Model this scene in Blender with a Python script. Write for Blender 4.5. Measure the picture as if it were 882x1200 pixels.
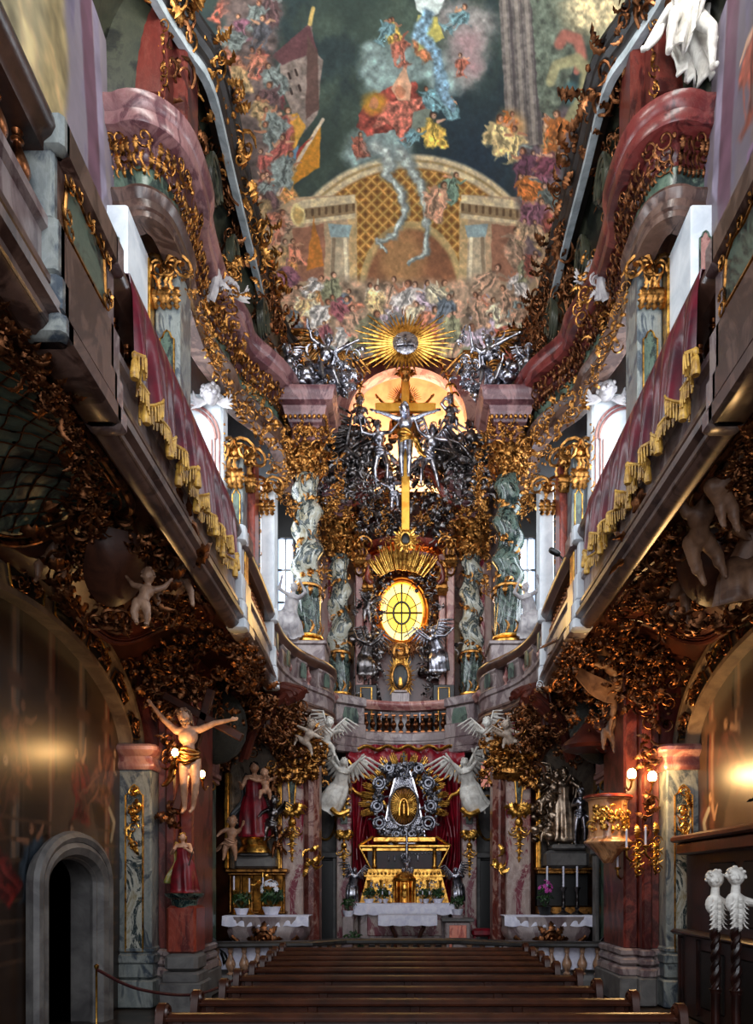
import bpy, math, random
import numpy as np
from math import sin, cos, pi, radians, sqrt
for _o in list(bpy.data.objects):
    bpy.data.objects.remove(_o)
scene = bpy.context.scene
COL = scene.collection
# ---------------------------------------------------------------- camera
EYE = 2.1
FPX = 880.0
VPX, VPY = 472.0, 1035.0
cam_d = bpy.data.cameras.new('camera')
cam = bpy.data.objects.new('camera', cam_d)
COL.objects.link(cam)
cam.location = (0, 0, EYE)
cam.rotation_euler = (pi/2, 0, 0)
cam_d.sensor_fit = 'HORIZONTAL'
cam_d.sensor_width = 36
cam_d.lens = 36*FPX/882
cam_d.shift_x = (441-VPX)/882
cam_d.shift_y = (VPY-600)/882
cam_d.clip_end = 200
scene.camera = cam
# ---------------------------------------------------------------- world, daylight, exposure
world = bpy.data.worlds.new('world')
scene.world = world
world.use_nodes = True
bg = world.node_tree.nodes['Background']
bg.inputs[0].default_value = (0.88, 0.92, 1.0, 1)
bg.inputs[1].default_value = 0.75
vs = scene.view_settings
vs.view_transform = 'Standard'; vs.look = 'None'; vs.gamma = 1; vs.use_curve_mapping = False
vs.exposure = 0.25
def area(name, loc, target, sx, sy, power, color):
    d = bpy.data.lights.new(name, 'AREA'); d.shape = 'RECTANGLE'; d.size = sx; d.size_y = sy
    d.energy = power; d.color = color
    o = bpy.data.objects.new(name, d); COL.objects.link(o); o.location = loc
    from mathutils import Vector
    o.rotation_euler = (Vector(target)-Vector(loc)).to_track_quat('-Z', 'Y').to_euler()
    return o
# the big window of the street front, behind the photographer
area('front_window_daylight', (0.1, -3.0, 10.5), (0.1, 20, 10.0), 5.0, 9.0, 900, (0.88, 0.93, 1.0))
area('front_door_daylight', (0.1, -3.0, 3.2), (0.1, 20, 1.5), 3.6, 4.0, 125, (0.95, 0.93, 1.0))
# tall side windows above the galleries
for s_ in (-1, 1):
    for yy_, pw_ in ((5.5, 160), (10.0, 130), (15.2, 170), (18.6, 150)):
        area('side_window_daylight', (0.1+s_*4.55, yy_, 10.8), (0.1-s_*1.0, yy_+1.2, 11.4), 1.5, 3.6, pw_, (0.86, 0.93, 1.0))
# hidden windows lighting the ceiling picture and the apse vault
area('cove_daylight_left', (-3.0, 9.0, 16.2), (1.5, 16.0, 18.4), 4.0, 0.8, 300, (1.0, 0.97, 0.92))
area('cove_daylight_right', (3.2, 9.0, 16.2), (-1.5, 16.0, 18.4), 4.0, 0.8, 300, (1.0, 0.97, 0.92))
area('apse_window_light', (0.1, 22.7, 14.7), (0.1, 23.9, 17.5), 3.0, 0.6, 400, (1.0, 0.90, 0.74))
for s_ in (-1, 1): area('choir_window_daylight', (0.1+s_*3.3, 20.6, 10.2), (0.1, 21.9, 10.4), 1.0, 3.0, 110, (0.92, 0.95, 1.0))
# ---------------------------------------------------------------- mesh helpers
def M(s, x):                       # mirrored x of the room, s=-1 left, +1 right
    return 0.1+s*x
def PY(px, py, Y): return ((px-VPX)/FPX*Y, Y, EYE+(VPY-py)/FPX*Y)
def PX(px, py, X):
    Y = X*FPX/(px-VPX); return (X, Y, EYE+(VPY-py)/FPX*Y)
def PZ(px, py, z):
    Y = (z-EYE)*FPX/(VPY-py); return ((px-VPX)/FPX*Y, Y, z)
def rotm(rx=0, ry=0, rz=0):
    a, b, c = rx, ry, rz
    X = np.array([[1,0,0],[0,cos(a),-sin(a)],[0,sin(a),cos(a)]])
    Y = np.array([[cos(b),0,sin(b)],[0,1,0],[-sin(b),0,cos(b)]])
    Z = np.array([[cos(c),-sin(c),0],[sin(c),cos(c),0],[0,0,1]])
    return Z@Y@X
def frame(n, up=(0,0,1), roll=0.0):   # matrix whose local +Z is n, local +Y is up projected
    n = np.array(n, float); n /= np.linalg.norm(n)
    u = np.array(up, float); u = u-n*np.dot(u, n)
    if np.linalg.norm(u) < 1e-4:
        u = np.array((0,1,0.0)); u = u-n*np.dot(u, n)
    u /= np.linalg.norm(u)
    r = np.cross(u, n)
    A = np.stack([r, u, n], 1)
    return A@rotm(0, 0, roll)
class MB:
    def __init__(s): s.V = []; s.F = {3: [], 4: []}; s.NG = []; s.n = 0
    def add(s, V, F, R=None, t=None, sc=1.0):
        V = np.asarray(V, float).reshape(-1, 3)*sc
        if R is not None: V = V@np.asarray(R).T
        if t is not None: V = V+np.asarray(t, float)
        if isinstance(F, dict):
            for k in (3, 4):
                if k in F and len(F[k]): s.F[k].append(np.asarray(F[k])+s.n)
            for f in F.get('n', []): s.NG.append([i+s.n for i in f])
        else:
            for f in F:
                if len(f) in (3, 4): s.F[len(f)].append(np.array([f])+s.n)
                else: s.NG.append([i+s.n for i in f])
        s.V.append(V); s.n += len(V)
        return s
    def merge(s, o, R=None, t=None, sc=1.0):
        V, F = o.data(); s.add(V, F, R, t, sc); return s
    def data(s):
        V = np.concatenate(s.V) if s.V else np.zeros((0, 3))
        F = {k: (np.concatenate(s.F[k]) if s.F[k] else np.zeros((0, k), int)) for k in (3, 4)}
        F['n'] = s.NG
        return V, F
    def mesh(s, name, smooth=True, mats=()):
        V, F = s.data()
        me = bpy.data.meshes.new(name)
        me.vertices.add(len(V)); me.vertices.foreach_set('co', V.astype('f').ravel())
        loops = np.concatenate([F[4].ravel(), F[3].ravel(), np.array([i for f in s.NG for i in f], int)]).astype('i')
        st = [np.arange(len(F[4]))*4, len(F[4])*4+np.arange(len(F[3]))*3]
        b = len(F[4])*4+len(F[3])*3; ex = []
        for f in s.NG: ex.append(b); b += len(f)
        st.append(np.array(ex, int))
        st = np.concatenate(st).astype('i')
        me.loops.add(len(loops)); me.loops.foreach_set('vertex_index', loops)
        me.polygons.add(len(st)); me.polygons.foreach_set('loop_start', st)
        me.update(calc_edges=True)
        me.validate()
        if smooth:
            me.polygons.foreach_set('use_smooth', np.ones(len(me.polygons), bool))
            if smooth != 'all':
                try: me.set_sharp_from_angle(angle=radians(38))
                except Exception: pass
        return me
    def obj(s, name, mat, parent=None, smooth=True, base=None):
        me = s.mesh(name, smooth)
        if base is not None:
            me.transform(__import__('mathutils').Matrix.Translation([-c for c in base]))
        o = bpy.data.objects.new(name, me); COL.objects.link(o)
        if base is not None: o.location = base
        if mat is not None: me.materials.append(mat)
        if parent is not None: o.parent = parent
        return o
def grid_faces(a, b, ca=False, cb=False, off=0):
    ia = np.arange(a if ca else a-1); ib = np.arange(b if cb else b-1)
    A, B = np.meshgrid(ia, ib, indexing='ij'); A2 = (A+1) % a; B2 = (B+1) % b
    return (np.stack([A*b+B, A2*b+B, A2*b+B2, A*b+B2], -1).reshape(-1, 4))+off
def box(mb, x0, x1, y0, y1, z0, z1, R=None, t=None):
    V = [(x, y, z) for x in (x0, x1) for y in (y0, y1) for z in (z0, z1)]
    F = {4: [(0,1,3,2),(4,6,7,5),(0,4,5,1),(2,3,7,6),(0,2,6,4),(1,5,7,3)]}
    return mb.add(V, F, R, t)
def bbox(mb, x0, x1, y0, y1, z0, z1, b=0.02, R=None, t=None):   # bevelled box
    b = min(b, abs(x1-x0)*.45, abs(y1-y0)*.45, abs(z1-z0)*.45)
    P = []
    for (z, k) in ((z0, b), (z0+b, 0), (z1-b, 0), (z1, b)):
        for (xa, ya) in ((x0+k, y0+k+b), (x0+k+b, y0+k), (x1-k-b, y0+k), (x1-k, y0+k+b), (x1-k, y1-k-b), (x1-k-b, y1-k), (x0+k+b, y1-k), (x0+k, y1-k-b)):
            P.append((xa, ya, z))
    F = {4: grid_faces(4, 8, False, True)[:, ::-1], 'n': [list(range(7, -1, -1)), list(range(24, 32))]}
    return mb.add(P, F, R, t)
def lathe(mb, prof, c=(0,0,0), seg=16, R=None, a0=0, a1=2*pi, sc=1.0):
    prof = np.array(prof, float); full = abs(a1-a0-2*pi) < 1e-6
    n = seg if full else seg+1
    an = a0+(a1-a0)*np.arange(n)/seg
    V = np.zeros((len(prof), n, 3))
    V[..., 0] = prof[:, :1]*np.cos(an); V[..., 1] = prof[:, :1]*np.sin(an); V[..., 2] = prof[:, 1:2]
    F = {4: grid_faces(len(prof), n, False, full)[:, ::-1]}
    if full: F['n'] = [list(range(n-1, -1, -1)), [(len(prof)-1)*n+i for i in range(n)]]
    return mb.add(V, F, R, c, sc)
def smoothprof(pts, k=4):
    return [tuple(p) for p in catmull(pts, k)]
def catmull(P, k=6, closed=False):
    P = np.array(P, float); n = len(P); out = []
    for i in range(n if closed else n-1):
        if closed: p0, p1, p2, p3 = P[(i-1) % n], P[i], P[(i+1) % n], P[(i+2) % n]
        else: p0 = P[max(i-1, 0)]; p1 = P[i]; p2 = P[i+1]; p3 = P[min(i+2, n-1)]
        for j in range(k):
            t = j/k
            out.append(0.5*((2*p1)+(-p0+p2)*t+(2*p0-5*p1+4*p2-p3)*t*t+(-p0+3*p1-3*p2+p3)*t**3))
    if not closed: out.append(P[-1])
    return np.array(out)
def tube(mb, pts, r, seg=8, flat=None, up=(0,0,1), caps=True, closed=False):
    """tube along pts; r radius (scalar or list); flat = (thickness factor) along the local binormal"""
    P = np.array(pts, float); n = len(P)
    r = np.ones(n)*r if np.isscalar(r) else np.array(r, float)
    if closed: T = np.roll(P, -1, 0)-np.roll(P, 1, 0)
    else: T = np.gradient(P, axis=0)
    T /= (np.linalg.norm(T, axis=1, keepdims=True)+1e-9)
    U = np.zeros_like(P); u = np.array(up, float)
    if abs(np.dot(u, T[0])) > .95: u = np.array((0.0, 1.0, 0.0))
    if abs(np.dot(u, T[0])) > .95: u = np.array((1.0, 0.0, 0.0))
    for i in range(n):
        w = u-T[i]*np.dot(u, T[i]); w /= (np.linalg.norm(w)+1e-9); U[i] = w; u = w
    B = np.cross(T, U)
    an = 2*pi*np.arange(seg)/seg
    f = 1.0 if flat is None else flat
    V = P[:, None, :]+r[:, None, None]*(np.cos(an)[None, :, None]*B[:, None, :]+f*np.sin(an)[None, :, None]*U[:, None, :])
    F = {4: grid_faces(n, seg, closed, True)}
    if caps and not closed: F['n'] = [list(range(seg)), [(n-1)*seg+i for i in range(seg-1, -1, -1)]]
    return mb.add(V, F)
def sweep(mb, path, prof, side=1, closed=False, caps=True):
    """path: XY list (or XYZ); prof: closed cross-section of (offset, z); offset goes to the side*left-normal of the path"""
    P = np.array(path, float)
    z0 = P[:, 2] if P.shape[1] > 2 else np.zeros(len(P)); P = P[:, :2]
    n = len(P)
    if closed: T1 = np.roll(P, -1, 0)-P; T0 = P-np.roll(P, 1, 0)
    else:
        D = np.diff(P, axis=0); T1 = np.vstack([D, D[-1:]]); T0 = np.vstack([D[:1], D])
    T1 = T1/np.linalg.norm(T1, axis=1, keepdims=True); T0 = T0/np.linalg.norm(T0, axis=1, keepdims=True)
    N1 = np.stack([-T1[:, 1], T1[:, 0]], 1); N0 = np.stack([-T0[:, 1], T0[:, 0]], 1)
    N = N1+N0; N /= np.linalg.norm(N, axis=1, keepdims=True)+1e-9
    k = np.clip(1/np.maximum((N*N1).sum(1), .3), 1, 2.2); N = N*k[:, None]*side
    pr = np.array(prof, float); m = len(pr)
    V = np.zeros((n, m, 3))
    V[:, :, 0] = P[:, None, 0]+N[:, None, 0]*pr[None, :, 0]
    V[:, :, 1] = P[:, None, 1]+N[:, None, 1]*pr[None, :, 0]
    V[:, :, 2] = pr[None, :, 1]+z0[:, None]
    F = {4: grid_faces(n, m, closed, True)}
    if caps and not closed: F['n'] = [list(range(m)), [(n-1)*m+i for i in range(m-1, -1, -1)]]
    return mb.add(V, F)
def extrude_poly(mb, poly, y0, y1, R=None, t=None):   # poly in local XZ, extruded along Y
    n = len(poly)
    V = [(p[0], y0, p[1]) for p in poly]+[(p[0], y1, p[1]) for p in poly]
    F = {4: [(i, (i+1) % n, n+(i+1) % n, n+i) for i in range(n)], 'n': [list(range(n-1, -1, -1)), list(range(n, 2*n))]}
    return mb.add(V, F, R, t)
def sheet(mb, G, th=0.01):
    """closed thick sheet from a grid of points (a,b,3)"""
    G = np.array(G, float); a, b = G.shape[:2]
    du = np.gradient(G, axis=0); dv = np.gradient(G, axis=1)
    N = np.cross(du, dv); N /= np.linalg.norm(N, axis=2, keepdims=True)+1e-9
    A = G+N*th/2; B = G-N*th/2
    V = np.concatenate([A.reshape(-1, 3), B.reshape(-1, 3)])
    f1 = grid_faces(a, b); f2 = f1[:, ::-1]+a*b
    E = []
    k = a*b
    for i in range(a-1):
        E.append((i*b, k+i*b, k+(i+1)*b, (i+1)*b)); E.append((i*b+b-1, (i+1)*b+b-1, k+(i+1)*b+b-1, k+i*b+b-1))
    for j in range(b-1):
        E.append((j, j+1, k+j+1, k+j)); E.append(((a-1)*b+j, k+(a-1)*b+j, k+(a-1)*b+j+1, (a-1)*b+j+1))
    return mb.add(V, {4: np.concatenate([f1, f2, np.array(E)])})
def ellipsoid(mb, c, r, R=None, seg=12, rings=8):
    th = np.linspace(0.0001, pi-0.0001, rings+1); an = 2*pi*np.arange(seg)/seg
    V = np.zeros((rings+1, seg, 3))
    V[..., 0] = np.sin(th)[:, None]*np.cos(an)*r[0]; V[..., 1] = np.sin(th)[:, None]*np.sin(an)*r[1]; V[..., 2] = np.cos(th)[:, None]*r[2]
    return mb.add(V, {4: grid_faces(rings+1, seg, False, True)}, R, c)
def capsule(mb, a, b, ra, rb, seg=10):
    a = np.array(a, float); b = np.array(b, float); d = b-a; L = np.linalg.norm(d)+1e-6; d = d/L
    P = []; R = []
    for k in (1.0, .85, .5, .0): P.append(a-d*ra*k); R.append(ra*sqrt(max(0, 1-k*k))+1e-4)
    for k in (.0, .5, .85, 1.0): P.append(b+d*rb*k); R.append(rb*sqrt(max(0, 1-k*k))+1e-4)
    return tube(mb, P, R, seg)
# ---------------------------------------------------------------- objects
def tag(o, label=None, cat=None, group=None, kind=None):
    if label: o['label'] = label
    if cat: o['category'] = cat
    if group: o['group'] = group
    if kind: o['kind'] = kind
    return o
def thing(name, label, cat, loc=(0,0,0), rz=0, group=None):
    o = bpy.data.objects.new(name, None); COL.objects.link(o); o.location = loc; o.rotation_euler = (0,0,rz)
    o.empty_display_size = .1
    return tag(o, label, cat, group)
def kids(o): return [c for c in bpy.data.objects if c.parent is o]
def dup(root, loc, rz=0, label=None, scale=None):
    r = root.copy(); COL.objects.link(r); r.location = loc; r.rotation_euler = (0,0,rz)
    if label: r['label'] = label
    if scale: r.scale = scale
    for ch in root.children:
        c = ch.copy(); COL.objects.link(c); c.parent = r
        for g in ch.children:
            d = g.copy(); COL.objects.link(d); d.parent = c
    return r
# ---------------------------------------------------------------- materials
def lin(c):
    c = np.asarray(c, float)
    return np.where(c <= .04045, c/12.92, ((c+.055)/1.055)**2.4)
def L4(c): return tuple(lin(c))+(1,)
MC = {}
def nodes(name):
    m = bpy.data.materials.new(name); m.use_nodes = True
    nt = m.node_tree; return m, nt, nt.nodes['Principled BSDF']
def ramp(nt, fac, stops):
    r = nt.nodes.new('ShaderNodeValToRGB'); e = r.color_ramp.elements
    e[0].position = stops[0][0]; e[0].color = L4(stops[0][1]); e[1].position = stops[-1][0]; e[1].color = L4(stops[-1][1])
    for p, c in stops[1:-1]:
        x = e.new(p); x.color = L4(c)
    nt.links.new(fac, r.inputs[0]); return r.outputs[0]
def noise(nt, scale, detail=5, rough=.6, dist=0.0, vec=None):
    n = nt.nodes.new('ShaderNodeTexNoise'); n.inputs['Scale'].default_value = scale; n.inputs['Detail'].default_value = detail
    n.inputs['Roughness'].default_value = rough; n.inputs['Distortion'].default_value = dist
    if vec is not None: nt.links.new(vec, n.inputs['Vector'])
    return n.outputs['Fac']
def mix(nt, fac, a, b, mode='MIX'):
    m = nt.nodes.new('ShaderNodeMix'); m.data_type = 'RGBA'; m.blend_type = mode
    def put(i, v):
        if hasattr(v, 'links') or hasattr(v, 'is_linked'): nt.links.new(v, m.inputs[i])
        else: m.inputs[i].default_value = v if i == 0 else L4(v)
    put(0, fac); put(6, a); put(7, b); return m.outputs[2]
def bump(nt, b, h, strength=.3, dist=.02):
    n = nt.nodes.new('ShaderNodeBump'); n.inputs['Strength'].default_value = strength; n.inputs['Distance'].default_value = dist
    nt.links.new(h, n.inputs['Height']); nt.links.new(n.outputs[0], b.inputs['Normal'])
def texco(nt, scale=(1,1,1)):
    t = nt.nodes.new('ShaderNodeTexCoord'); mp = nt.nodes.new('ShaderNodeMapping'); mp.inputs['Scale'].default_value = scale
    nt.links.new(t.outputs['Object'], mp.inputs[0]); return mp.outputs[0]
def marble(name, a, b, c, vein=(.9,.88,.85), scale=1.2, rough=.28, veins=.35, squash=(1,1,.6), sharp=False):
    if name in MC: return MC[name]
    m, nt, p = nodes(name); v = texco(nt, squash)
    n1 = noise(nt, scale, 6, .62, 1.6, v)
    col = ramp(nt, n1, [(.30, a), (.48, b), (.55, c), (.72, a)] if not sharp else [(.36, c), (.44, a), (.485, a), (.505, b), (.57, b), (.59, c), (.68, a)])
    n2 = noise(nt, scale*1.9, 7, .6, 2.5, v)
    band = ramp(nt, n2, [(.47, (0,0,0)), (.50, (veins,)*3), (.53, (0,0,0))])
    col = mix(nt, band, col, vein)
    n3 = noise(nt, scale*9, 4, .7, 0, v)
    col = mix(nt, .35, col, ramp(nt, n3, [(.35, (.35,.35,.35)), (.65, (.62,.62,.62))]), 'OVERLAY')
    nt.links.new(col, p.inputs['Base Color']); p.inputs['Roughness'].default_value = rough
    MC[name] = m; return m
def metal(name, a, b, rough=.32, bscale=14, bstr=.35, metallic=1.0):
    if name in MC: return MC[name]
    m, nt, p = nodes(name); v = texco(nt)
    n1 = noise(nt, bscale*.6, 5, .65, .4, v)
    nt.links.new(ramp(nt, n1, [(.36, b), (.56, a)]), p.inputs['Base Color'])
    p.inputs['Metallic'].default_value = metallic; p.inputs['Roughness'].default_value = rough
    bump(nt, p, noise(nt, bscale, 4, .6, .5, v), bstr, .012)
    MC[name] = m; return m
def plain(name, a, b=None, rough=.6, nscale=4, bstr=.15, bdist=.01, metallic=0, spec=None):
    if name in MC: return MC[name]
    m, nt, p = nodes(name); v = texco(nt)
    b = b or tuple(x*.8 for x in a)
    nt.links.new(ramp(nt, noise(nt, nscale, 6, .6, .6, v), [(.35, b), (.62, a)]), p.inputs['Base Color'])
    p.inputs['Roughness'].default_value = rough; p.inputs['Metallic'].default_value = metallic
    bump(nt, p, noise(nt, nscale*6, 4, .6, 0, v), bstr, bdist)
    MC[name] = m; return m
def emit(name, col, strength):
    if name in MC: return MC[name]
    m, nt, p = nodes(name)
    p.inputs['Base Color'].default_value = L4(col); p.inputs['Emission Color'].default_value = L4(col); p.inputs['Emission Strength'].default_value = strength
    MC[name] = m; return m
def painted(name, rough=.55):
    if name in MC: return MC[name]
    m, nt, p = nodes(name)
    a = nt.nodes.new('ShaderNodeAttribute'); a.attribute_name = 'paint'
    v = texco(nt); n = noise(nt, 3, 6, .6, 0, v)
    col = mix(nt, .35, a.outputs['Color'], ramp(nt, n, [(.3, (.38,.38,.38)), (.7, (.62,.62,.62))]), 'OVERLAY')
    nt.links.new(col, p.inputs['Base Color']); p.inputs['Roughness'].default_value = rough
    MC[name] = m; return m
GOLD = metal('gilding', (.92,.70,.34), (.45,.28,.11), .32, 11, .45)
GOLDD = metal('old_gilding', (.72,.50,.26), (.20,.12,.07), .36, 14, .5)
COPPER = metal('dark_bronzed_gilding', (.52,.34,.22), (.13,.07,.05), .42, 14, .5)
SILVER = metal('silver', (.74,.74,.78), (.30,.30,.34), .34, 12, .45)
BRONZE = metal('dark_silvered_bronze', (.50,.48,.48), (.12,.10,.10), .30, 7, .4)
REDM = marble('red_marble', (.44,.13,.10), (.58,.24,.17), (.33,.09,.08), (.86,.66,.58), 1.1)
PINKM = marble('pink_marble', (.62,.40,.38), (.74,.56,.52), (.52,.30,.30), (.88,.78,.74), 1.3)
ROSEM = marble('rose_brocade_marble', (.66,.56,.53), (.47,.11,.19), (.74,.66,.62), (.90,.84,.80), 1.0, veins=.6, sharp=True)
MOTT = marble('mottled_red_marble', (.42,.19,.16), (.62,.46,.41), (.33,.13,.11), (.85,.74,.68), 1.1, veins=.5, sharp=True)
GREYM = marble('grey_rose_marble', (.52,.46,.46), (.64,.58,.57), (.42,.34,.35), (.80,.74,.72), 1.4)
BROWNM = marble('brown_marble', (.34,.25,.22), (.44,.34,.30), (.25,.17,.15), (.62,.52,.46), 1.5, veins=.25)
BLUEM = marble('blue_grey_marble', (.40,.44,.46), (.58,.60,.58), (.26,.30,.34), (.84,.86,.86), 1.6)
GREENM = marble('green_marble', (.16,.24,.22), (.36,.44,.38), (.10,.15,.15), (.66,.70,.60), 1.5)
TWISTM = marble('green_white_marble', (.72,.72,.67), (.20,.25,.26), (.60,.56,.44), (.92,.91,.87), 2.1, rough=.2, veins=.5, sharp=True)
TWISTD = marble('dark_green_marble', (.11,.18,.18), (.34,.41,.38), (.07,.11,.12), (.74,.75,.64), 2.3, rough=.2, veins=.5, sharp=True)
WHITEP = plain('white_plaster', (.86,.88,.90), (.76,.79,.82), .7, 2)
STUCCO = plain('white_stucco', (.90,.89,.86), (.70,.68,.65), .5, 5)
TAN = plain('tan_stucco', (.56,.42,.32), (.34,.23,.17), .5, 4)
DARKBR = plain('dark_brown_stucco', (.34,.18,.11), (.17,.085,.055), .4, 1.5)
DARKRED = plain('dark_red_stucco', (.34,.15,.11), (.20,.08,.07), .3, 2)
COVE = marble('cove_green', (.15,.17,.14), (.24,.25,.20), (.09,.10,.09), (.46,.44,.34), 1.0, veins=.3)
BLACK = plain('black_shadowed_wood', (.035,.03,.03), (.02,.02,.02), .4)  # black of real parts, and of the painted darkness behind the door
WOOD = plain('dark_pew_wood', (.26,.125,.07), (.14,.06,.035), .32, 3)
VELVET = plain('crimson_velvet', (.58,.07,.15), (.34,.03,.09), .34, 3)
SATIN = plain('crimson_satin', (.40,.06,.13), (.22,.03,.09), .28, 3)
LINEN = plain('white_linen', (.90,.90,.95), (.80,.80,.88), .8, 8)
STONE = plain('grey_stone', (.42,.41,.40), (.28,.27,.27), .55, 2.5)
FLOORM = marble('floor_marble', (.36,.31,.29), (.46,.41,.38), (.28,.22,.21), (.6,.55,.5), 1.0, veins=.15)
SKIN = plain('painted_flesh', (.80,.62,.50), (.62,.44,.33), .45, 5)
LEAFM = plain('leaf_green', (.16,.30,.12), (.06,.14,.05), .5, 9)
# ---------------------------------------------------------------- ornament templates
def _leaf():
    mb = MB(); n = 12; t = np.linspace(0, 1, n)
    x = np.zeros(n); y = t*1.0; z = .08+.30*np.sin(t*2.4)-.34*t**4
    w = np.array([.04,.16,.09,.24,.12,.27,.13,.22,.10,.15,.06,.01])
    tube(mb, np.stack([x, y, z], 1), w, 6, flat=.20, up=(0,0,1)); return mb
def _leaf2():
    mb = MB(); n = 10; t = np.linspace(0, 1, n)
    x = .26*np.sin(t*3.2); y = t*.95; z = .06+.42*t-.10*t**3
    tube(mb, np.stack([x, y, z], 1), [.03,.11,.06,.16,.08,.15,.07,.10,.05,.01], 6, flat=.25, up=(0,0,1)); return mb
def _scroll(turns=1.35, n=15):
    mb = MB(); t = np.linspace(0, 1, n); a = t*turns*2*pi; r = .52*(1-t)**.8+.05
    cx = .0; x = cx+r*np.cos(a); y = r*np.sin(a)+.1; z = .12+.22*t
    w = .085*(1-t*.4)*np.ones(n); w[0] = .03; w[-1] = .12
    tube(mb, np.stack([x, y, z], 1), w, 5, up=(0,0,1)); return mb
def _flower():
    mb = MB()
    for k in range(6):
        a = k*pi/3; R = rotm(0, 0, a)
        P = np.array([(0,.04,.1), (0,.2,.22), (0,.38,.16)])@R.T
        tube(mb, P, [.05,.17,.05], 5, flat=.45, up=(0,0,1))
    ellipsoid(mb, (0,0,.18), (.12,.12,.12), seg=6, rings=4); return mb
def _bead():
    mb = MB(); ellipsoid(mb, (0,0,.1), (.16,.2,.14), seg=7, rings=4); return mb
TPL = {'l': _leaf().data(), 'm': _leaf2().data(), 's': _scroll().data(), 'f': _flower().data(), 'b': _bead().data()}
def put(mb, k, p, n, size, roll=0.0, up=(0,0,1), mir=False, tilt=0.0):
    V, F = TPL[k]
    A = frame(n, up, roll)@rotm(tilt, 0, 0)
    if mir: V = V*np.array((-1,1,1))
    mb.add(V, F, A, p, size)
def cluster(mb, p, n, size, rng, kinds='llmsf', count=6, spread=.5, up=(0,0,1)):
    p = np.array(p, float); A = frame(n, up)
    for i in range(count):
        a = rng.uniform(0, 2*pi); r = rng.uniform(.1, spread)*size
        q = p+A@np.array((cos(a)*r, sin(a)*r, rng.uniform(-.05, .12)*size))
        put(mb, rng.choice(kinds), q, n, size*rng.uniform(.38, .75), a-pi/2+rng.uniform(-.6, .6), up, rng.random() < .5, rng.uniform(-.3, .5))
def garland(mb, pts, n, size, rng, step=.22, kinds='llmfbf', count=5, spread=.45):
    P = catmull(pts, 8); L = np.concatenate([[0], np.cumsum(np.linalg.norm(np.diff(P, axis=0), axis=1))])
    N = n if callable(n) else (lambda p: n)
    for s in np.arange(0, L[-1]+1e-6, step):
        p = [np.interp(s, L, P[:, j]) for j in range(3)]
        cluster(mb, p, N(p), size*rng.uniform(.8, 1.2), rng, kinds, count, spread)
def spray(mb, c, n, size, k='l', num=9, a0=0, a1=2*pi, up=(0,0,1)):   # fan of leaves
    full = abs(a1-a0-2*pi) < 1e-6
    for i in range(num):
        a = a0+(a1-a0)*i/(num if full else num-1)
        put(mb, k, c, n, size, a, up)
def drop(mb, top, n, length, w, rng):      # hanging gilded pendant: shell, scroll pair, husks
    top = np.array(top, float); A = frame(n); up = A[:, 1]; rt = A[:, 0]
    spray(mb, top, n, w*1.0, 'l', 7, pi*.55, pi*1.45)
    for sgn in (1, -1):
        put(mb, 's', top+rt*sgn*w*.45-up*length*.12, n, w*.75, 0, mir=sgn < 0)
        put(mb, 's', top+rt*sgn*w*.35-up*length*.42, n, w*.6, pi, mir=sgn > 0)
        put(mb, 'm', top+rt*sgn*w*.2-up*length*.3, n, w*.8, pi+sgn*.4, mir=sgn < 0)
    ellipsoid(mb, top-up*length*.30+A[:, 2]*.05*w, (w*.28, w*.28, w*.34), seg=8, rings=6)
    for k in range(4):
        put(mb, 'l', top-up*length*(.45+.14*k), n, w*(.85-.14*k), pi)
        put(mb, 'm', top-up*length*(.42+.14*k), n, w*(.7-.12*k), pi+.7)
        put(mb, 'm', top-up*length*(.42+.14*k), n, w*(.7-.12*k), pi-.7, mir=True)
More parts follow.
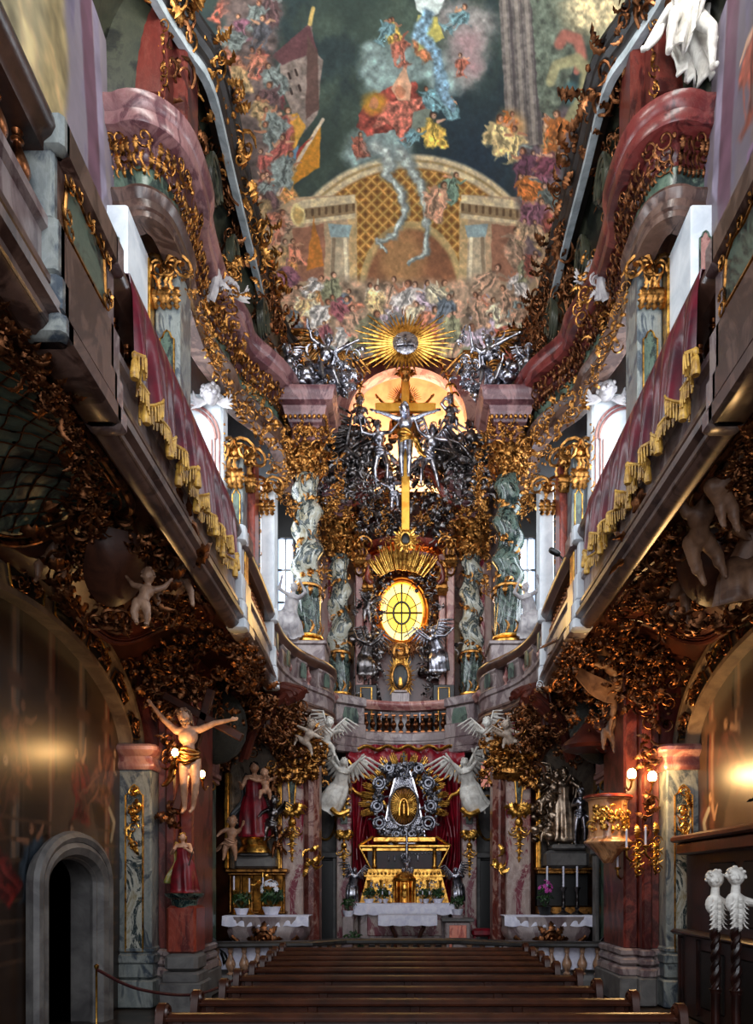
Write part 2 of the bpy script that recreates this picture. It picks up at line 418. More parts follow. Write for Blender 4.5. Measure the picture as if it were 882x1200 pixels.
# ---------------------------------------------------------------- figures
def unit(v):
    v = np.array(v, float); return v/(np.linalg.norm(v)+1e-9)
ADULT = dict(head=.066, torso=.30, ua=.165, fa=.15, hand=.05, th=.245, sh=.235, foot=.085, shw=.105, hipw=.052, rc=.075, rb=.066, rp=.074,
             rua=(.036, .027), rfa=(.027, .018), rth=(.058, .038), rsh=(.038, .022), rn=.032)
PUTTO = dict(head=.105, torso=.30, ua=.13, fa=.115, hand=.05, th=.165, sh=.15, foot=.075, shw=.115, hipw=.062, rc=.092, rb=.10, rp=.10,
             rua=(.050, .040), rfa=(.042, .028), rth=(.078, .055), rsh=(.056, .032), rn=.045)
def figure(name, label, cat, loc, H, mat, rz=0.0, kind='adult', spine=(0,0,1), side=None, head=(0,-.15,1), gaze=(0,-1,0),
           ua=((-.5,0,-1),(.5,0,-1)), fa=((-.2,-.4,-1),(.2,-.4,-1)), th=((-.12,-.05,-1),(.12,-.05,-1)), sh=((-.02,.08,-1),(.02,.08,-1)),
           anchor='feet', wings=None, robe=None, cloth=None, hair=None, beard=False, cloak=None, group=None, seed=1, wmat=None, parts=None, collar=False):
    D = ADULT if kind == 'adult' else PUTTO
    rng = random.Random(seed)
    S = unit(spine); rt = unit(side) if side is not None else np.array((1.0, 0, 0))
    rt = unit(rt-S*np.dot(rt, S)); fw = np.cross(S, rt)*1.0     # figure faces fw*-1?
    if fw[1] > 0: fw = -fw
    pel = np.zeros(3); chest = pel+S*D['torso']*.68; neck = pel+S*D['torso']
    hd = unit(head); hc = neck+hd*(D['head']*1.45)
    J = {}
    mb = MB()
    hx = rt*D['hipw']
    ellipsoid(mb, pel, (D['rp']*1.12, D['rp']*.86, D['rp']), np.stack([rt, -fw, S], 1))
    capsule(mb, pel+S*.02, pel+S*D['torso']*.45, D['rb']*.95, D['rb']*.82, 12)
    ellipsoid(mb, chest, (D['rc']*1.25, D['rc']*.88, D['rc']*1.15), np.stack([rt, -fw, S], 1))
    capsule(mb, neck-rt*D['shw']*.8-S*.03, neck+rt*D['shw']*.8-S*.03, .034 if kind == 'adult' else .045, .034 if kind == 'adult' else .045)
    capsule(mb, neck-S*.03, hc, D['rn'], D['rn']*.9)
    for i, sg in enumerate((-1, 1)):
        s0 = neck+rt*sg*D['shw']-S*.035
        e = s0+unit(ua[i])*D['ua']; w = e+unit(fa[i])*D['fa']
        capsule(mb, s0, e, *D['rua']); capsule(mb, e, w, *D['rfa'])
        hdv = unit(fa[i]); pal = w+hdv*D['hand']
        capsule(mb, w, pal, D['rfa'][1]*.95, D['rfa'][1]*.9, 8)
        # four fingers and a thumb
        sx = unit(np.cross(hdv, fw)+1e-4)
        for f in range(4):
            o = sx*(f-1.5)*.0105
            L = (.034, .042, .040, .030)[f]*(1 if kind == 'adult' else .8)
            k = pal+o+hdv*L*.6; capsule(mb, pal+o, k, .0072, .0066, 6); capsule(mb, k, k+unit(hdv+fw*.5)*L*.5, .0066, .0055, 6)
        capsule(mb, w+hdv*.015, w+hdv*.04+sx*-.03+fw*.01, .008, .007, 6)
        J['h%d' % i] = pal
        h0 = pel+rt*sg*D['hipw']-S*.02
        k = h0+unit(th[i])*D['th']; a = k+unit(sh[i])*D['sh']
        capsule(mb, h0, k, *D['rth']); capsule(mb, k, a, *D['rsh'])
        mid = k+unit(sh[i])*D['sh']*.3; ellipsoid(mb, mid-fw*.008, (D['rsh'][0]*.95, D['rsh'][0]*.95, D['rsh'][0]*1.5))
        fd = unit(fw*.9+unit(sh[i])*.45 if unit(sh[i])[2] < -.5 else unit(sh[i])*.9+fw*.3)
        capsule(mb, a, a+fd*D['foot'], D['rsh'][1]*1.05, D['rsh'][1]*.75, 8)
        J['k%d' % i] = k; J['a%d' % i] = a
    r = D['head']; g = unit(gaze); g = unit(g-hd*np.dot(g, hd)*.8); hs = unit(np.cross(g, hd))
    HM = np.stack([hs, -g, hd], 1)
    ellipsoid(mb, hc, (r*.82, r*.95, r*1.12), HM, 14, 10)
    ellipsoid(mb, hc-hd*r*.45+g*r*.35, (r*.55, r*.55, r*.55), HM)
    capsule(mb, hc+g*r*.85+hd*r*.08, hc+g*r*1.05-hd*r*.22, r*.11, r*.17, 7)      # nose
    for sg in (-1, 1):
        ellipsoid(mb, hc+g*r*.80+hs*sg*r*.33+hd*r*.10, (r*.17, r*.12, r*.10), HM, 8, 6)      # eyes
        capsule(mb, hc+g*r*.88+hs*sg*r*.15+hd*r*.27, hc+g*r*.78+hs*sg*r*.52+hd*r*.25, r*.08, r*.06, 6)
        ellipsoid(mb, hc+hs*sg*r*.84-hd*r*.05, (r*.12, r*.2, r*.26), HM, 8, 6)
        ellipsoid(mb, hc+g*r*.6+hs*sg*r*.4-hd*r*.25, (r*.32, r*.3, r*.3), HM, 8, 6)
    capsule(mb, hc+g*r*.92-hs*r*.2-hd*r*.5, hc+g*r*.92+hs*r*.2-hd*r*.5, r*.08, r*.08, 6)   # mouth
    zmin = 0.0
    pts = [J['a0'], J['a1'], pel]
    if anchor == 'feet': off = np.array((-pel[0], 0, -min(J['a0'][2], J['a1'][2])+D['rsh'][1]))
    else: off = np.zeros(3)
    root = thing(name, label, cat, loc, rz, group)
    def emitp(nm, m, mt, remesh=None):
        V, F = m.data(); m2 = MB(); m2.add(V, F, t=off, sc=1.0); m3 = MB(); V, F = m2.data(); m3.add(V, F, sc=H)
        o = m3.obj(nm, mt, root, 'all')
        if remesh:
            md = o.modifiers.new('remesh', 'REMESH'); md.mode = 'VOXEL'; md.voxel_size = remesh*H; md.use_smooth_shade = True
            sm = o.modifiers.new('smooth', 'SMOOTH'); sm.iterations = 3; sm.factor = .5
        return o
    emitp('body', mb, mat, .0095 if kind == 'adult' else .0125)
    # hair as a cap of locks
    hb = MB()
    nl = 34 if hair != 'long' else 46
    for q in range(nl):
        u = rng.uniform(-1, 1); v = rng.uniform(-.15, 1); w = rng.uniform(-1, .35)
        d = unit(hs*u+hd*v-g*(-w)*1.0)
        if np.dot(d, g) > .2 and np.dot(d, hd) < .62: continue
        p = hc+(hs*np.dot(d, hs)*.84+g*np.dot(d, g)*.96+hd*np.dot(d, hd)*1.12)*r
        ellipsoid(hb, p, (r*.26, r*.26, r*.22), seg=7, rings=5)
        if hair == 'long':
            e = p-hd*r*rng.uniform(.6, 1.7)-g*r*rng.uniform(0, .5); capsule(hb, p, e, r*.2, r*.1, 6)
    if beard:
        for q in range(9):
            p = hc+g*r*rng.uniform(.5, .9)+hs*r*rng.uniform(-.5, .5)-hd*r*rng.uniform(.6, 1.2)
            ellipsoid(hb, p, (r*.24, r*.22, r*.3), seg=7, rings=5)
    emitp('hair', hb, (parts or {}).get('hair', mat))
    if wings:
        for sg in (-1, 1):
            wb = MB(); wl = .62*(wings if not isinstance(wings, tuple) else wings[0])
            rise = .75 if not isinstance(wings, tuple) else wings[1]
            base = neck-S*.06-fw*(D['rc']*.75)+rt*sg*.03
            tip = base+(rt*sg*.42+S*rise*.9-fw*.3)*wl
            for row, (nf, ln, wd) in enumerate(((9, .62, .075), (8, .42, .07), (6, .26, .07))):
                for f in range(nf):
                    k = f/(nf-1); p = base*(1-k)+tip*k
                    d = unit(rt*sg*(.25+.55*k)-S*(1.0-.75*k)*.9-fw*.15)
                    L = ln*wl*(.65+.45*k); q1 = p+d*L*.5-fw*.02*(row-1); q2 = p+d*L
                    tube(wb, [p, p+d*L*.25, q1, p+d*L*.85, q2], np.array([.02, wd*.5, wd*.62, wd*.5, .008])*wl*.75, 6, flat=.22, up=fw)
            capsule(wb, base, tip, .05*wl, .03*wl, 8)
            emitp('wing', wb, wmat or mat)
    if cloth:      # loin cloth with a flying end
        cb = MB()
        for q in range(5):
            a = np.linspace(0, 2*pi, 17)[:-1]; rr = D['rp']*(1.06+.05*(q % 2)); zz = -.045+.03*q
            P = [pel+rt*cos(t)*rr*1.08+fw*sin(t)*rr*.95+S*(zz+.02*sin(2*t+q)) for t in a]
            tube(cb, P, .016+.006*(q % 2), 6, closed=True, up=S)
        for q in range(4):
            p = pel+rt*(D['rp']*1.1)*(1 if seed % 2 else -1)
            sd = rt*(1 if seed % 2 else -1)
            P = catmull([p, p+sd*.06-S*.05+fw*.02*q, p+sd*(.09+.02*q)-S*.16-fw*.03*q, p+sd*(.16+.01*q)-S*.24], 4)
            tube(cb, P, np.linspace(.03, .014, len(P)), 6)
        emitp('loincloth', cb, (parts or {}).get('cloth', mat))
    if robe:       # gown from chest to ankles with folds
        rb = MB(); n = 40; m = 12
        top = chest+S*.03; mk = (J['k0']+J['k1'])/2; ma = (J['a0']+J['a1'])/2
        C = catmull([top, pel+S*.07, pel-S*.05, mk, ma], 3)
        W = np.interp(np.linspace(0, 1, len(C)), [0, .28, .42, .75, 1], [D['rc']*1.35, D['rb']*1.25, D['rp']*1.35, D['rp']*1.5*robe, D['rp']*1.75*robe])
        spread = np.linalg.norm(J['k1']-J['k0'])*.35
        a = np.linspace(0, 2*pi, n, endpoint=False); G = []
        ph = rng.uniform(0, 6)
        for i, c in enumerate(C):
            k = i/(len(C)-1); w = W[i]*(1+(.05+.17*k)*np.sin(a*7+ph+2.5*k)*np.cos(a*2+ph)+.07*k*np.sin(a*13+ph))
            T = unit(C[min(i+1, len(C)-1)]-C[max(i-1, 0)]); r1 = unit(rt-T*np.dot(rt, T)); f1 = np.cross(T, r1)
            wx = w+spread*min(1, k*1.6)
            G.append(c+np.outer(np.cos(a)*wx, r1)+np.outer(np.sin(a)*w*.92, f1))
        V = np.array(G).reshape(-1, 3)
        rb.add(V, {4: grid_faces(len(C), n, False, True), 'n': [list(range(n-1, -1, -1)), [(len(C)-1)*n+i for i in range(n)]]})
        emitp('robe', rb, (parts or {}).get('robe', mat))
    if cloak:      # billowing mantle behind / across the figure
        kb = MB(); a = 18; b = 15; G = np.zeros((a, b, 3)); sgn = 1 if cloak > 0 else -1
        for i in range(a):
            for j in range(b):
                u = i/(a-1); v = j/(b-1)-.5
                ang = -2.2+3.2*u
                p = neck-S*(.02+.66*u)-fw*(.06+.08*sin(pi*u))+rt*sgn*(.02+.12*u*u+.03*sin(u*9))
                G[i, j] = p+rt*v*(.20+.16*u)+S*v*.10*sgn+fw*(.035*sin(v*26+u*5)+.25*abs(v))*(.4+u)
        sheet(kb, G, .016)
        emitp('mantle', kb, (parts or {}).get('cloak', mat))
    return root, {k: (np.array(v)+off)*H for k, v in dict(head=hc, neck=neck, pelvis=pel, **J).items()}
def cloudm(mb, c, r, rng, n=14, sq=(1,1,.6)):
    for i in range(n):
        d = np.array([rng.gauss(0, .5), rng.gauss(0, .5), rng.gauss(0, .45)])*np.array(sq)*r
        q = r*rng.uniform(.28, .5); ellipsoid(mb, np.array(c)+d, (q, q*.9, q*.75), seg=12, rings=8)
# ---------------------------------------------------------------- painter (figured wall and ceiling pictures, in each surface's own coordinates)
_rs = np.random.RandomState(7); _lat = _rs.rand(256, 256)
def vnoise(x, y):
    xi = np.floor(x).astype(int); yi = np.floor(y).astype(int); fx = x-xi; fy = y-yi
    fx = fx*fx*(3-2*fx); fy = fy*fy*(3-2*fy)
    g = lambda a, b: _lat[a % 256, b % 256]
    return (g(xi, yi)*(1-fx)+g(xi+1, yi)*fx)*(1-fy)+(g(xi, yi+1)*(1-fx)+g(xi+1, yi+1)*fx)*fy
def fbm(x, y, o=5):
    s = 0; a = .5; t = 0
    for i in range(o):
        s = s+a*vnoise(x*2**i+17.3*i, y*2**i+5.1*i); t += a; a *= .55
    return s/t
def sst(a, b, x): t = np.clip((x-a)/(b-a), 0, 1); return t*t*(3-2*t)
class Paint:
    def __init__(s, x, y, base):
        s.shape = x.shape; s.x = x.ravel(); s.y = y.ravel(); s.C = np.ones((s.x.size, 3))*np.array(base)
        s.wx = (fbm(s.x/9, s.y/9, 4)-.5); s.wy = (fbm(s.x/9+40, s.y/9+11, 4)-.5)
    @property
    def c(s): return s.C.reshape(s.shape+(3,))
    def lay(s, m, col, vary=.18, sc=6.0, seed=0, idx=None):
        m = m.ravel(); x, y = (s.x, s.y) if idx is None else (s.x[idx], s.y[idx])
        v = 1+vary*2*(fbm(x/sc+seed, y/sc-seed, 3)-.5); new = np.array(col)*v[:, None]
        if idx is None: s.C = s.C*(1-m[:, None])+new*m[:, None]
        else: s.C[idx] = s.C[idx]*(1-m[:, None])+new*m[:, None]
    def near(s, x0, x1, y0, y1):
        return np.nonzero((s.x > x0) & (s.x < x1) & (s.y > y0) & (s.y < y1))[0]
    def ell(s, cx, cy, rx, ry, col, ang=0, soft=.2, warp=6, **k):
        R = max(rx, ry)*(1+soft)+warp
        i = s.near(cx-R, cx+R, cy-R, cy+R)
        X = s.x[i]-cx+s.wx[i]*warp; Y = s.y[i]-cy+s.wy[i]*warp; c, q = cos(ang), sin(ang)
        d = np.sqrt(((X*c+Y*q)/rx)**2+((-X*q+Y*c)/ry)**2)
        s.lay(1-sst(1-soft, 1+soft, d), col, idx=i, **k)
    def poly(s, pts, col, soft=1.0, warp=2, **k):
        px_ = [p[0] for p in pts]; py_ = [p[1] for p in pts]; R = soft+warp
        i_ = s.near(min(px_)-R, max(px_)+R, min(py_)-R, max(py_)+R)
        X = s.x[i_]+s.wx[i_]*warp; Y = s.y[i_]+s.wy[i_]*warp; ins = np.zeros(X.shape, bool); n = len(pts); dm = np.full(X.shape, 1e9)
        for i in range(n):
            x1, y1 = pts[i]; x2, y2 = pts[(i+1) % n]
            ins ^= ((y1 > Y) != (y2 > Y)) & (X < (x2-x1)*(Y-y1)/((y2-y1) if y2 != y1 else 1e-9)+x1)
            t = np.clip(((X-x1)*(x2-x1)+(Y-y1)*(y2-y1))/((x2-x1)**2+(y2-y1)**2+1e-9), 0, 1)
            dm = np.minimum(dm, np.hypot(X-x1-t*(x2-x1), Y-y1-t*(y2-y1)))
        s.lay(sst(-soft, soft, np.where(ins, dm, -dm)), col, idx=i_, **k)
    def line(s, pts, w, col, soft=.4, warp=1.5, **k):
        px_ = [p[0] for p in pts]; py_ = [p[1] for p in pts]; R = np.max(w)*(1+soft)+warp
        i_ = s.near(min(px_)-R, max(px_)+R, min(py_)-R, max(py_)+R)
        X = s.x[i_]+s.wx[i_]*warp; Y = s.y[i_]+s.wy[i_]*warp; m = np.zeros(X.shape)
        for i in range(len(pts)-1):
            x1, y1 = pts[i]; x2, y2 = pts[i+1]
            w1 = w if np.isscalar(w) else w[i]; w2 = w if np.isscalar(w) else w[i+1]
            t = np.clip(((X-x1)*(x2-x1)+(Y-y1)*(y2-y1))/((x2-x1)**2+(y2-y1)**2+1e-9), 0, 1)
            d = np.hypot(X-x1-t*(x2-x1), Y-y1-t*(y2-y1))/(w1+(w2-w1)*t)
            m = np.maximum(m, 1-sst(1-soft, 1+soft, d))
        s.lay(m, col, idx=i_, **k)
    def fig(s, cx, cy, h, robe, ang=0, rng=random, skin=(.80,.60,.46), hairc=(.30,.18,.12)):
        """a loosely painted draped figure: body, folds, arms, head"""
        c, q = cos(ang), sin(ang)
        T = lambda u, v: (cx+(u*c-v*q)*h, cy+(u*q+v*c)*h)
        dk = np.array(robe)*.62; lt = np.minimum(np.array(robe)*1.18+.05, 1)
        sg = rng.choice((-1, 1))
        s.poly([T(-.18,-.28), T(.16,-.28), T(.30,.0), T(.46*sg,.45), T(-.06*sg,.56), T(-.34,.05)], robe, soft=h*.05, warp=h*.30, vary=.7, sc=h*.12)
        for j in range(3):
            u = -.16+.14*j+rng.uniform(-.06, .06)
            s.line([T(u*.6, -.2), T(u+.06*sg, .08), T(u+.2*sg, .40)], [h*.012, h*.03, h*.012], dk if j % 2 else lt, soft=.95, warp=h*.25)
        for sd in (-1, 1):
            if rng.random() < .3: continue
            a = rng.uniform(-.9, 1.0)
            e = T(sd*.22, -.22+.14*a); w = T(sd*(.26+rng.uniform(0, .10)), -.22+.14*a-.12*rng.uniform(-1, 1.6))
            s.line([T(sd*.12, -.25), e, w], [h*.045, h*.036, h*.022], skin if rng.random() < .5 else robe, soft=.6, warp=h*.06)
        hx, hy = T(rng.uniform(-.04, .04), -.38)
        s.ell(hx, hy-.01*h, h*.08, h*.09, hairc, soft=.4, warp=h*.05)
        s.ell(hx+sg*.02*h, hy+.012*h, h*.055, h*.07, skin, soft=.4, warp=h*.03)
        s.ell(hx+sg*.045*h, hy+.0*h, h*.012, h*.018, (.35,.22,.16), warp=0)
    def crowd(s, pts, h, pal, rng, jit=.25, skins=((.82,.64,.50), (.72,.50,.38), (.86,.70,.58))):
        for (x, y) in pts:
            s.fig(x+rng.uniform(-jit, jit)*h, y+rng.uniform(-jit, jit)*h, h*rng.uniform(.75, 1.2), rng.choice(pal), rng.uniform(-.7, .7), rng,
                  skin=rng.choice(skins))
def painted_grid(mb_obj_name, G, painter, mat, parent=None, hole=None, flip=False):
    """G: (a,b,3) surface; painter(x index grids)->(a,b,3) sRGB; hole: bool mask of cells to drop"""
    a, b = G.shape[:2]; F = grid_faces(a, b)
    if hole is not None: F = F[~hole[:-1, :-1].ravel()]
    if flip: F = F[:, ::-1]
    mb = MB(); mb.add(G.reshape(-1, 3), {4: F})
    V, FF = mb.data(); me = bpy.data.meshes.new(mb_obj_name)
    me.vertices.add(len(V)); me.vertices.foreach_set('co', V.astype('f').ravel())
    me.loops.add(F.size); me.loops.foreach_set('vertex_index', F.ravel().astype('i'))
    me.polygons.add(len(F)); me.polygons.foreach_set('loop_start', (np.arange(len(F))*4).astype('i'))
    me.update(calc_edges=True); me.polygons.foreach_set('use_smooth', np.ones(len(F), bool))
    ca = me.color_attributes.new('paint', 'FLOAT_COLOR', 'POINT')
    C = np.ones((a*b, 4), 'f'); C[:, :3] = lin(np.clip(painter.reshape(-1, 3), 0, 1)); ca.data.foreach_set('color', C.ravel())
    o = bpy.data.objects.new(mb_obj_name, me); COL.objects.link(o); me.materials.append(mat)
    if parent is not None: o.parent = parent
    return o
# ================================================================ THE SETTING
R0 = random.Random(11)
ZT, ZB = 7.55, 6.05          # gallery handrail top, gallery underside
def struct(mb, name, mat, **k):
    o = mb.obj(name, mat, **k); o['kind'] = 'structure'; return o
SIDE = {-1: 'left', 1: 'right'}
# floor
m = MB(); box(m, -6.6, 6.8, -3, 14.6, -.2, 0); struct(m, 'floor', FLOORM, smooth=False)
m = MB(); box(m, -6.6, 6.8, 14.6, 26, -.2, .16); bbox(m, -2.4, 2.5, 18.9, 22.0, .16, .34, .03); bbox(m, -1.9, 2.0, 19.3, 22.0, .34, .52, .03)
struct(m, 'floor_choir', STONE, smooth=False)
# added outer shell that keeps sky light from leaking through gaps
m = MB(); box(m, -6.8, -6.5, -3, 26, 0, 20); struct(m, 'wall_outer_left', DARKBR, smooth=False)
m = MB(); box(m, 6.7, 7.0, -3, 26, 0, 20); struct(m, 'wall_outer_right', DARKBR, smooth=False)
m = MB(); box(m, -6.8, 7.0, 25.4, 25.7, 0, 20); struct(m, 'wall_back', DARKBR, smooth=False)
m = MB(); box(m, -6.8, 7.0, -3, 25.7, 20, 20.3); struct(m, 'ceiling_slab', DARKBR, smooth=False)
# ---- vault with painted heaven
def vw(Y): return np.interp(Y, [1, 11.8, 13.3, 18.5, 19.6, 20.5, 21.3], [3.97, 3.97, 3.40, 3.37, 3.25, 2.95, 2.6])
Yr = np.concatenate([np.linspace(-1, 12.5, 14), np.linspace(12.7, 20.75, 430)])
U = np.linspace(-1, 1, 500)
YY, UU = np.meshgrid(Yr, U, indexing='ij')
E = np.sqrt(np.clip(1-((np.maximum(YY, 17.2)-17.2)/3.56)**2, 0, 1))
GV = np.stack([.1+UU*vw(YY), YY, 16.5+1.75*np.sqrt(np.clip(1-UU**2*.999, 0, 1))*E], -1)
def paint_vault(G):
    # quadratura: the picture is drawn in perspective towards the nave, as such ceilings are
    qx = VPX+G[..., 0]*FPX/np.maximum(G[..., 1], 3); qy = VPY-(G[..., 2]-EYE)*FPX/np.maximum(G[..., 1], 3)
    P = Paint(qx, qy, (.22, .28, .25)); rng = random.Random(5)
    P.lay(sst(.35, .7, fbm(qx/60, qy/60, 5)), (.30, .36, .31)); P.lay(sst(.45, .65, fbm(qx/40+9, qy/70, 5))*.8, (.17, .23, .24))
    P.ell(560, 200, 60, 90, (.13, .20, .25), soft=.9)
    cream = (.74, .66, .48); pale = (.86, .80, .66); ochre = (.66, .46, .22); tan = (.76, .66, .52)
    # temple front: arch, coffers, inner arch, columns
    P.ell(482, 345, 163, 164, pale, soft=.015, warp=1.0)
    P.ell(482, 345, 157, 158, (.70, .60, .40), soft=.01, warp=1.0); P.ell(482, 345, 154, 155, pale, soft=.01, warp=1)
    P.ell(482, 345, 147, 148, ochre, soft=.015, warp=1.0)
    gx = (qx-482)*.9+(qy-345)*.9; gy = (qx-482)*.9-(qy-345)*.9
    lat = np.maximum(np.abs(np.sin(gx*.26)), np.abs(np.sin(gy*.26)))
    ins = (np.hypot(qx-482, qy-345) < 146)
    P.lay(ins*sst(.90, .97, lat), (.82, .66, .36)); P.lay(ins*(1-sst(.45, .75, lat))*.75, (.46, .29, .13))
    P.ell(482, 345, 62, 86, (.78, .68, .46), soft=.02, warp=1); P.ell(482, 347, 55, 78, (.58, .38, .26), soft=.05, warp=2)
    P.ell(470, 305, 26, 34, (.70, .52, .34), soft=.5)
    for sx in (-1, 1):
        X = lambda d: 478+sx*d
        P.poly([(X(64), 228), (X(150), 232), (X(175), 300), (X(175), 420), (X(60), 420), (X(60), 300)], tan, warp=1.5)
        P.poly([(X(60), 236), (X(70), 232), (X(70), 330), (X(60), 330)], (.80, .70, .50))
        P.poly([(X(62), 228), (X(122), 234), (X(135), 240), (X(135), 246), (X(62), 238)], pale, warp=.6)
        P.poly([(X(62), 238), (X(135), 246), (X(140), 262), (X(62), 252)], (.62, .52, .38), warp=.6)
        P.poly([(X(62), 250), (X(140), 260), (X(142), 264), (X(62), 256)], pale, warp=.5)
        for k in range(9): P.line([(X(64+8*k), 240+k), (X(64+8*k), 246+k)], 1.6, (.42, .32, .22), warp=0)
        P.poly([(X(66), 264), (X(94), 262), (X(90), 280), (X(70), 280)], (.62, .70, .70), warp=2)
        P.poly([(X(70), 278), (X(90), 278), (X(92), 338), (X(68), 338)], (.78, .72, .60), warp=.5)
        P.line([(X(74), 280), (X(72), 336)], 2, (.92, .87, .76)); P.line([(X(87), 280), (X(89), 336)], 2.2, (.60, .52, .42))
        P.poly([(X(64), 336), (X(96), 336), (X(100), 400), (X(60), 400)], (.74, .62, .54))
        P.poly([(X(68), 350), (X(92), 350), (X(92), 380), (X(68), 380)], (.88, .80, .72), warp=1)
        P.poly([(X(98), 262), (X(135), 268), (X(140), 330), (X(98), 330)], (.66, .46, .36), warp=4)
        # rolled volutes at the foot of the temple
        P.poly([(X(58), 392), (X(96), 366), (X(130), 376), (X(132), 440), (X(58), 440)], (.62, .38, .36), warp=2)
        for k in range(5):
            rr = 26-5*k
            P.ell(X(100), 395, rr, rr*1.25, (.80, .62, .58) if k % 2 == 0 else (.50, .26, .26), soft=.08, warp=1)
        P.ell(X(136), 366, 13, 24, (.60, .62, .46), soft=.15, warp=1.5)
    # crowds of the healed and the pilgrims at the steps
    pal = [(.72,.40,.32), (.80,.60,.36), (.52,.60,.60), (.82,.78,.68), (.60,.36,.38), (.56,.56,.44), (.72,.66,.70), (.42,.46,.50), (.80,.56,.44), (.78,.76,.74), (.70,.58,.48), (.84,.74,.56)]
    pts = []
    for y in range(336, 424, 17):
        for x in range(338, 632, 21):
            if y < 345 and 380 < x < 580: continue
            pts.append((x+rng.uniform(-6, 6), y+rng.uniform(-5, 5)))
    rng.shuffle(pts)
    P.poly([(330, 345), (400, 325), (440, 330), (520, 330), (560, 325), (640, 345), (640, 430), (330, 430)], (.68, .58, .48), soft=8, warp=8, vary=.6, sc=9)
    P.crowd(pts, 38, pal, rng)
    P.crowd([(440, 350), (470, 355), (505, 348), (455, 380), (495, 384), (530, 370), (425, 376)], 46, pal, rng)
    P.crowd([(333, 250), (338, 285), (330, 215), (322, 190), (345, 325)], 44, pal, rng)
    P.crowd([(618, 250), (612, 290), (608, 310), (628, 220), (630, 180)], 42, pal, rng)
    for (x, y, a) in ((368, 290, .2),):
        P.poly([(x, y-36), (x+12, y+22), (x-10, y+28)], (.80, .52, .22), warp=4)
    # left: tower, banners, figures, sun disc
    P.poly([(326, 62), (365, 25), (368, 60), (378, 70), (372, 135), (352, 160), (330, 100)], (.56, .50, .46), warp=2, vary=.4)
    P.poly([(318, 66), (362, 28), (372, 60), (330, 76)], (.42, .27, .28), warp=2)
    P.poly([(360, 40), (372, 62), (374, 128), (358, 140)], (.40, .30, .27), warp=2)
    P.line([(363, 28), (367, 10)], 2.4, (.85, .75, .45))
    for (x, y) in ((338, 86), (346, 82), (340, 104), (350, 100)): P.line([(x, y), (x+2, y+6)], 1.4, (.20, .14, .12), warp=0)
    P.crowd([(300, 12), (284, 30), (310, 40), (270, 8), (292, 62), (285, 100), (300, 120), (312, 150), (296, 160), (318, 118), (308, 185), (330, 178), (325, 215)], 46,
            [(.56,.24,.26), (.70,.60,.46), (.24,.24,.26), (.50,.30,.40), (.72,.40,.32), (.45,.50,.52)], rng)
    P.ell(298, 92, 16, 22, (.12, .12, .12), soft=.5)
    P.poly([(322, 140), (348, 132), (358, 148), (340, 188), (324, 192)], (.86, .66, .28), warp=3)
    P.ell(338, 162, 8, 10, (.62, .42, .16), soft=.2); P.ell(338, 161, 5, 7, (.88, .70, .36), soft=.2)
    P.poly([(376, 142), (374, 196), (330, 226), (352, 176)], (.80, .56, .18), warp=3)
    P.line([(378, 140), (326, 228)], 2, (.86, .80, .70)); P.poly([(366, 160), (352, 178), (328, 226), (340, 182)], (.66, .24, .22), warp=3)
    P.poly([(350, 170), (336, 182), (330, 204), (346, 190)], (.40, .56, .66), warp=3)
    P.ell(349, 252, 9, 13, (.90, .84, .62), soft=.2); P.ell(349, 252, 6, 9, (.80, .70, .44), soft=.2)
    # middle: cloud throne, red mantle, flaming figures, white column of light
    cl = (.60, .68, .66)
    for (x, y, r) in ((428, 168, 17), (418, 182, 13), (446, 160, 16), (462, 172, 15), (440, 78, 17), (450, 92, 20), (475, 84, 16), (545, 60, 22), (540, 84, 20), (555, 30, 22), (530, 20, 18), (520, 100, 14), (505, 78, 18), (470, 60, 15), (438, 60, 12)):
        P.ell(x, y, r*1.15, r, (.62, .60, .58) if x > 525 else cl, soft=.6, warp=12, vary=.4, sc=8)
    for (x, y, r) in ((548, 50, 16), (552, 76, 12)): P.ell(x, y, r, r, (.72, .60, .60), soft=.8, warp=12)
    P.ell(432, 172, 9, 7, (.42, .50, .50), soft=.8)
    P.poly([(418, 150), (424, 128), (436, 112), (462, 100), (486, 96), (492, 112), (512, 120), (500, 140), (478, 166), (462, 152), (430, 160)], (.62, .30, .25), warp=9, vary=.7, sc=7)
    P.poly([(452, 120), (500, 114), (482, 142), (470, 168), (458, 146), (436, 150)], (.78, .48, .40), warp=6, vary=.7, sc=5)
    P.ell(438, 121, 13, 12, (.80, .60, .22), soft=.5); P.ell(438, 121, 6, 7, (.80, .56, .38), soft=.2)
    P.poly([(474, 76), (482, 100), (480, 118), (466, 118), (458, 104)], (.88, .72, .58), warp=2); P.ell(468, 108, 6, 8, (.80, .56, .42), soft=.2)
    P.poly([(484, 132), (506, 124), (500, 150), (480, 160)], (.52, .56, .50), warp=2)
    P.crowd([(452, 30), (448, 44), (474, 50), (494, 46), (500, 120), (520, 130), (510, 150), (412, 178), (480, 168), (545, 30), (532, 70)], 38,
            [(.74,.50,.34), (.80,.68,.34), (.66,.40,.32), (.46,.60,.62), (.42,.50,.44)], rng)
    P.poly([(484, -6), (524, -6), (514, 16), (500, 22), (488, 12)], (.86, .90, .88), warp=3); P.poly([(488, 18), (512, 20), (520, 44), (490, 60)], (.80, .76, .42), warp=5)
    P.line([(500, 18), (492, 40), (510, 60), (520, 110), (530, 128)], [7, 9, 6, 8, 3], (.52, .64, .70), warp=8, vary=.6, sc=5)
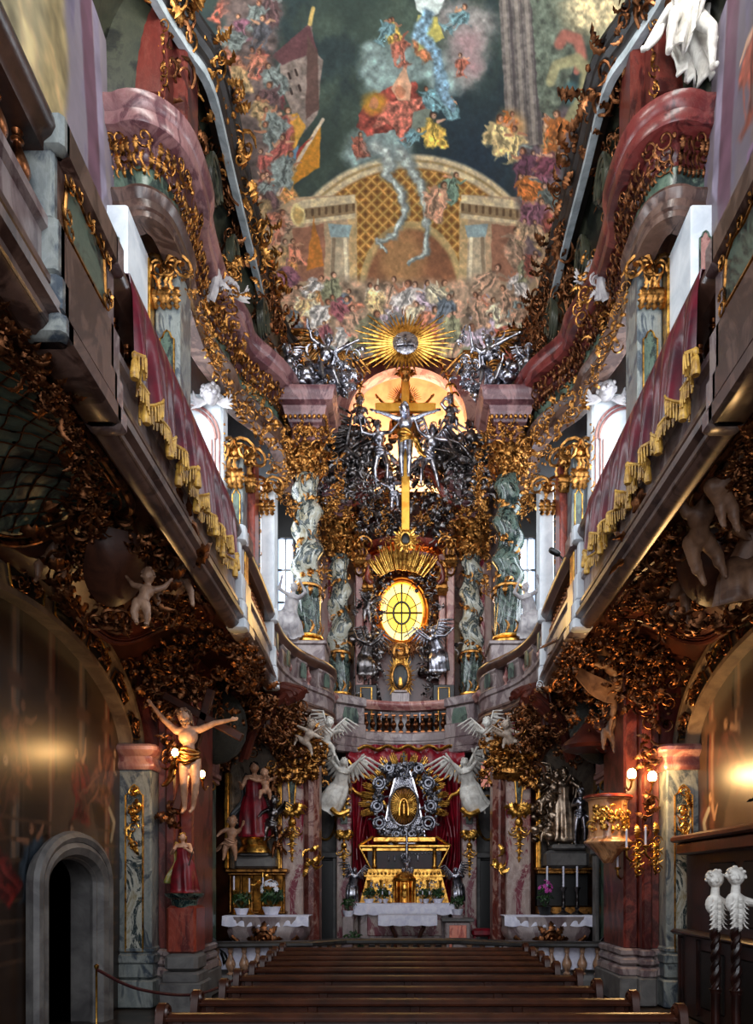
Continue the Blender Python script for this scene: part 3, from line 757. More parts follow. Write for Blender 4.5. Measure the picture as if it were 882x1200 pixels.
    for pts_, w in (([(440, 172), (452, 178), (458, 196), (452, 206), (472, 226), (474, 252), (462, 276), (444, 284), (452, 294)], [11, 9, 7, 5.5, 5, 4.5, 4, 3, 1.5]),
                    ([(470, 180), (480, 196), (494, 216), (498, 246), (502, 272), (498, 296), (480, 310)], [9, 6.5, 5, 4.5, 4, 3.5, 2])):
        P.line(pts_, w, (.50, .55, .54), soft=.8, warp=9); P.line([(x-1.5, y-1) for x, y in pts_], [k*.55 for k in w], (.78, .81, .78), soft=.9, warp=9, vary=.4)
    P.crowd([(533, 222), (520, 240)], 44, [(.48,.58,.50), (.78,.62,.50)], rng)
    pal2 = [(.62,.34,.30), (.70,.60,.48), (.34,.34,.36), (.54,.36,.42), (.72,.48,.38), (.50,.54,.52), (.66,.56,.40), (.40,.30,.30)]
    P.poly([(262, -5), (330, -5), (322, 70), (330, 130), (322, 210), (335, 300), (322, 330), (270, 130)], (.42, .36, .34), soft=8, warp=14, vary=.6, sc=8)
    P.crowd([(rng.uniform(265, 325), y) for y in range(4, 130, 9)]+[(rng.uniform(298, 334), y) for y in range(130, 330, 9)], 40, pal2, rng)
    P.poly([(600, 150), (680, 120), (660, 200), (640, 300), (622, 330), (610, 250)], (.40, .34, .36), soft=8, warp=14, vary=.6, sc=8)
    P.crowd([(rng.uniform(606, 650), y) for y in range(150, 330, 9)], 38, pal2, rng)
    # right: columns, dragon shapes, angel in orange
    for x in (592, 606, 618):
        P.poly([(x-8, -5), (x+8, -5), (x+18, 170), (x+2, 170)], (.46, .43, .41), warp=3, vary=.4); P.line([(x-2, -5), (x+8, 168)], 2.2, (.60, .56, .52)); P.line([(x+5, -5), (x+15, 168)], 2, (.34, .31, .31))
    P.poly([(622, -5), (690, -5), (680, 60), (650, 140), (632, 130)], (.42, .46, .40), warp=6, vary=.5)
    P.ell(700, 10, 40, 34, (.80, .74, .58), soft=.5, warp=16, vary=.5, sc=5)
    P.line([(655, 52), (662, 42), (676, 46), (682, 66), (676, 84)], [6, 7, 7, 6, 4], (.70, .44, .38), warp=3)
    P.line([(645, 96), (652, 76), (676, 70), (690, 84), (684, 110), (664, 142)], [5, 6, 7, 8, 8, 4], (.66, .64, .48), warp=3)
    P.ell(668, 108, 9, 12, (.30, .44, .46), soft=.4)
    P.ell(598, 150, 16, 20, (.80, .62, .40), soft=.5); P.crowd([(600, 148), (588, 165), (612, 160), (640, 190), (630, 215), (648, 150), (620, 195), (608, 215), (640, 240)], 42,
            [(.76,.46,.22), (.80,.72,.52), (.48,.26,.32), (.42,.46,.44), (.36,.22,.28)], rng)
    fine = .88+.24*fbm(qx/3.0, qy/3.0, 3)
    return P.c*fine[..., None]
o = painted_grid('ceiling', GV, paint_vault(GV), painted('ceiling_painting', .75)); o['kind'] = 'structure'
# ---- per-side walls
NP = painted('wall_painting', .34)
NU = painted('upper_wall_painting', .55)
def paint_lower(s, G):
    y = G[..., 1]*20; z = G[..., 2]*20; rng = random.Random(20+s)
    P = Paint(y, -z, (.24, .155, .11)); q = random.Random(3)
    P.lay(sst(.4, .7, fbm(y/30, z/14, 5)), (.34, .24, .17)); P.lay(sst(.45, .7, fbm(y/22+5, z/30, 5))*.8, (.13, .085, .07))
    for k, yy in enumerate(range(30, 252, 19)):      # painted colonnade
        P.poly([(yy, -112), (yy+6, -112), (yy+6, -48), (yy, -48)], (.52, .28, .21) if k % 2 else (.44, .40, .37), warp=1)
        P.line([(yy+1.6, -112), (yy+1.6, -48)], .8, (.64, .50, .40)); P.line([(yy+5, -112), (yy+5, -48)], .8, (.12, .08, .07))
        P.poly([(yy-1.5, -94), (yy+7.5, -94), (yy+7.5, -90), (yy-1.5, -90)], (.44, .29, .21), warp=.6)
    for k in range(8): P.line([(20, -20-5*k), (250, -24-5*k)], .5, (.40, .28, .20), warp=1)
    P.poly([(205, -70), (225, -74), (238, -50), (230, -36), (200, -40)], (.44, .34, .26), warp=5)
    P.crowd([(yy+rng.uniform(-4, 4), -rng.choice((44, 52, 60, 72, 80))) for yy in range(120, 250, 9)], 22, [(.50,.31,.23), (.60,.48,.38), (.52,.15,.13), (.28,.33,.38), (.68,.56,.46), (.36,.20,.15)], rng)
    P.line([(243, -66), (247, -62), (245, -56)], 1.1, (.80, .76, .68)); P.ell(236, -42, 2.4, 5, (.70, .64, .54))
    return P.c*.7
def paint_upper(s, G):
    y = G[..., 1]*20; z = G[..., 2]*20; rng = random.Random(40+s)
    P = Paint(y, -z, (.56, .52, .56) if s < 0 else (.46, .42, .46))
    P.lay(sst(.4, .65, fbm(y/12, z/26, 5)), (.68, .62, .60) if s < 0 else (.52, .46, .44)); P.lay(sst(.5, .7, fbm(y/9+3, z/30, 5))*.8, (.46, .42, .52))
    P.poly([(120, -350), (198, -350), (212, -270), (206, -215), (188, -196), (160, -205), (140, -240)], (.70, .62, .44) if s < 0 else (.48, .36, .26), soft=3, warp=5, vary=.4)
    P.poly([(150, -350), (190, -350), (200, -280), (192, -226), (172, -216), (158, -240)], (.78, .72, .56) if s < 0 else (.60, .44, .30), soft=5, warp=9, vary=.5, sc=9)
    P.ell(192, -305, 10, 22, (.80, .78, .66), soft=.5)
    P.poly([(213, -350), (222, -350), (236, -258), (232, -200), (226, -200), (226, -262)], (.42, .30, .36), soft=.8, warp=1.5)
    P.poly([(223, -350), (228, -350), (240, -262), (236, -256)], (.58, .54, .62), soft=.6, warp=1)
    P.line([(205, -235), (208, -205), (214, -185), (210, -165)], [3, 6, 5, 4], (.48, .60, .66), warp=9, vary=.6, sc=4); P.line([(207, -228), (212, -190)], [1, 2], (.80, .84, .86), warp=7)
    P.poly([(216, -232), (230, -250), (236, -200), (222, -170)], (.56, .40, .46), warp=5, vary=.4)
    P.poly([(218, -180), (236, -186), (238, -140), (222, -140)], (.72, .58, .42), warp=4)
    if s > 0: P.crowd([(195, -300), (210, -270), (202, -240), (214, -225), (188, -260)], 28, [(.56,.30,.24), (.50,.40,.50), (.66,.50,.40), (.34,.40,.46)], rng)
    return P.c
for s in (-1, 1):
    X = M(s, 4.85)
    yy, zz = np.meshgrid(np.linspace(1.2, 12.7, 420), np.linspace(0, 6.9, 240), indexing='ij')
    G = np.stack([np.full_like(yy, X), yy, zz], -1)
    hole = (yy > 9.62) & (yy < 11.42) & (zz < 2.45+.35*np.sqrt(np.clip(1-((yy-10.5)/1.0)**2, 0, 1))-.2) if s < 0 else None
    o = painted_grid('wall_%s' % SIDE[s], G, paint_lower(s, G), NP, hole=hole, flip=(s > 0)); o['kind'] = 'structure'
    yy, zz = np.meshgrid(np.linspace(1.2, 12.3, 330), np.linspace(6.8, 18.6, 330), indexing='ij')
    G = np.stack([np.full_like(yy, X)+s*-.02, yy, zz], -1)
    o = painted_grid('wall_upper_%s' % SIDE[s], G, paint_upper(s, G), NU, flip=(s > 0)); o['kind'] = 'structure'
    # side windows above the gallery: dark embrasure walls with pale reveals
    m = MB(); xa, xb = sorted((M(s, 5.45), M(s, 5.6)))
    box(m, xa, xb, 12.3, 22.5, 5.9, 18.5); struct(m, 'wall_window_bay_%s' % SIDE[s], WHITEP, smooth=False)
    m = MB(); xa, xb = sorted((M(s, 4.95), M(s, 5.5))); box(m, xa, xb, 12.2, 12.9, 0, 18.5); struct(m, 'wall_pier_%s' % SIDE[s], DARKBR, smooth=False)
    # lower wall further in, and the screen wall of the side altars
    m = MB(); xa, xb = sorted((M(s, 4.88), M(s, 5.1))); box(m, xa, xb, 12.6, 18.3, 0, 6.6); struct(m, 'wall_chapel_%s' % SIDE[s], DARKBR, smooth=False)
    m = MB(); xa, xb = sorted((M(s, 2.0), M(s, 5.0)))
    xa, xb = sorted((M(s, 2.32), M(s, 5.0))); box(m, xa, xb, 17.9, 18.25, 0, 6.0); struct(m, 'wall_altar_%s' % SIDE[s], DARKBR, smooth=False)
    m = MB(); xa, xb = sorted((M(s, 3.0), M(s, 5.5))); box(m, xa, xb, 21.4, 21.7, 0, 17); struct(m, 'wall_choir_%s' % SIDE[s], WHITEP, smooth=False)
    # inner jamb wall of the passage behind the screen
    m = MB(); xa, xb = sorted((M(s, 2.45), M(s, 2.65))); box(m, xa, xb, 18.25, 21.5, 0, 6.4); struct(m, 'wall_passage_%s' % SIDE[s], STONE, smooth=False)
# ---- apse
m = MB(); n = 40; V = []; F = []
zs = np.array([0, 3, 6, 9, 12, 14.6]); a = np.linspace(0, pi, n+1)
V = np.array([[(.1+2.75*cos(t), 21.6+2.7*sin(t), z) for z in zs] for t in a])
m.add(V, {4: grid_faces(n+1, len(zs))}); struct(m, 'wall_apse', GREYM)
PEACH = plain('peach_fresco', (.95,.74,.52), (.84,.58,.40), .8, 1.6, .05)  # warm light on the upper apse put into its wall colour
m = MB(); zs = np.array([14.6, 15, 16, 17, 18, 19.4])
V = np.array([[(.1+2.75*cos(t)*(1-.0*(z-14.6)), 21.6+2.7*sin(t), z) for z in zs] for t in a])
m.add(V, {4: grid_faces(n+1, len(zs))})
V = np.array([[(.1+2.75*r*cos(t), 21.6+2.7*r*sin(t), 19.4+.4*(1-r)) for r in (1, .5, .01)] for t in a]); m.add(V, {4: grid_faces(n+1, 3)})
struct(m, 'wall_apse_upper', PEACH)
# marble arch in front of the lit upper apse (its opening shows the peach vault)
def arch_ring(m, c, r0, r1, y0, y1, a0=0, a1=pi, n=28, sx=1.0, sz=1.0):
    a = np.linspace(a0, a1, n); P = []
    for (r, y) in ((r0, y0), (r1, y0), (r1, y1), (r0, y1)):
        P.append(np.stack([c[0]+r*np.cos(a)*sx, np.full(n, y), c[1]+r*np.sin(a)*sz], 1))
    V = np.stack(P, 1); m.add(V, {4: grid_faces(n, 4, False, True), 'n': [[0,1,2,3], [(n-1)*4+i for i in (3,2,1,0)]]})
m = MB(); arch_ring(m, (.12, 15.35), 1.75, 2.35, 21.5, 21.9, .0, pi, sz=.88); arch_ring(m, (.12, 15.35), 1.70, 1.80, 21.44, 21.9, .0, pi, sz=.88); arch_ring(m, (.12, 15.35), 2.3, 2.44, 21.4, 21.9, 0, pi, sz=.88)
struct(m, 'trim_apse_arch', PINKM)
m = MB(); a = np.linspace(.0, pi, 30)
poly = [(.12+2.3*cos(t), 14.6+1.84*sin(t)) for t in a]+[(-3.4, 14.6), (-3.4, 17.6), (3.6, 17.6), (3.6, 14.6)]
# spandrel wall above the arch
V = []
for t in a:
    x, z = .12+2.3*cos(t), 15.35+2.02*sin(t); V.append(((x, 21.7, z), (x*1.0+(1.2*cos(t)), 21.7, 18.5)))
m.add(np.array(V), {4: grid_faces(len(a), 2)}); struct(m, 'wall_arch_spandrel', PINKM)
# ---- upper entablature, cove and rim on both sides
EP = [(5.0,12.30), (4.62,12.30), (4.40,12.24), (4.20,12.30), (4.04,12.5), (3.98,12.9), (3.98,13.5), (4.1,13.85), (4.16,14.4), (4.16,15.4), (4.02,16.1), (3.92,16.5), (3.92,17.0), (3.78,17.4), (3.52,17.8), (3.30,18.2), (3.15,18.7), (3.1,19.6), (3.1,21.4)]
CORN = [(-.3,13.72), (-.04,13.72), (.0,13.78), (.0,13.86), (.05,13.90), (.08,13.98), (.08,14.10), (.38,14.16), (.40,14.20), (.40,14.34), (.44,14.38), (.48,14.48), (.48,14.56), (.42,14.62), (-.3,14.70)]
ARCHI = [(-.3,12.95), (.04,12.95), (.04,13.05), (.08,13.08), (.08,13.2), (.12,13.25), (.16,13.32), (.14,13.38), (-.3,13.38)]
MAUVE = marble('mauve_marble', (.47,.30,.31), (.58,.42,.42), (.36,.21,.24), (.80,.70,.68), 1.3)
for s in (-1, 1):
    path = [(M(s, x), y) for x, y in catmull(EP, 4)]
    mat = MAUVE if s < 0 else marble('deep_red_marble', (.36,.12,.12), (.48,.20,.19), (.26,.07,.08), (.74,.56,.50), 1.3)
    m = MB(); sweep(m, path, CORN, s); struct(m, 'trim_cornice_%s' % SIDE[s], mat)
    m = MB(); sweep(m, path, ARCHI, s); struct(m, 'trim_architrave_%s' % SIDE[s], BROWNM)
    m = MB(); sweep(m, path, [(-.3,13.3), (0,13.3), (0,13.8), (-.3,13.8)], s); fr = struct(m, 'trim_frieze_%s' % SIDE[s], GREENM)
    g = MB(); P = np.array([(x, y, 0) for x, y in path]); L = np.concatenate([[0], np.cumsum(np.linalg.norm(np.diff(P, axis=0), axis=1))])
    for d in np.arange(.1, L[-1], .085):
        x = np.interp(d, L, P[:, 0]); y = np.interp(d, L, P[:, 1]); x2 = np.interp(d+.05, L, P[:, 0]); y2 = np.interp(d+.05, L, P[:, 1])
        nx, ny = -(y2-y), (x2-x); k = math.hypot(nx, ny)+1e-9; nx, ny = nx/k*s, ny/k*s
        for (o_, z_, w_) in ((.20, 14.10, .17), (.11, 13.96, .16), (.04, 13.80, .12)):
            put(g, R0.choice('llbsm'), (x+nx*o_, y+ny*o_, z_), (nx, ny, -.5), w_*1.4, pi)
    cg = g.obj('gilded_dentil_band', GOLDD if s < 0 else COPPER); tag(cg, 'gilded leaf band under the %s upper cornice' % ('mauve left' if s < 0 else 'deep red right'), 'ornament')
    # attic pier above the entablature
    m = MB(); xa, xb = sorted((M(s, 3.95), M(s, 4.9))); bbox(m, xa, xb, 12.25, 13.1, 14.6, 18.4, .04)
    xa, xb = sorted((M(s, 3.72), M(s, 4.0))); bbox(m, xa, xb, 12.6, 13.3, 14.6, 18.0, .04)
    xa, xb = sorted((M(s, 4.0), M(s, 4.5))); bbox(m, xa, xb, 12.17, 12.3, 14.9, 18.2, .03)
    struct(m, 'trim_attic_pier_%s' % SIDE[s], marble('dark_red_marble', (.30,.11,.10), (.42,.18,.15), (.22,.07,.07), (.66,.48,.42), 1.3))
    g = MB()
    for k in range(22): put(g, R0.choice('lmbs'), (M(s, 3.98), 12.2, 14.85+k*.15), (0, -1, -.3), .17, pi+R0.uniform(-.4, .4))
    for k in range(16): put(g, R0.choice('lmb'), (M(s, 4.55), 12.2, 14.9+k*.2), (0, -1, -.3), .12, pi)
    tag(g.obj('gilded_garland', GOLDD), 'thin gilded garland running up the %s attic pier above the cornice' % SIDE[s], 'ornament')
    # cove
    ya = np.linspace(2, 21.6, 60); GC = []
    lipx = np.interp(ya, [y for x, y in EP[5:]], [x for x, y in EP[5:]]); 
    lipx = np.where(ya < 12.2, 4.8, lipx); rx = vw(ya)
    for i, y in enumerate(ya):
        row = []
        for k in np.linspace(0, 1, 12):
            x0 = lipx[i]+.15; x1 = rx[i]+.05
            row.append((M(s, x1+(x0-x1)*(cos(k*pi/2)) if k < 1 else x1), y, 14.62+(16.55-14.62)*sin(k*pi/2)))
        GC.append(row)
    m = MB(); m.add(np.array(GC), {4: grid_faces(60, 12)}); struct(m, 'wall_cove_%s' % SIDE[s], COVE)
    # rim of the ceiling picture
    rp = catmull([(M(s, vw(y)), y) for y in (2, 6, 11.0, 11.8, 12.6, 13.3, 15, 17, 18.5, 19.6, 20.4)], 5)
    m = MB(); sweep(m, rp, [(-.35,16.30), (-.05,16.24), (.0,16.28), (.02,16.36), (.10,16.42), (.12,16.5), (.2,16.55), (.2,16.62), (-.3,16.66)], s); rim = struct(m, 'trim_ceiling_rim_%s' % SIDE[s], plain('dark_rim', (.16,.15,.15), (.08,.07,.07), .35))
    m = MB(); sweep(m, rp, [(-.18,16.10), (-.04,16.08), (-.03,16.16), (-.05,16.27), (-.18,16.27)], s); struct(m, 'trim_ceiling_lip_%s' % SIDE[s], plain('pale_lip', (.70,.74,.76), (.56,.60,.62), .4))
    for k, y in enumerate(np.arange(11.9, 20.3, .52)):
        g = MB(); x = M(s, vw(y)-.05); cluster(g, (x, y, 16.46), (-s*.6, -.25, -.8), .50 if k % 3 else .66, R0, 'llmbs', 9)
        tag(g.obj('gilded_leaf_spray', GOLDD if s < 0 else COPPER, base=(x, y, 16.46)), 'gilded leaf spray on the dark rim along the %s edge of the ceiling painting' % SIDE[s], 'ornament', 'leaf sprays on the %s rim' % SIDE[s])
    g = MB()      # cove ornament: scrolls, volutes
    for k in range(64):
        y = R0.uniform(12.3, 20.4); f = R0.uniform(.12, .9)
        x0 = float(np.interp(y, ya, lipx))+.15; x1 = float(vw(y))+.05
        p = (M(s, x1+(x0-x1)*cos(f*pi/2)-.06), y, 14.62+1.93*sin(f*pi/2)-.02)
        cluster(g, p, (-s*.8, -.35, -.5), R0.uniform(.3, .6), R0, 'lmsfbs', 5)
    tag(g.obj('cove_scrollwork', COPPER), 'dark gilded scrolls and flowers covering the %s cove below the ceiling painting' % SIDE[s], 'ornament')
    g = MB()
    for (y, r) in ((14.2, .42), (15.9, .36), (17.7, .42), (19.2, .34)):   # big stucco volutes in the cove
        x = M(s, 3.75 if y < 17 else 3.45); 
        for t in range(3):
            aa = np.linspace(0, 3.6*pi, 40); rr = r*(1-.85*aa/aa[-1])
            P = np.stack([np.full(40, x)+.05*t*-s, y+rr*np.cos(aa), 15.25+rr*1.2*np.sin(aa)+t*.05], 1)
            tube(g, P, .055*np.linspace(1, .5, 40), 6)
    tag(g.obj('stucco_volutes', COVE), 'curled dark green volutes in the %s cove between cornice and rim' % SIDE[s], 'ornament')
# ---- upper piers and pilasters above the gallery
def strips(g, x0, x1, y, z0, z1, rng, w=.03):     # gilded edge mouldings on a front face
    for x in (x0, x1): bbox(g, x-w/2, x+w/2, y-.05, y+.01, z0, z1, .01)
def capital(g, x0, x1, y, z0, z1, rng, n=10, sz=None):
    sz = sz or (z1-z0)*.62; w = x1-x0
    for k in range(n):
        x = x0+w*(k+.5)/n
        put(g, 'l', (x, y-.01, z0), (0, -1, -.15), sz*.8, rng.uniform(-.15, .15))
        put(g, 'm', (x, y-.02, z0+(z1-z0)*.35), (0, -1, -.1), sz*.6, rng.uniform(-.3, .3), mir=rng.random() < .5)
    for sg, x in ((-1, x0), (1, x1)):
        put(g, 's', (x, y-.07, z1-sz*.4), (sg*.5, -1, 0), sz*.95, 0, mir=sg > 0); put(g, 's', (x-sg*w*.3, y-.1, z1-sz*.45), (0, -1, 0), sz*.7, 0, mir=sg < 0)
    ellipsoid(g, ((x0+x1)/2, y-.1, z1-sz*.3), (sz*.25, sz*.2, sz*.3), seg=8, rings=6)
def pilaster(name, label, s, xa, xb, y, z0, z1, depth, mat, panel=None, cap=True, edge=GOLD, capz=.75, base=True, pm=None, drops=0, cmat=None):
    x0, x1 = sorted((M(s, xa), M(s, xb))); w = x1-x0
    t = thing(name, label, 'pilaster', ((x0+x1)/2, y, z0)); T = (-(x0+x1)/2, -y, -z0)
    def em(mb, nm, mt): 
        V, F = mb.data(); k = MB(); k.add(V, F, t=T); return k.obj(nm, mt, t)
    m = MB(); bbox(m, x0, x1, y, y+depth, z0, z1, .025); em(m, 'shaft', mat)
    if panel:
        m = MB(); pz0, pz1, inset = panel; a = x0+w*inset; b = x1-w*inset; c = (a+b)/2; hw = (b-a)/2
        poly = [(a, pz0), (b, pz0), (b, pz1-hw*1.2), (b-hw*.35, pz1-hw*1.0), (c+hw*.4, pz1-hw*.3), (c, pz1), (c-hw*.4, pz1-hw*.3), (a+hw*.35, pz1-hw*1.0), (a, pz1-hw*1.2)]
        extrude_poly(m, poly, y-.022, y+.01); em(m, 'panel', pm or PINKM)
        m = MB(); tube(m, [(p[0], y-.025, p[1]) for p in poly], .016, 6, closed=True, up=(0,1,0)); em(m, 'panel_frame', edge)
    if cap:
        m = MB(); capital(m, x0-.02, x1+.02, y, z1-capz, z1-.02, R0, max(3, int(w/.09))); em(m, 'capital', cmat or GOLDD)
    if base:
        m = MB(); bbox(m, x0-.05, x1+.05, y-.06, y+depth, z0, z0+.16, .02); bbox(m, x0-.03, x1+.03, y-.035, y+depth, z0+.16, z0+.3, .05); em(m, 'base', mat)
    if drops:
        m = MB()
        for k in range(drops): drop(m, ((x0+x1)/2, y-.04, z1-capz-.1-k*1.2), (0,-1,0), 1.0, w*.35, R0)
        em(m, 'gilded_drop', GOLD)
    return t
for s in (-1, 1):
    L = SIDE[s]
    pilaster('upper_pilaster', 'tall white pilaster with slim rose arched panel beside the %s picture wall over the gallery' % L, s, 4.50, 4.95, 12.0, 6.7, 12.96, 1.2, WHITEP, (7.0, 12.5, .30), cap=False, edge=GREENM)
    pilaster('upper_pilaster', 'blue grey marble pilaster with gilt capital, beside the white pilaster above the %s gallery' % L, s, 4.02, 4.46, 13.2, 6.7, 12.96, .7, BLUEM, (7.2, 11.8, .22), cap=True, pm=GREENM, capz=.8, cmat=GOLDD)
    x0, x1 = sorted((M(s, 4.46), M(s, 4.52))); m = MB(); bbox(m, x0, x1, 12.95, 13.2, 6.7, 12.9, .01); tag(m.obj('gilded_moulding', GOLD), 'gilt edge strip between white and blue grey pilaster above the %s gallery' % L, 'moulding')
    # white window bay pier with arched niche head
    m = MB(); x0, x1 = sorted((M(s, 4.08), M(s, 5.45))); bbox(m, x0, x1, 16.6, 17.1, 6.2, 12.96, .05); struct(m, 'wall_window_pier_%s' % L, WHITEP)
    m = MB(); c = M(s, 4.85)
    for rr in (.62, .70): tube(m, [(c+rr*cos(t), 16.56, 11.9+rr*1.1*sin(t)) for t in np.linspace(0, pi, 20)], .03, 6)
    x = M(s, 4.15)
    for k, dx in enumerate((0, .1, .17)): bbox(m, x+s*dx-.015, x+s*dx+.015, 16.54, 16.62, 7.0, 11.9, .01)
    struct(m, 'trim_window_pier_%s' % L, PINKM)
    g = MB(); 
    for k in range(26): put(g, R0.choice('lmb'), (M(s, 4.03), 16.55, 7.2+k*.2), (0,-1,0), .16, R0.uniform(-.5, .5))
    tag(g.obj('gilded_vine', GOLDD), 'gilt vine climbing the inner edge of the white window pier above the %s gallery' % L, 'ornament')
    pilaster('upper_pilaster', 'grey marble pilaster with gilt strips just past the white window pier over the %s gallery' % L, s, 3.72, 4.02, 17.0, 6.3, 12.0, .5, BLUEM, (7.0, 11.0, .22), pm=GREENM, capz=1.0)
    pilaster('upper_pilaster', 'narrow red marble pilaster with gilt capital at the bend of the %s gallery' % L, s, 3.52, 3.70, 17.35, 6.3, 12.0, .5, REDM, None, capz=.9)
    pilaster('upper_pilaster', 'pale plaster pilaster with gilt scroll head nearest the window beside the %s giant twisted column' % L, s, 3.18, 3.52, 18.0, 6.3, 11.7, .5, WHITEP, None, capz=.8)
    g = MB()
    for k in range(30): put(g, R0.choice('lmbs'), (M(s, 3.88), 17.15, 7.2+k*.16), (0,-1,0), .15, R0.uniform(-.6, .6))
    for k in range(24): put(g, R0.choice('lmb'), (M(s, 3.53), 17.95, 7.2+k*.18), (0,-1,0), .13, R0.uniform(-.6, .6))
    tag(g.obj('gilded_vine', GOLDD), 'gilt vines on the slim pilasters at the bend of the %s gallery' % L, 'ornament')
    # scrollwork that links piers and entablature
    g = MB(); garland(g, [(M(s,3.98),13.15,12.9), (M(s,3.9),14.5,12.7), (M(s,4.0),16.4,12.9)], (-s*.6,-.8,-.1), .26, R0, .24, 'llms')
    garland(g, [(M(s,3.9),16.5,12.8), (M(s,3.5),17.4,12.6), (M(s,3.1),18.0,11.9), (M(s,2.95),18.3,11.2)], (-s*.4,-.9,-.1), .30, R0, .17, 'llmsb')
    garland(g, [(M(s,3.7),17.0,13.3), (M(s,3.2),17.9,12.9), (M(s,2.85),18.5,12.6)], (-s*.4,-.9,-.1), .34, R0, .2, 'llmsb')
    tag(g.obj('gilded_scrollwork', GOLDD), 'gilt scrollwork hanging in loops from the %s architrave towards the giant column' % L, 'ornament')
    # windows (in the recess behind the giant columns): leaded light seen edge on
    w = MB(); xs = M(s, 3.7)
    x0, x1 = sorted((M(s, 3.15), M(s, 3.6))); 
    fr = MB(); 
    for k in range(4): z = 9.0+k*.9; bbox(fr, x0, x1, 20.9, 20.96, z, z+.05, .01)
    for k in range(3): x = x0+(x1-x0)*k/2; bbox(fr, x-.02, x+.02, 20.9, 20.96, 9.0, 11.75, .01)
    bbox(fr, min(M(s,3.0), M(s,4.4)), max(M(s,3.0), M(s,4.4)), 21.0, 21.05, 6.3, 13, .01)
    o = struct(fr, 'window_%d' % (1 if s < 0 else 2), BLACK)
    p = MB(); box(p, x0, x1, 20.97, 20.99, 9.0, 11.7); pn = p.obj('pane', emit('window_sky', (.80,.88,1.0), .9), o, smooth=False)
    m = MB(); a, b = sorted((M(s, 2.62), M(s, 2.82))); bbox(m, a, b, 20.3, 21.2, 6.3, 12.2, .03); struct(m, 'wall_column_reveal_%s' % L, WHITEP)
# ================================================================ GALLERIES
GP = catmull([(2.65,1.5), (2.65,4), (2.65,7), (2.65,10), (2.65,12.5), (2.70,14.2), (2.76,15.4), (2.74,16.4), (2.55,17.4), (2.24,18.1), (2.0,18.55), (1.88,19.1), (1.95,19.8)], 6)
CP = catmull([(-2.02,20.3), (-1.88,20.8), (-1.2,21.35), (-.5,21.6), (0,21.66), (.5,21.6), (1.2,21.35), (1.88,20.8), (2.02,20.3)], 6)
GCORN = [(-.16,6.03), (-.10,5.97), (-.04,5.97), (.02,6.0), (.06,6.05), (.06,6.10), (.12,6.14), (.13,6.20), (.06,6.26), (.04,6.30), (.07,6.33), (.07,6.38), (.0,6.42), (-.16,6.42)]
GBASE = [(-.28,6.42), (.0,6.42), (.0,6.70), (.045,6.73), (.045,6.80), (-.02,6.84), (-.28,6.84)]
GRAIL = [(-.26,7.30), (.0,7.30), (.02,7.34), (.07,7.38), (.10,7.44), (.09,7.50), (.04,7.55), (-.22,7.55), (-.28,7.48), (-.28,7.38)]
BALP = smoothprof([(.055,.0), (.06,.03), (.03,.06), (.05,.10), (.085,.17), (.080,.23), (.045,.31), (.028,.37), (.045,.39), (.028,.41), (.04,.45), (.052,.46)], 3)
def baluster_mesh(h=.46, k=1.0):
    m = MB(); lathe(m, [(r*k, z*h/.46) for r, z in BALP], seg=12)
    box(m, -.06*k, .06*k, -.06*k, .06*k, -.02, .01); box(m, -.055*k, .055*k, -.055*k, .055*k, h-.005, h+.03); return m.mesh('baluster')
GBAL = {}
for nm, mt in (('b', metal('bronzed_baluster', (.58,.36,.22), (.20,.11,.08), .35, 8, .2)), ('p', PINKM)):
    me = baluster_mesh(); me.materials.append(mt); GBAL[nm] = me
def add_bal(me, par, x, y, z):
    o = bpy.data.objects.new('baluster', me); COL.objects.link(o); o.parent = par; o.location = (x, y, z); return o
def along(path, d):
    P = np.array(path); L = np.concatenate([[0], np.cumsum(np.linalg.norm(np.diff(P, axis=0), axis=1))])
    x = np.interp(d, L, P[:, 0]); y = np.interp(d, L, P[:, 1]); x2 = np.interp(d+.03, L, P[:, 0]); y2 = np.interp(d+.03, L, P[:, 1])
    if d > L[-1]-.03: x2, y2 = 2*x-np.interp(d-.03, L, P[:, 0]), 2*y-np.interp(d-.03, L, P[:, 1])
    return x, y, math.atan2(y2-y, x2-x), L[-1]
def gpost(par, s, path, d, w=.32, mat=WHITEP, panel=True, name='pedestal'):
    x, y, a, _ = along(path, d); m = MB()
    ys = s   # nave side is at +y*s in the local frame (x along the path)
    def bb(x0, x1, o0, o1, z0, z1, b=.02):
        y0, y1 = sorted((o0*ys, o1*ys)); bbox(m, x0, x1, y0, y1, z0, z1, b)
    bb(-w/2, w/2, -.32, .07, 6.82, 7.32); bb(-w/2-.03, w/2+.03, -.33, .11, 6.42, 6.82); bb(-w/2-.03, w/2+.03, -.34, .15, 7.30, 7.57, .03)
    bb(-w/2-.05, w/2+.05, -.14, .17, 5.96, 6.14, .03); bb(-w/2-.04, w/2+.04, -.14, .14, 6.14, 6.42, .03)
    k = MB(); V, F = m.data(); k.add(V, F, rotm(0, 0, a), (x, y, 0)); o = k.obj(name, mat, par)
    return o, x, y, a
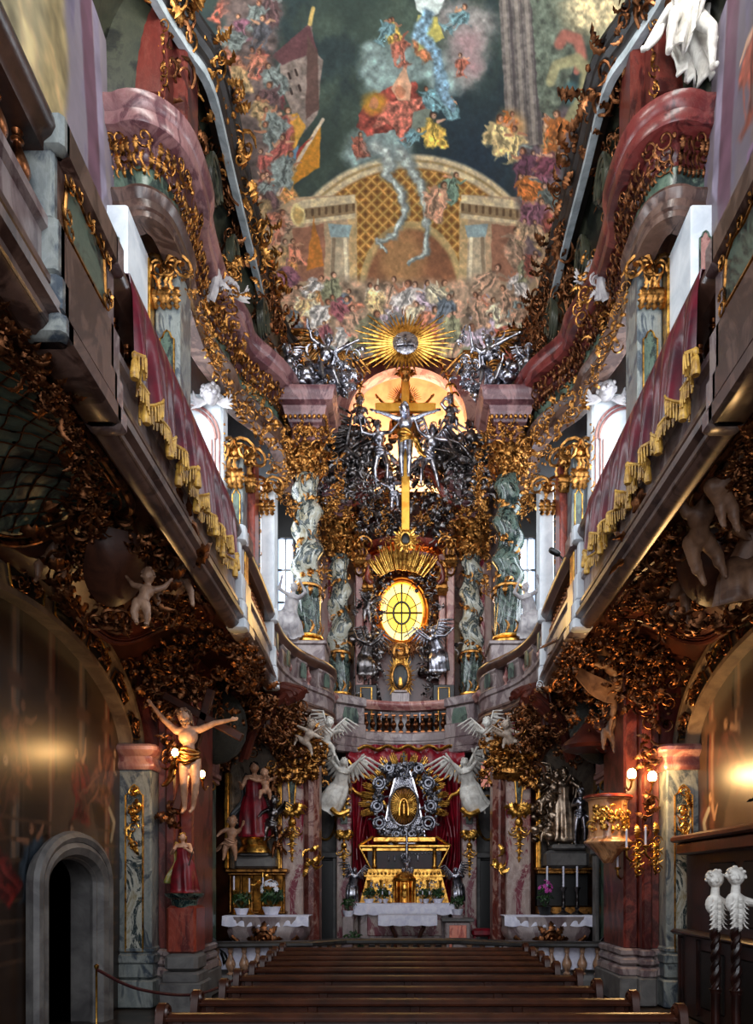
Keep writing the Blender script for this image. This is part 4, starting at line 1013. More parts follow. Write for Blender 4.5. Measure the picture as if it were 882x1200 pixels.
for s in (-1, 1):
    L = SIDE[s]
    t = thing('gallery_balcony', 'long %s gallery with brown moulded edge, balusters and dark handrail, hung with a crimson valance' % L, 'gallery')
    path = [(M(s, x), y) for x, y in GP]
    m = MB(); sweep(m, path, GCORN, s); m.obj('cornice', BROWNM, t)
    m = MB(); sweep(m, path, GBASE, s); m.obj('plinth', GREYM, t)
    m = MB(); sweep(m, path, GRAIL, s); m.obj('handrail', plain('brown_handrail', (.32,.22,.18), (.17,.10,.08), .28, 3), t)
    # floor of the gallery, to the wall
    V = [((M(s, x)), y, 6.38) for x, y in GP]+[(M(s, 5.45), y, 6.38) for x, y in GP]; n = len(GP)
    m = MB(); m.add(V, {4: [(i, i+1, n+i+1, n+i) for i in range(n-1)]}); m.obj('deck', STONE, t, smooth=False)
    posts = [4.2, 5.6, 9.95, 13.2, 15.25, 16.1, 17.15]
    # arclength ~ y-1.5 along the straight part
    o_, *_ = gpost(t, s, path, 3.87, .08, BLUEM)
    o_, x, y, a = gpost(t, s, path, 4.35, .95, BROWNM)
    m = MB(); 
    def loc(mb, P): pass
    A = rotm(0, 0, a)
    fr = MB(); cx = np.array([(-.34, 0), (.34, 0), (.38, .1), (.34, .38), (.2, .44), (0, .40), (-.2, .44), (-.34, .38), (-.38, .1)])
    tube(fr, [(p[0], .085*s, 6.86+p[1]) for p in cx], .016, 6, closed=True, up=(0,1,0))
    for p in cx: put(fr, 's', (p[0], .09*s, 6.86+p[1]), (0, s, 0), .13, R0.uniform(0, 6))
    V, F = fr.data(); k = MB(); k.add(V, F, A, (x, y, 0)); k.obj('panel_frame', GOLDD, t)
    pl = MB(); extrude_poly(pl, [(p[0]*.95, 6.87+p[1]*.95) for p in cx], .068*s, .084*s); V, F = pl.data(); k = MB(); k.add(V, F, A, (x, y, 0)); k.obj('panel', GREENM, t)
    gpost(t, s, path, 4.88, .16, GREYM)
    gpost(t, s, path, 10.0, .13, WHITEP)
    o_, x, y, a = gpost(t, s, path, 10.35, .36, GREYM)
    pl = MB(); bbox(pl, -.13, .13, min(.07*s, .085*s), max(.07*s, .085*s), 6.5, 7.28, .004); V, F = pl.data(); k = MB(); k.add(V, F, rotm(0,0,a), (x, y, 0)); k.obj('gilt_panel', GOLD, t)
    gpost(t, s, path, 13.5, .13, WHITEP)
    sol = MB()
    for da, db in ((13.6, 14.3), (14.9, 15.45), (15.85, 16.35), (16.85, 18.6)):
        PP = [along(path, d)[:2] for d in np.linspace(da, min(db, along(path, 0)[3]-.02), 8)]; sweep(sol, PP, [(-.28,6.8), (.02,6.8), (.04,6.86), (.0,6.9), (.0,7.22), (.04,7.27), (.02,7.32), (-.28,7.32)], s)
    sol.obj('parapet_panel', GREYM, t)
    for dd in (13.95, 15.15, 16.1, 17.1):
        x, y, a, _ = along(path, dd)
        pl = MB(); extrude_poly(pl, [(-.12, 6.9), (.12, 6.9), (.13, 7.1), (.08, 7.24), (-.08, 7.24), (-.13, 7.1)], .07*s, .088*s); V, F = pl.data(); k = MB(); k.add(V, F, rotm(0,0,a), (x, y, 0)); k.obj('panel', GREENM, t)
    # balusters where the parapet is open
    for d0, d1, kind, stp in ((1.9, 3.7, 'b', .30), (5.1, 10.0, 'b', .34), (10.7, 13.3, 'b', .21), (14.35, 14.8, 'p', .2), (15.5, 15.8, 'p', .2), (16.4, 16.75, 'p', .2)):
        for d in np.arange(d0, d1, stp):
            x, y, a, _ = along(path, d); nx, ny = -sin(a)*s, cos(a)*s
            add_bal(GBAL[kind], t, x-nx*.12, y-ny*.12, 6.85)
    # crimson backing behind balusters
    bk = MB()
    for d0, d1 in ((14.2, 14.95), (15.3, 16.0), (16.3, 16.85)):
        P = [along(path, d)[:2] for d in np.linspace(d0, d1, 5)]; sweep(bk, P, [(-.27,6.84), (-.25,6.84), (-.25,7.3), (-.27,7.3)], s)
    bk.obj('backing_cloth', VELVET, t)
    # valance of crimson satin with gold fringe and tassels
    v = thing('valance', 'crimson satin valance with %s fringe draped over the handrail of the %s gallery' % ('deep golden' if s < 0 else 'pale golden', L), 'drapery')
    d0, d1 = (5.25, 9.35) if s < 0 else (5.2, 9.25); n = 300; G = []; edge = []
    for i in range(n):
        u = i/(n-1); d = d0+(d1-d0)*u; x, y, a, _ = along(path, d); nx, ny = -sin(a)*s, cos(a)*s; row = []
        sc = abs(sin(u*7*pi+.0)); bot = 6.86-.24*sc**1.5+.05*sin(u*41)
        fold = .050*sin(u*104+1.5*sin(u*17))+.03*sin(u*61)
        for j in range(9):
            k = j/8; z = 7.57+(bot-7.57)*k; off = .115+.02*k+fold*(k**.6)*1.2
            if j == 0: off = -.05; z = 7.585
            if j == 1: z = 7.58; off = .09
            row.append((x+nx*off, y+ny*off, z))
        G.append(row); edge.append((x+nx*(.14+fold*1.2), y+ny*(.14+fold*1.2), bot, a))
    m = MB(); sheet(m, G, .012); m.obj('cloth', SATIN, v)
    m = MB(); tube(m, [e[:3] for e in edge[::3]], .018, 6)
    rr = random.Random(3)
    for i in range(0, n, 1):
        x, y, z, a = edge[i]; ln = rr.uniform(.13, .18)
        tube(m, [(x, y, z+.01), (x, y, z-ln*.3), (x+rr.uniform(-.01,.01), y+rr.uniform(-.01,.01), z-ln)], [.007, .011, .009], 4)
    for q in range(15):
        i = min(n-1, int((q+.0)/14*(n-1))); x, y, z, a = edge[i]
        lathe(m, [(.01,.02), (.028,0), (.03,-.03), (.018,-.05), (.03,-.07), (.045,-.2), (.036,-.23), (.001,-.23)], (x, y, z), 10)
    m.obj('fringe', plain('gold_fringe', (.86,.68,.30) if s < 0 else (.86,.78,.52), (.55,.38,.14), .45, 14), v)
# central balcony
t = thing('choir_balcony', 'curved rose grey marble balcony with balusters, spanning between the twisted columns over the high altar', 'balcony', (0,0,-.22))
path = [(.06+x, y) for x, y in CP]
m = MB(); sweep(m, path, [(a, z) for a, z in GCORN], -1); m.obj('cornice', GREYM, t)
m = MB(); sweep(m, path, [(-.5,6.42), (.02,6.42), (.02,6.62), (-.06,6.68), (-.28,6.68), (-.28,6.42)], -1); m.obj('plinth', GREYM, t)
m = MB(); sweep(m, path, GRAIL, -1); m.obj('handrail', PINKM, t)
for d in (.85, 4.6-.0):
    pass
Lc = along(path, 0)[3]
for sg, d in ((0, Lc*.18), (1, Lc*.82)):
    o_, x, y, a = gpost(t, -1, path, d, .95, GREYM)
    pl = MB(); extrude_poly(pl, [(-.24, 6.72), (.24, 6.72), (.26, 7.0), (.2, 7.24), (-.2, 7.24), (-.26, 7.0)], -.088, -.07); V, F = pl.data(); k = MB(); k.add(V, F, rotm(0,0,a), (x, y, 0)); k.obj('panel', GREENM, t)
for d in np.arange(Lc*.29, Lc*.715, .2):
    x, y, a, _ = along(path, d); add_bal(GBAL['b'], t, x+sin(a)*-.12, y+cos(a)*.12, 6.82-.12)
m = MB(); V = [(x, y+.1, 6.4) for x, y in path]+[(x, 24, 6.4) for x, y in path]; n = len(path); m.add(V, {4: [(i, i+1, n+i+1, n+i) for i in range(n-1)]})
V = [(x, y+.1, 6.02) for x, y in path]+[(x, 24, 6.02) for x, y in path]; m.add(V, {4: [(i, i+1, n+i+1, n+i) for i in range(n-1)]}); m.obj('deck', GREYM, t, smooth=False)
g = MB()
for x in np.linspace(-1.1, 1.2, 12): put(g, 's', (x, 21.85, 6.0), (0,-1,-.2), .2, 0, mir=x > 0)
sweep(g, [(x, 21.75+.1*sin(x*9)) for x in np.linspace(-1.25, 1.35, 40)], [(0, 5.86), (.05, 5.84), (.05, 6.0), (0, 6.02)], -1)
g.obj('gilded_valance', GOLD, t)
# ---- undersides of the galleries (coved soffits)
def soffit_pt(s, y, k):      # k 0 at the parapet, 1 at the wall
    x0 = float(np.interp(y, [p[1] for p in GP], [p[0] for p in GP])); x1 = 4.9
    x = x0-.05+(x1-x0)*k
    return np.array((M(s, x), y, 6.03+.42*sin(pi*min(1, k*1.15))-.25*k))
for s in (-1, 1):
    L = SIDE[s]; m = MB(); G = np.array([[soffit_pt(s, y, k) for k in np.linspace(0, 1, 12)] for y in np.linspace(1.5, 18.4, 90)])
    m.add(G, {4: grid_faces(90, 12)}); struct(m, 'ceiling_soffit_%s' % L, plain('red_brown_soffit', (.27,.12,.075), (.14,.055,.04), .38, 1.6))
    # raised dark panels with ribs
    for (ya, yb, mt, lab) in ((5.6, 8.6, GREENM, 'lattice'), (9.2, 12.0, DARKRED, 'red'), (13.2, 16.8, DARKRED, 'rear')):
        pts = []
        for tt in np.linspace(0, 2*pi, 40, endpoint=False):
            c, q = cos(tt), sin(tt); e = .62 if lab != 'rear' else .8
            k = .52+.36*np.sign(c)*abs(c)**e; y = (ya+yb)/2+(yb-ya)/2*np.sign(q)*abs(q)**e
            pts.append(soffit_pt(s, y, k)+np.array((0, 0, -.03)))
        C = sum(pts)/len(pts); pm = MB(); R2 = [C+(p-C)*f for f in (1, .66, .33, .02) for p in pts]
        def onsof(p): 
            y = p[1]; x0 = float(np.interp(y, [q_[1] for q_ in GP], [q_[0] for q_ in GP])); k = (abs(p[0]-.1)-x0+.05)/(4.9-x0); return soffit_pt(s, y, k)+np.array((0, 0, -.04))
        pm.add([onsof(p) for p in R2], {4: grid_faces(4, 40, False, True)})
        struct(pm, 'trim_soffit_panel_%s_%s' % (lab, L), GREENM if lab == 'lattice' else DARKRED)
        rb = MB(); tube(rb, [p+np.array((0,0,-.02)) for p in pts], .05, 8, closed=True); tube(rb, [C+(p-C)*.9+np.array((0,0,-.03)) for p in pts], .018, 6, closed=True)
        if lab == 'lattice':
            for q in range(-12, 13):
                for dr in (1, -1):
                    P = []
                    for w in np.linspace(0, 1, 14):
                        k = .14+.76*w; y = (ya+yb)/2+q*.26+dr*(w-.5)*1.6+.03*sin(w*30)
                        e = .62; inside = (abs((k-.52)/.36)**(2/e)+abs((y-(ya+yb)/2)/((yb-ya)/2))**(2/e)) < .8
                        if inside: P.append(soffit_pt(s, y, k)+np.array((0,0,-.05)))
                    if len(P) > 2: tube(rb, P, .009, 4)
        struct(rb, 'trim_soffit_rib_%s_%s' % (lab, L), COPPER if lab == 'lattice' else DARKRED)
    # flower garlands hanging along the soffit
    g = MB(); R1 = random.Random(60+s)
    def Q(y, k): return soffit_pt(s, y, k)+np.array((0,0,-.24))
    garland(g, [Q(5.0,.12), Q(5.8,.12), Q(6.8,.18), Q(7.6,.3), Q(8.4,.42), Q(9.0,.55), Q(9.3,.66)], (-s*.2,-.4,-1), .23, R1, .085, 'ffllmb', 7, .6)
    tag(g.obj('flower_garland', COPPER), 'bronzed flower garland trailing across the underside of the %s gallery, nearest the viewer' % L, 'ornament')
    g = MB()
    garland(g, [Q(11.9,.02), Q(12.3,.3), Q(12.6,.6), Q(12.5,.95)], (-s*.2,-.9,-.5), .28, R1, .13, 'ffllmb', 6, .7)
    garland(g, [Q(11.9,.02), Q(12.8,.05), Q(13.6,.1), Q(14.6,.2), Q(15.6,.35), Q(16.4,.5)], (-s*.3,-.8,-.6), .28, R1, .15, 'ffllmb', 6, .7)
    garland(g, [Q(15.8,.0), Q(16.6,.05), Q(17.2,.1)], (-s*.3,-.8,-.6), .28, R1, .15, 'ffllmb', 6, .7)
    for k in range(40):
        y = R1.uniform(12.3, 17.3); kk = R1.uniform(.02, .95); cluster(g, Q(y, kk)+np.array((0,0,-R1.uniform(.0,.35))), (-s*.3,-.9,-.4), R1.uniform(.25,.5), R1, 'llmsfb', 6)
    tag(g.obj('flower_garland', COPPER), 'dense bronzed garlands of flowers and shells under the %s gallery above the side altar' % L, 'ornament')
    g = MB()
    for q in range(60):
        y = R1.uniform(8.7, 11.6); kk = R1.uniform(.2, .68); cluster(g, soffit_pt(s, y, kk)+np.array((0,0,-R1.uniform(.05,.3))), (-s*.25,-.6,-.7), R1.uniform(.2,.38), R1, 'llmsfb', 6)
    tag(g.obj('foliage_relief', COPPER), 'bronzed leaf and shell relief round the cartouche under the %s gallery' % L, 'ornament')
    # cartouche with a heart shield
    c = Q(9.0, .42)+np.array((0,0,-.2)); nrm = (-s*.35,-.55,-.75)
    ct = thing('cartouche', 'brown shield cartouche framed by bronzed acanthus under the middle of the %s gallery' % L, 'ornament', tuple(c)); 
    A = frame(nrm)
    m = MB(); prof = []
    for q in range(6):
        f = 1-q/5.0; row = []
        for tt in np.linspace(0, 2*pi, 32, endpoint=False):
            x = .40*sin(tt)*(1+.12*cos(2*tt)); y_ = .50*cos(tt)*(1-.1*cos(3*tt)); row.append(A@np.array((x*f, y_*f, .16*(1-f*f))))
        prof.append(row)
    m.add(np.array(prof), {4: grid_faces(6, 32, False, True)}); m.obj('shield', plain('brown_shield', (.34,.20,.14), (.20,.11,.08), .4, 4), ct)
    g = MB()
    for tt in np.linspace(0, 2*pi, 26, endpoint=False):
        p = A@np.array((.50*sin(tt), .62*cos(tt), .0)); put(g, R1.choice('llms'), p, nrm, .34, -tt+R1.uniform(-.5,.5)); put(g, R1.choice('lsfb'), p*1.2, nrm, .26, -tt+R1.uniform(-.9,.9))
    for tt in np.linspace(-1.3, 1.3, 14):
        p = A@np.array((.75*sin(tt), .95*cos(tt), .02)); put(g, R1.choice('llms'), p, nrm, .4, -tt+R1.uniform(-.5,.5)); put(g, R1.choice('lfb'), p*1.05, nrm, .2, R1.uniform(0,6))
    g.obj('acanthus_frame', COPPER, ct)
# ---- wall arches with gilded panels, lower piers
for s in (-1, 1):
    L = SIDE[s]; X = M(s, 4.85); cy, cz = 9.6, 4.3
    def ell_arch(m, rin, rout, x0, x1, n=40, a0=0, a1=pi):
        a = np.linspace(a0, a1, n); P = []
        for (r, x) in ((rin, x0), (rout, x0), (rout, x1), (rin, x1)):
            P.append(np.stack([np.full(n, x), cy-(3.0+r)*np.cos(a), cz+(1.24+r)*np.sin(a)], 1))
        m.add(np.stack(P, 1), {4: grid_faces(n, 4, False, True), 'n': [[0,1,2,3], [(n-1)*4+i for i in (3,2,1,0)]]})
    m = MB(); ell_arch(m, 0, .52, X+s*.05, X-s*.16); ell_arch(m, -.03, .05, X, X-s*.22); ell_arch(m, .46, .56, X, X-s*.24); struct(m, 'trim_wall_arch_%s' % L, plain('umber_arch_stone', (.50,.42,.34), (.32,.25,.20), .45, 2.5))
    # spandrel
    m = MB(); n = 40; V = [[(X-s*.1, cy-(3.5)*cos(a_), cz+1.74*sin(a_)), (X-s*.1, cy-(3.5)*cos(a_)*1.0, 6.5)] for a_ in np.linspace(0, pi, n)]
    m.add(np.array(V), {4: grid_faces(n, 2)}); struct(m, 'wall_spandrel_%s' % L, plain('umber_spandrel', (.34,.25,.19), (.20,.13,.10), .45, 2))
    g = MB(); fr = MB(); pk = MB()
    for k, am in enumerate((.30, .68, 1.02, 1.36, 1.72, 2.1, 2.5)):
        da = .13; pts = []
        for tt in np.linspace(0, 2*pi, 28, endpoint=False):
            rr = .23+.19*np.clip(1.35*sin(tt), -1, 1)*(1+.12*cos(4*tt)); aa = am+da*np.clip(1.35*cos(tt), -1, 1)
            pts.append((X-s*.19, cy-(3.0+rr)*cos(pi-aa)*-1*-1, cz+(1.24+rr)*sin(aa)))
        pts = [(p[0], cy-(p[1]-cy)*-1 if False else p[1], p[2]) for p in pts]
        tube(fr, pts, .016, 6, closed=True)
        C = np.mean(pts, 0); pk.add([C]+pts, {3: [(0, 1+i, 1+(i+1) % 28) for i in range(28)]})
        for q in range(16):
            rr = .26+R0.uniform(-.12, .12); aa = am+R0.uniform(-.10, .10)
            put(g, R0.choice('llmsfb'), (X-s*.2, cy-(3+rr)*cos(pi-aa), cz+(1.24+rr)*sin(aa)), (-s, -.2, 0), .17, R0.uniform(0, 6))
    fx = lambda mb: mb
    ar = thing('arch_panels', 'row of dark panels with gilt foliage set in the arch round the %s wall painting' % L, 'ornament')
    pk.obj('dark_panels', BLACK, ar, smooth=False); fr.obj('gilt_frames', GOLD, ar); g.obj('gilt_foliage', COPPER, ar)
    # lower marble pier: blue grey pilaster with gilded panel
    pilaster('lower_pilaster', 'tall blue grey marble pilaster with arched panel at the end of the %s wall painting' % L, s, 4.32, 4.88, 12.6, .75, 4.05, 1.2, BLUEM, (.95, 3.75, .24), cap=False, pm=TWISTM, edge=GOLD)
    x0, x1 = sorted((M(s, 4.32), M(s, 4.88)))
    m = MB(); P = [(x0-.02, 13.4), (x0-.02, 12.58), (x0+.02, 12.55), (x1-.02, 12.55), (x1+.02, 12.58), (x1+.02, 13.4)]
    sweep(m, P, [(-.2,4.0), (.0,4.0), (.03,4.05), (.03,4.10), (.0,4.14), (.0,4.22), (.05,4.26), (.10,4.32), (.10,4.38), (.06,4.42), (-.2,4.42)], 1 if True else -1); 
    m2 = MB(); sweep(m2, P, [(.2,4.0), (.0,4.0), (-.03,4.05), (-.03,4.10), (.0,4.14), (.0,4.22), (-.05,4.26), (-.10,4.32), (-.10,4.38), (-.06,4.42), (.2,4.42)], 1)
    struct(m2, 'trim_pier_capital_%s' % L, PINKM)
    g = MB(); cx = (x0+x1)/2
    for k in range(9): put(g, R0.choice('lmsf'), (cx+R0.uniform(-.05,.05), 12.56, 3.62-k*.11), (0,-1,0), .2, R0.uniform(-.5,.5)+pi); 
    for k in range(4): put(g, 's', (cx, 12.56, 3.6-k*.3), (0,-1,0), .17, 0, mir=bool(k % 2))
    tag(g.obj('gilded_pendant', GOLD), 'gilt foliage pendant at the head of the blue grey pilaster on the %s' % L, 'ornament')
    m = MB(); bbox(m, x0-.06, x1+.04, 12.52, 13.8, 0, .48, .03); bbox(m, x0-.03, x1+.02, 12.55, 13.8, .48, .78, .05); struct(m, 'trim_pier_base_%s' % L, BLUEM)
    # red marble clustered pier
    pr = thing('marble_pier', 'clustered red marble pier on a grey base beside the %s blue grey pilaster' % L, 'pier')
    m = MB()
    for (a_, b_, y0) in ((4.34, 4.14, 12.95), (4.16, 3.98, 12.80), (3.99, 3.74, 13.05)):
        u0, u1 = sorted((M(s, a_), M(s, b_))); bbox(m, u0, u1, y0, 14.4, .95, 6.15, .035)
    u0, u1 = sorted((M(s, 4.9), M(s, 3.8))); bbox(m, u0, u1, 13.3, 14.3, .95, 6.15, .035)
    m.obj('shafts', marble('pier_red_marble', (.34,.13,.11), (.47,.21,.18), (.25,.08,.08), (.74,.58,.50), 1.4), pr)
    m = MB(); 
    for (a_, b_, y0) in ((4.36, 4.12, 12.9), (4.18, 3.96, 12.74), (4.01, 3.68, 12.98)):
        u0, u1 = sorted((M(s, a_), M(s, b_))); bbox(m, u0-.04, u1+.04, y0-.05, 14.5, .48, .66, .04); bbox(m, u0-.02, u1+.02, y0-.03, 14.5, .66, .84, .06); bbox(m, u0-.01, u1+.01, y0-.01, 14.5, .84, .97, .03)
    m.obj('base_moulding', GREYM, pr)
    m = MB(); u0, u1 = sorted((M(s, 4.36), M(s, 3.62))); bbox(m, u0, u1, 12.85, 14.6, 0, .5, .03); bbox(m, *sorted((M(s, 4.2), M(s, 3.9))), 12.68, 13.2, 0, .5, .03); m.obj('plinth', STONE, pr)
    g = MB()
    for z in (3.3, 4.35, 5.0): 
        for q in range(10): put(g, R0.choice('llms'), (M(s, 4.07+R0.uniform(-.07,.07)), 12.77, z+R0.uniform(-.22,.22)), (0,-1,0), .24, R0.uniform(0,6))
    capital(g, *sorted((M(s, 4.34), M(s, 3.7))), 12.8, 5.45, 6.0, R0, 8)
    for q in range(24): cluster(g, (M(s, R0.uniform(3.6, 4.4)), 12.75, R0.uniform(5.1, 6.1)), (-s*.3,-1,-.2), .36, R0, 'llmsf', 5)
    g.obj('gilt_mounts', COPPER, pr)
    # inner pilaster further back
    pilaster('inner_pilaster', 'green marble pilaster with slender gilt frame between red pier and side altar on the %s' % L, s, 4.10, 4.52, 15.5, .16, 4.2, .6, GREENM, (.9, 3.8, .26), capz=.5, pm=TWISTD, cmat=GOLDD)
    m = MB(); u0, u1 = sorted((M(s, 4.05), M(s, 4.6))); bbox(m, u0, u1, 15.35, 16.2, 4.2, 4.3, .02); bbox(m, u0-.04, u1+.04, 15.3, 16.2, 4.3, 4.42, .02); bbox(m, u0, u1, 15.4, 16.2, 4.42, 6.2, .02)
    struct(m, 'trim_inner_pilaster_head_%s' % L, PINKM)
# ================================================================ GIANT COLUMNS AND THE UPPER ALTAR
def em_at(mb, nm, mt, t, T, smooth=True):
    V, F = mb.data(); k = MB(); k.add(V, F, t=(-T[0], -T[1], -T[2])); return k.obj(nm, mt, t, smooth)
def twisted(mb, x, y, z0, z1, r, turns, amp, seg=28, n=110, ph=0, hand=1, flute=0.0):
    zz = np.linspace(0, 1, n); an = 2*pi*np.arange(seg)/seg; V = np.zeros((n, seg, 3))
    a = hand*zz*turns*2*pi+ph; en = np.clip(np.minimum(zz, 1-zz)*9, 0, 1); en = en*en*(3-2*en)
    for i in range(n):
        rr = r*(1+.05*cos(2*a[i])-.12*zz[i]*(flute == 0)) if flute == 0 else r*(1+flute*np.cos(9*(an)+hand*zz[i]*5.5))
        V[i, :, 0] = x+amp*en[i]*cos(a[i])+rr*np.cos(an); V[i, :, 1] = y+amp*en[i]*sin(a[i])+rr*np.sin(an); V[i, :, 2] = z0+(z1-z0)*zz[i]
    mb.add(V, {4: grid_faces(n, seg, False, True)[:, ::-1], 'n': [list(range(seg-1, -1, -1)), [(n-1)*seg+i for i in range(seg)]]})
def block_mould(m, x, y, w, d, prof):     # closed moulded ring round a rectangle
    P = [(x-w, y-d), (x+w, y-d), (x+w, y+d), (x-w, y+d)]
    sweep(m, P, prof, -1, closed=True)
def giant_column(label, x, y, z0, zr, z1, r, mats, hand, ent, ph=0, rz=0):
    t = thing('twisted_column', label, 'column', (x, y, z0-.5)); T = (x, y, z0-.5)
    m = MB(); bbox(m, x-r*1.5, x+r*1.5, y-r*1.5, y+r*1.5, 6.4, z0-.14, .03); bbox(m, x-r*1.65, x+r*1.65, y-r*1.65, y+r*1.65, z0-.22, z0-.12, .02); em_at(m, 'pedestal', GREYM, t, T)
    m = MB(); lathe(m, [(r*1.3,0), (r*1.42,.04), (r*1.42,.09), (r*1.2,.13), (r*1.1,.16), (r*1.22,.19), (r*1.2,.24), (r*1.02,.27), (r*.9,.28)], (x, y, z0-.13), 24); em_at(m, 'base_ring', GOLD, t, T)
    m = MB(); twisted(m, x, y, z0+.1, zr, r, .8, .0, 36, 50, 0, hand, .07); em_at(m, 'fluted_drum', mats[1], t, T, 'all')
    m = MB(); lathe(m, [(r*.98,-.05), (r*1.12,-.03), (r*1.14,.02), (r*1.0,.06)], (x, y, zr), 24)
    for k in range(10): a = 2*pi*k/10; put(m, 'l', (x+r*cos(a), y+r*sin(a), zr-.02), (cos(a), sin(a), .1), .3, pi)
    for k in range(10): a = 2*pi*k/10; put(m, 'm', (x+r*cos(a), y+r*sin(a), z0+.14), (cos(a), sin(a), .1), .3, 0)
    em_at(m, 'gilt_collar', GOLDD, t, T)
    m = MB(); amp = r*.24; tn = 2.9; twisted(m, x, y, zr+.02, z1, r*1.02, tn, amp, 28, 120, ph, hand); em_at(m, 'spiral_shaft', mats[0], t, T, 'all')
    g = MB(); N = 64
    for k in range(N):      # gilt vine following the groove
        f = k/(N-1); a = hand*f*tn*2*pi+ph+pi; q = (x-amp*cos(a)*0+ (r*.86)*cos(a+.5), y+(r*.86)*sin(a+.5), zr+.1+(z1-zr-.15)*f)
        put(g, R0.choice('llmbf'), q, (cos(a+.5), sin(a+.5), 0), .17 if k % 5 else .26, R0.uniform(0, 6))
    em_at(g, 'gilt_vine', GOLDD, t, T)
    g = MB(); h = ent[0]-z1
    for row, (zz, nn, sz, rr) in enumerate(((0, 9, h*.55, r*.85), (h*.3, 9, h*.55, r*.98), (h*.55, 8, h*.5, r*1.1))):
        for k in range(nn):
            a = 2*pi*(k+.5*(row % 2))/nn; put(g, 'l', (x+rr*cos(a), y+rr*sin(a), z1+zz-.03), (cos(a), sin(a), -.1), sz, R0.uniform(-.15, .15))
    for k in range(4):
        a = pi/4+k*pi/2; put(g, 's', (x+r*1.35*cos(a), y+r*1.35*sin(a), z1+h*.72), (cos(a+.8), sin(a+.8), 0), h*.45, 0); put(g, 's', (x+r*1.35*cos(a), y+r*1.35*sin(a), z1+h*.72), (cos(a-.8), sin(a-.8), 0), h*.45, 0, mir=True)
    for k in range(26):
        a = R0.uniform(pi, 2*pi); cluster(g, (x+r*1.2*cos(a), y+r*1.2*sin(a), z1+R0.uniform(-.1, h)), (cos(a), sin(a), 0), .34, R0, 'llmsf', 4)
    lathe(g, [(r*.8,0), (r*.9,h*.3), (r*1.1,h*.8), (r*.9,h)], (x, y, z1), 16); em_at(g, 'capital', GOLDD, t, T)
    # entablature block: frieze, gilt dentils, cornice
    z = ent; w = r*1.05
    m = MB(); bbox(m, x-w, x+w, y-w, y+w, z[0], z[1], .03); em_at(m, 'frieze_block', MAUVE, t, T)
    g = MB(); 
    for q in range(16): cluster(g, (x+R0.uniform(-w, w), y-w-.02, R0.uniform(z[0]+.05, z[1]-.05)), (0,-1,0), .26, R0, 'llmf', 3)
    for kx in np.linspace(-w*1.35, w*1.35, 9): put(g, 'b', (x+kx, y-w*1.4, (z[1]+z[2])/2-.05), (0,-1,-.2), .30, 0); put(g, 'b', (x+w*1.4, y+kx, (z[1]+z[2])/2-.05), (1,0,-.2), .30, 0); put(g, 'b', (x-w*1.4, y+kx, (z[1]+z[2])/2-.05), (-1,0,-.2), .30, 0)
    em_at(g, 'gilt_dentils', GOLDD, t, T)
    m = MB(); bbox(m, x-w*1.02, x+w*1.02, y-w*1.02, y+w*1.02, z[1], z[3], .02)
    hh = z[3]-z[1]
    block_mould(m, x, y, w, w, [(-.05,z[1]), (.06,z[1]+.02), (.08,z[1]+hh*.15), (.15,z[1]+hh*.25), (.17,z[1]+hh*.38), (.20,z[1]+hh*.5), (.34,z[1]+hh*.58), (.37,z[1]+hh*.66), (.38,z[1]+hh*.85), (.44,z[1]+hh*.95), (.44,z[3]), (-.05,z[3]+.02)])
    em_at(m, 'cornice_block', MAUVE, t, T); return t
XO = {-1: -2.42, 1: 2.66}; XI = {-1: -1.88, 1: 2.03}
giant_column('giant twisted column of pale green-white marble, outer one on the left of the altar', XO[-1], 19.0, 8.2, 9.55, 12.36, .33, (TWISTM, TWISTD), 1, (13.1, 13.5, 13.8, 14.2))
giant_column('giant twisted column of dark green marble, outer one on the right of the altar', XO[1], 19.0, 8.2, 9.55, 12.36, .33, (TWISTD, TWISTD), -1, (13.1, 13.5, 13.8, 14.2), 1.5)
giant_column('inner twisted column left of the glowing oval window, mottled green marble', XI[-1], 22.3, 7.6, 8.9, 11.8, .30, (TWISTM, TWISTD), 1, (12.8, 13.2, 13.5, 13.95), .7)
giant_column('inner twisted column right of the glowing oval window, white and green marble', XI[1], 22.3, 7.6, 8.9, 11.8, .30, (TWISTM, TWISTD), -1, (12.8, 13.2, 13.5, 13.95), 2)
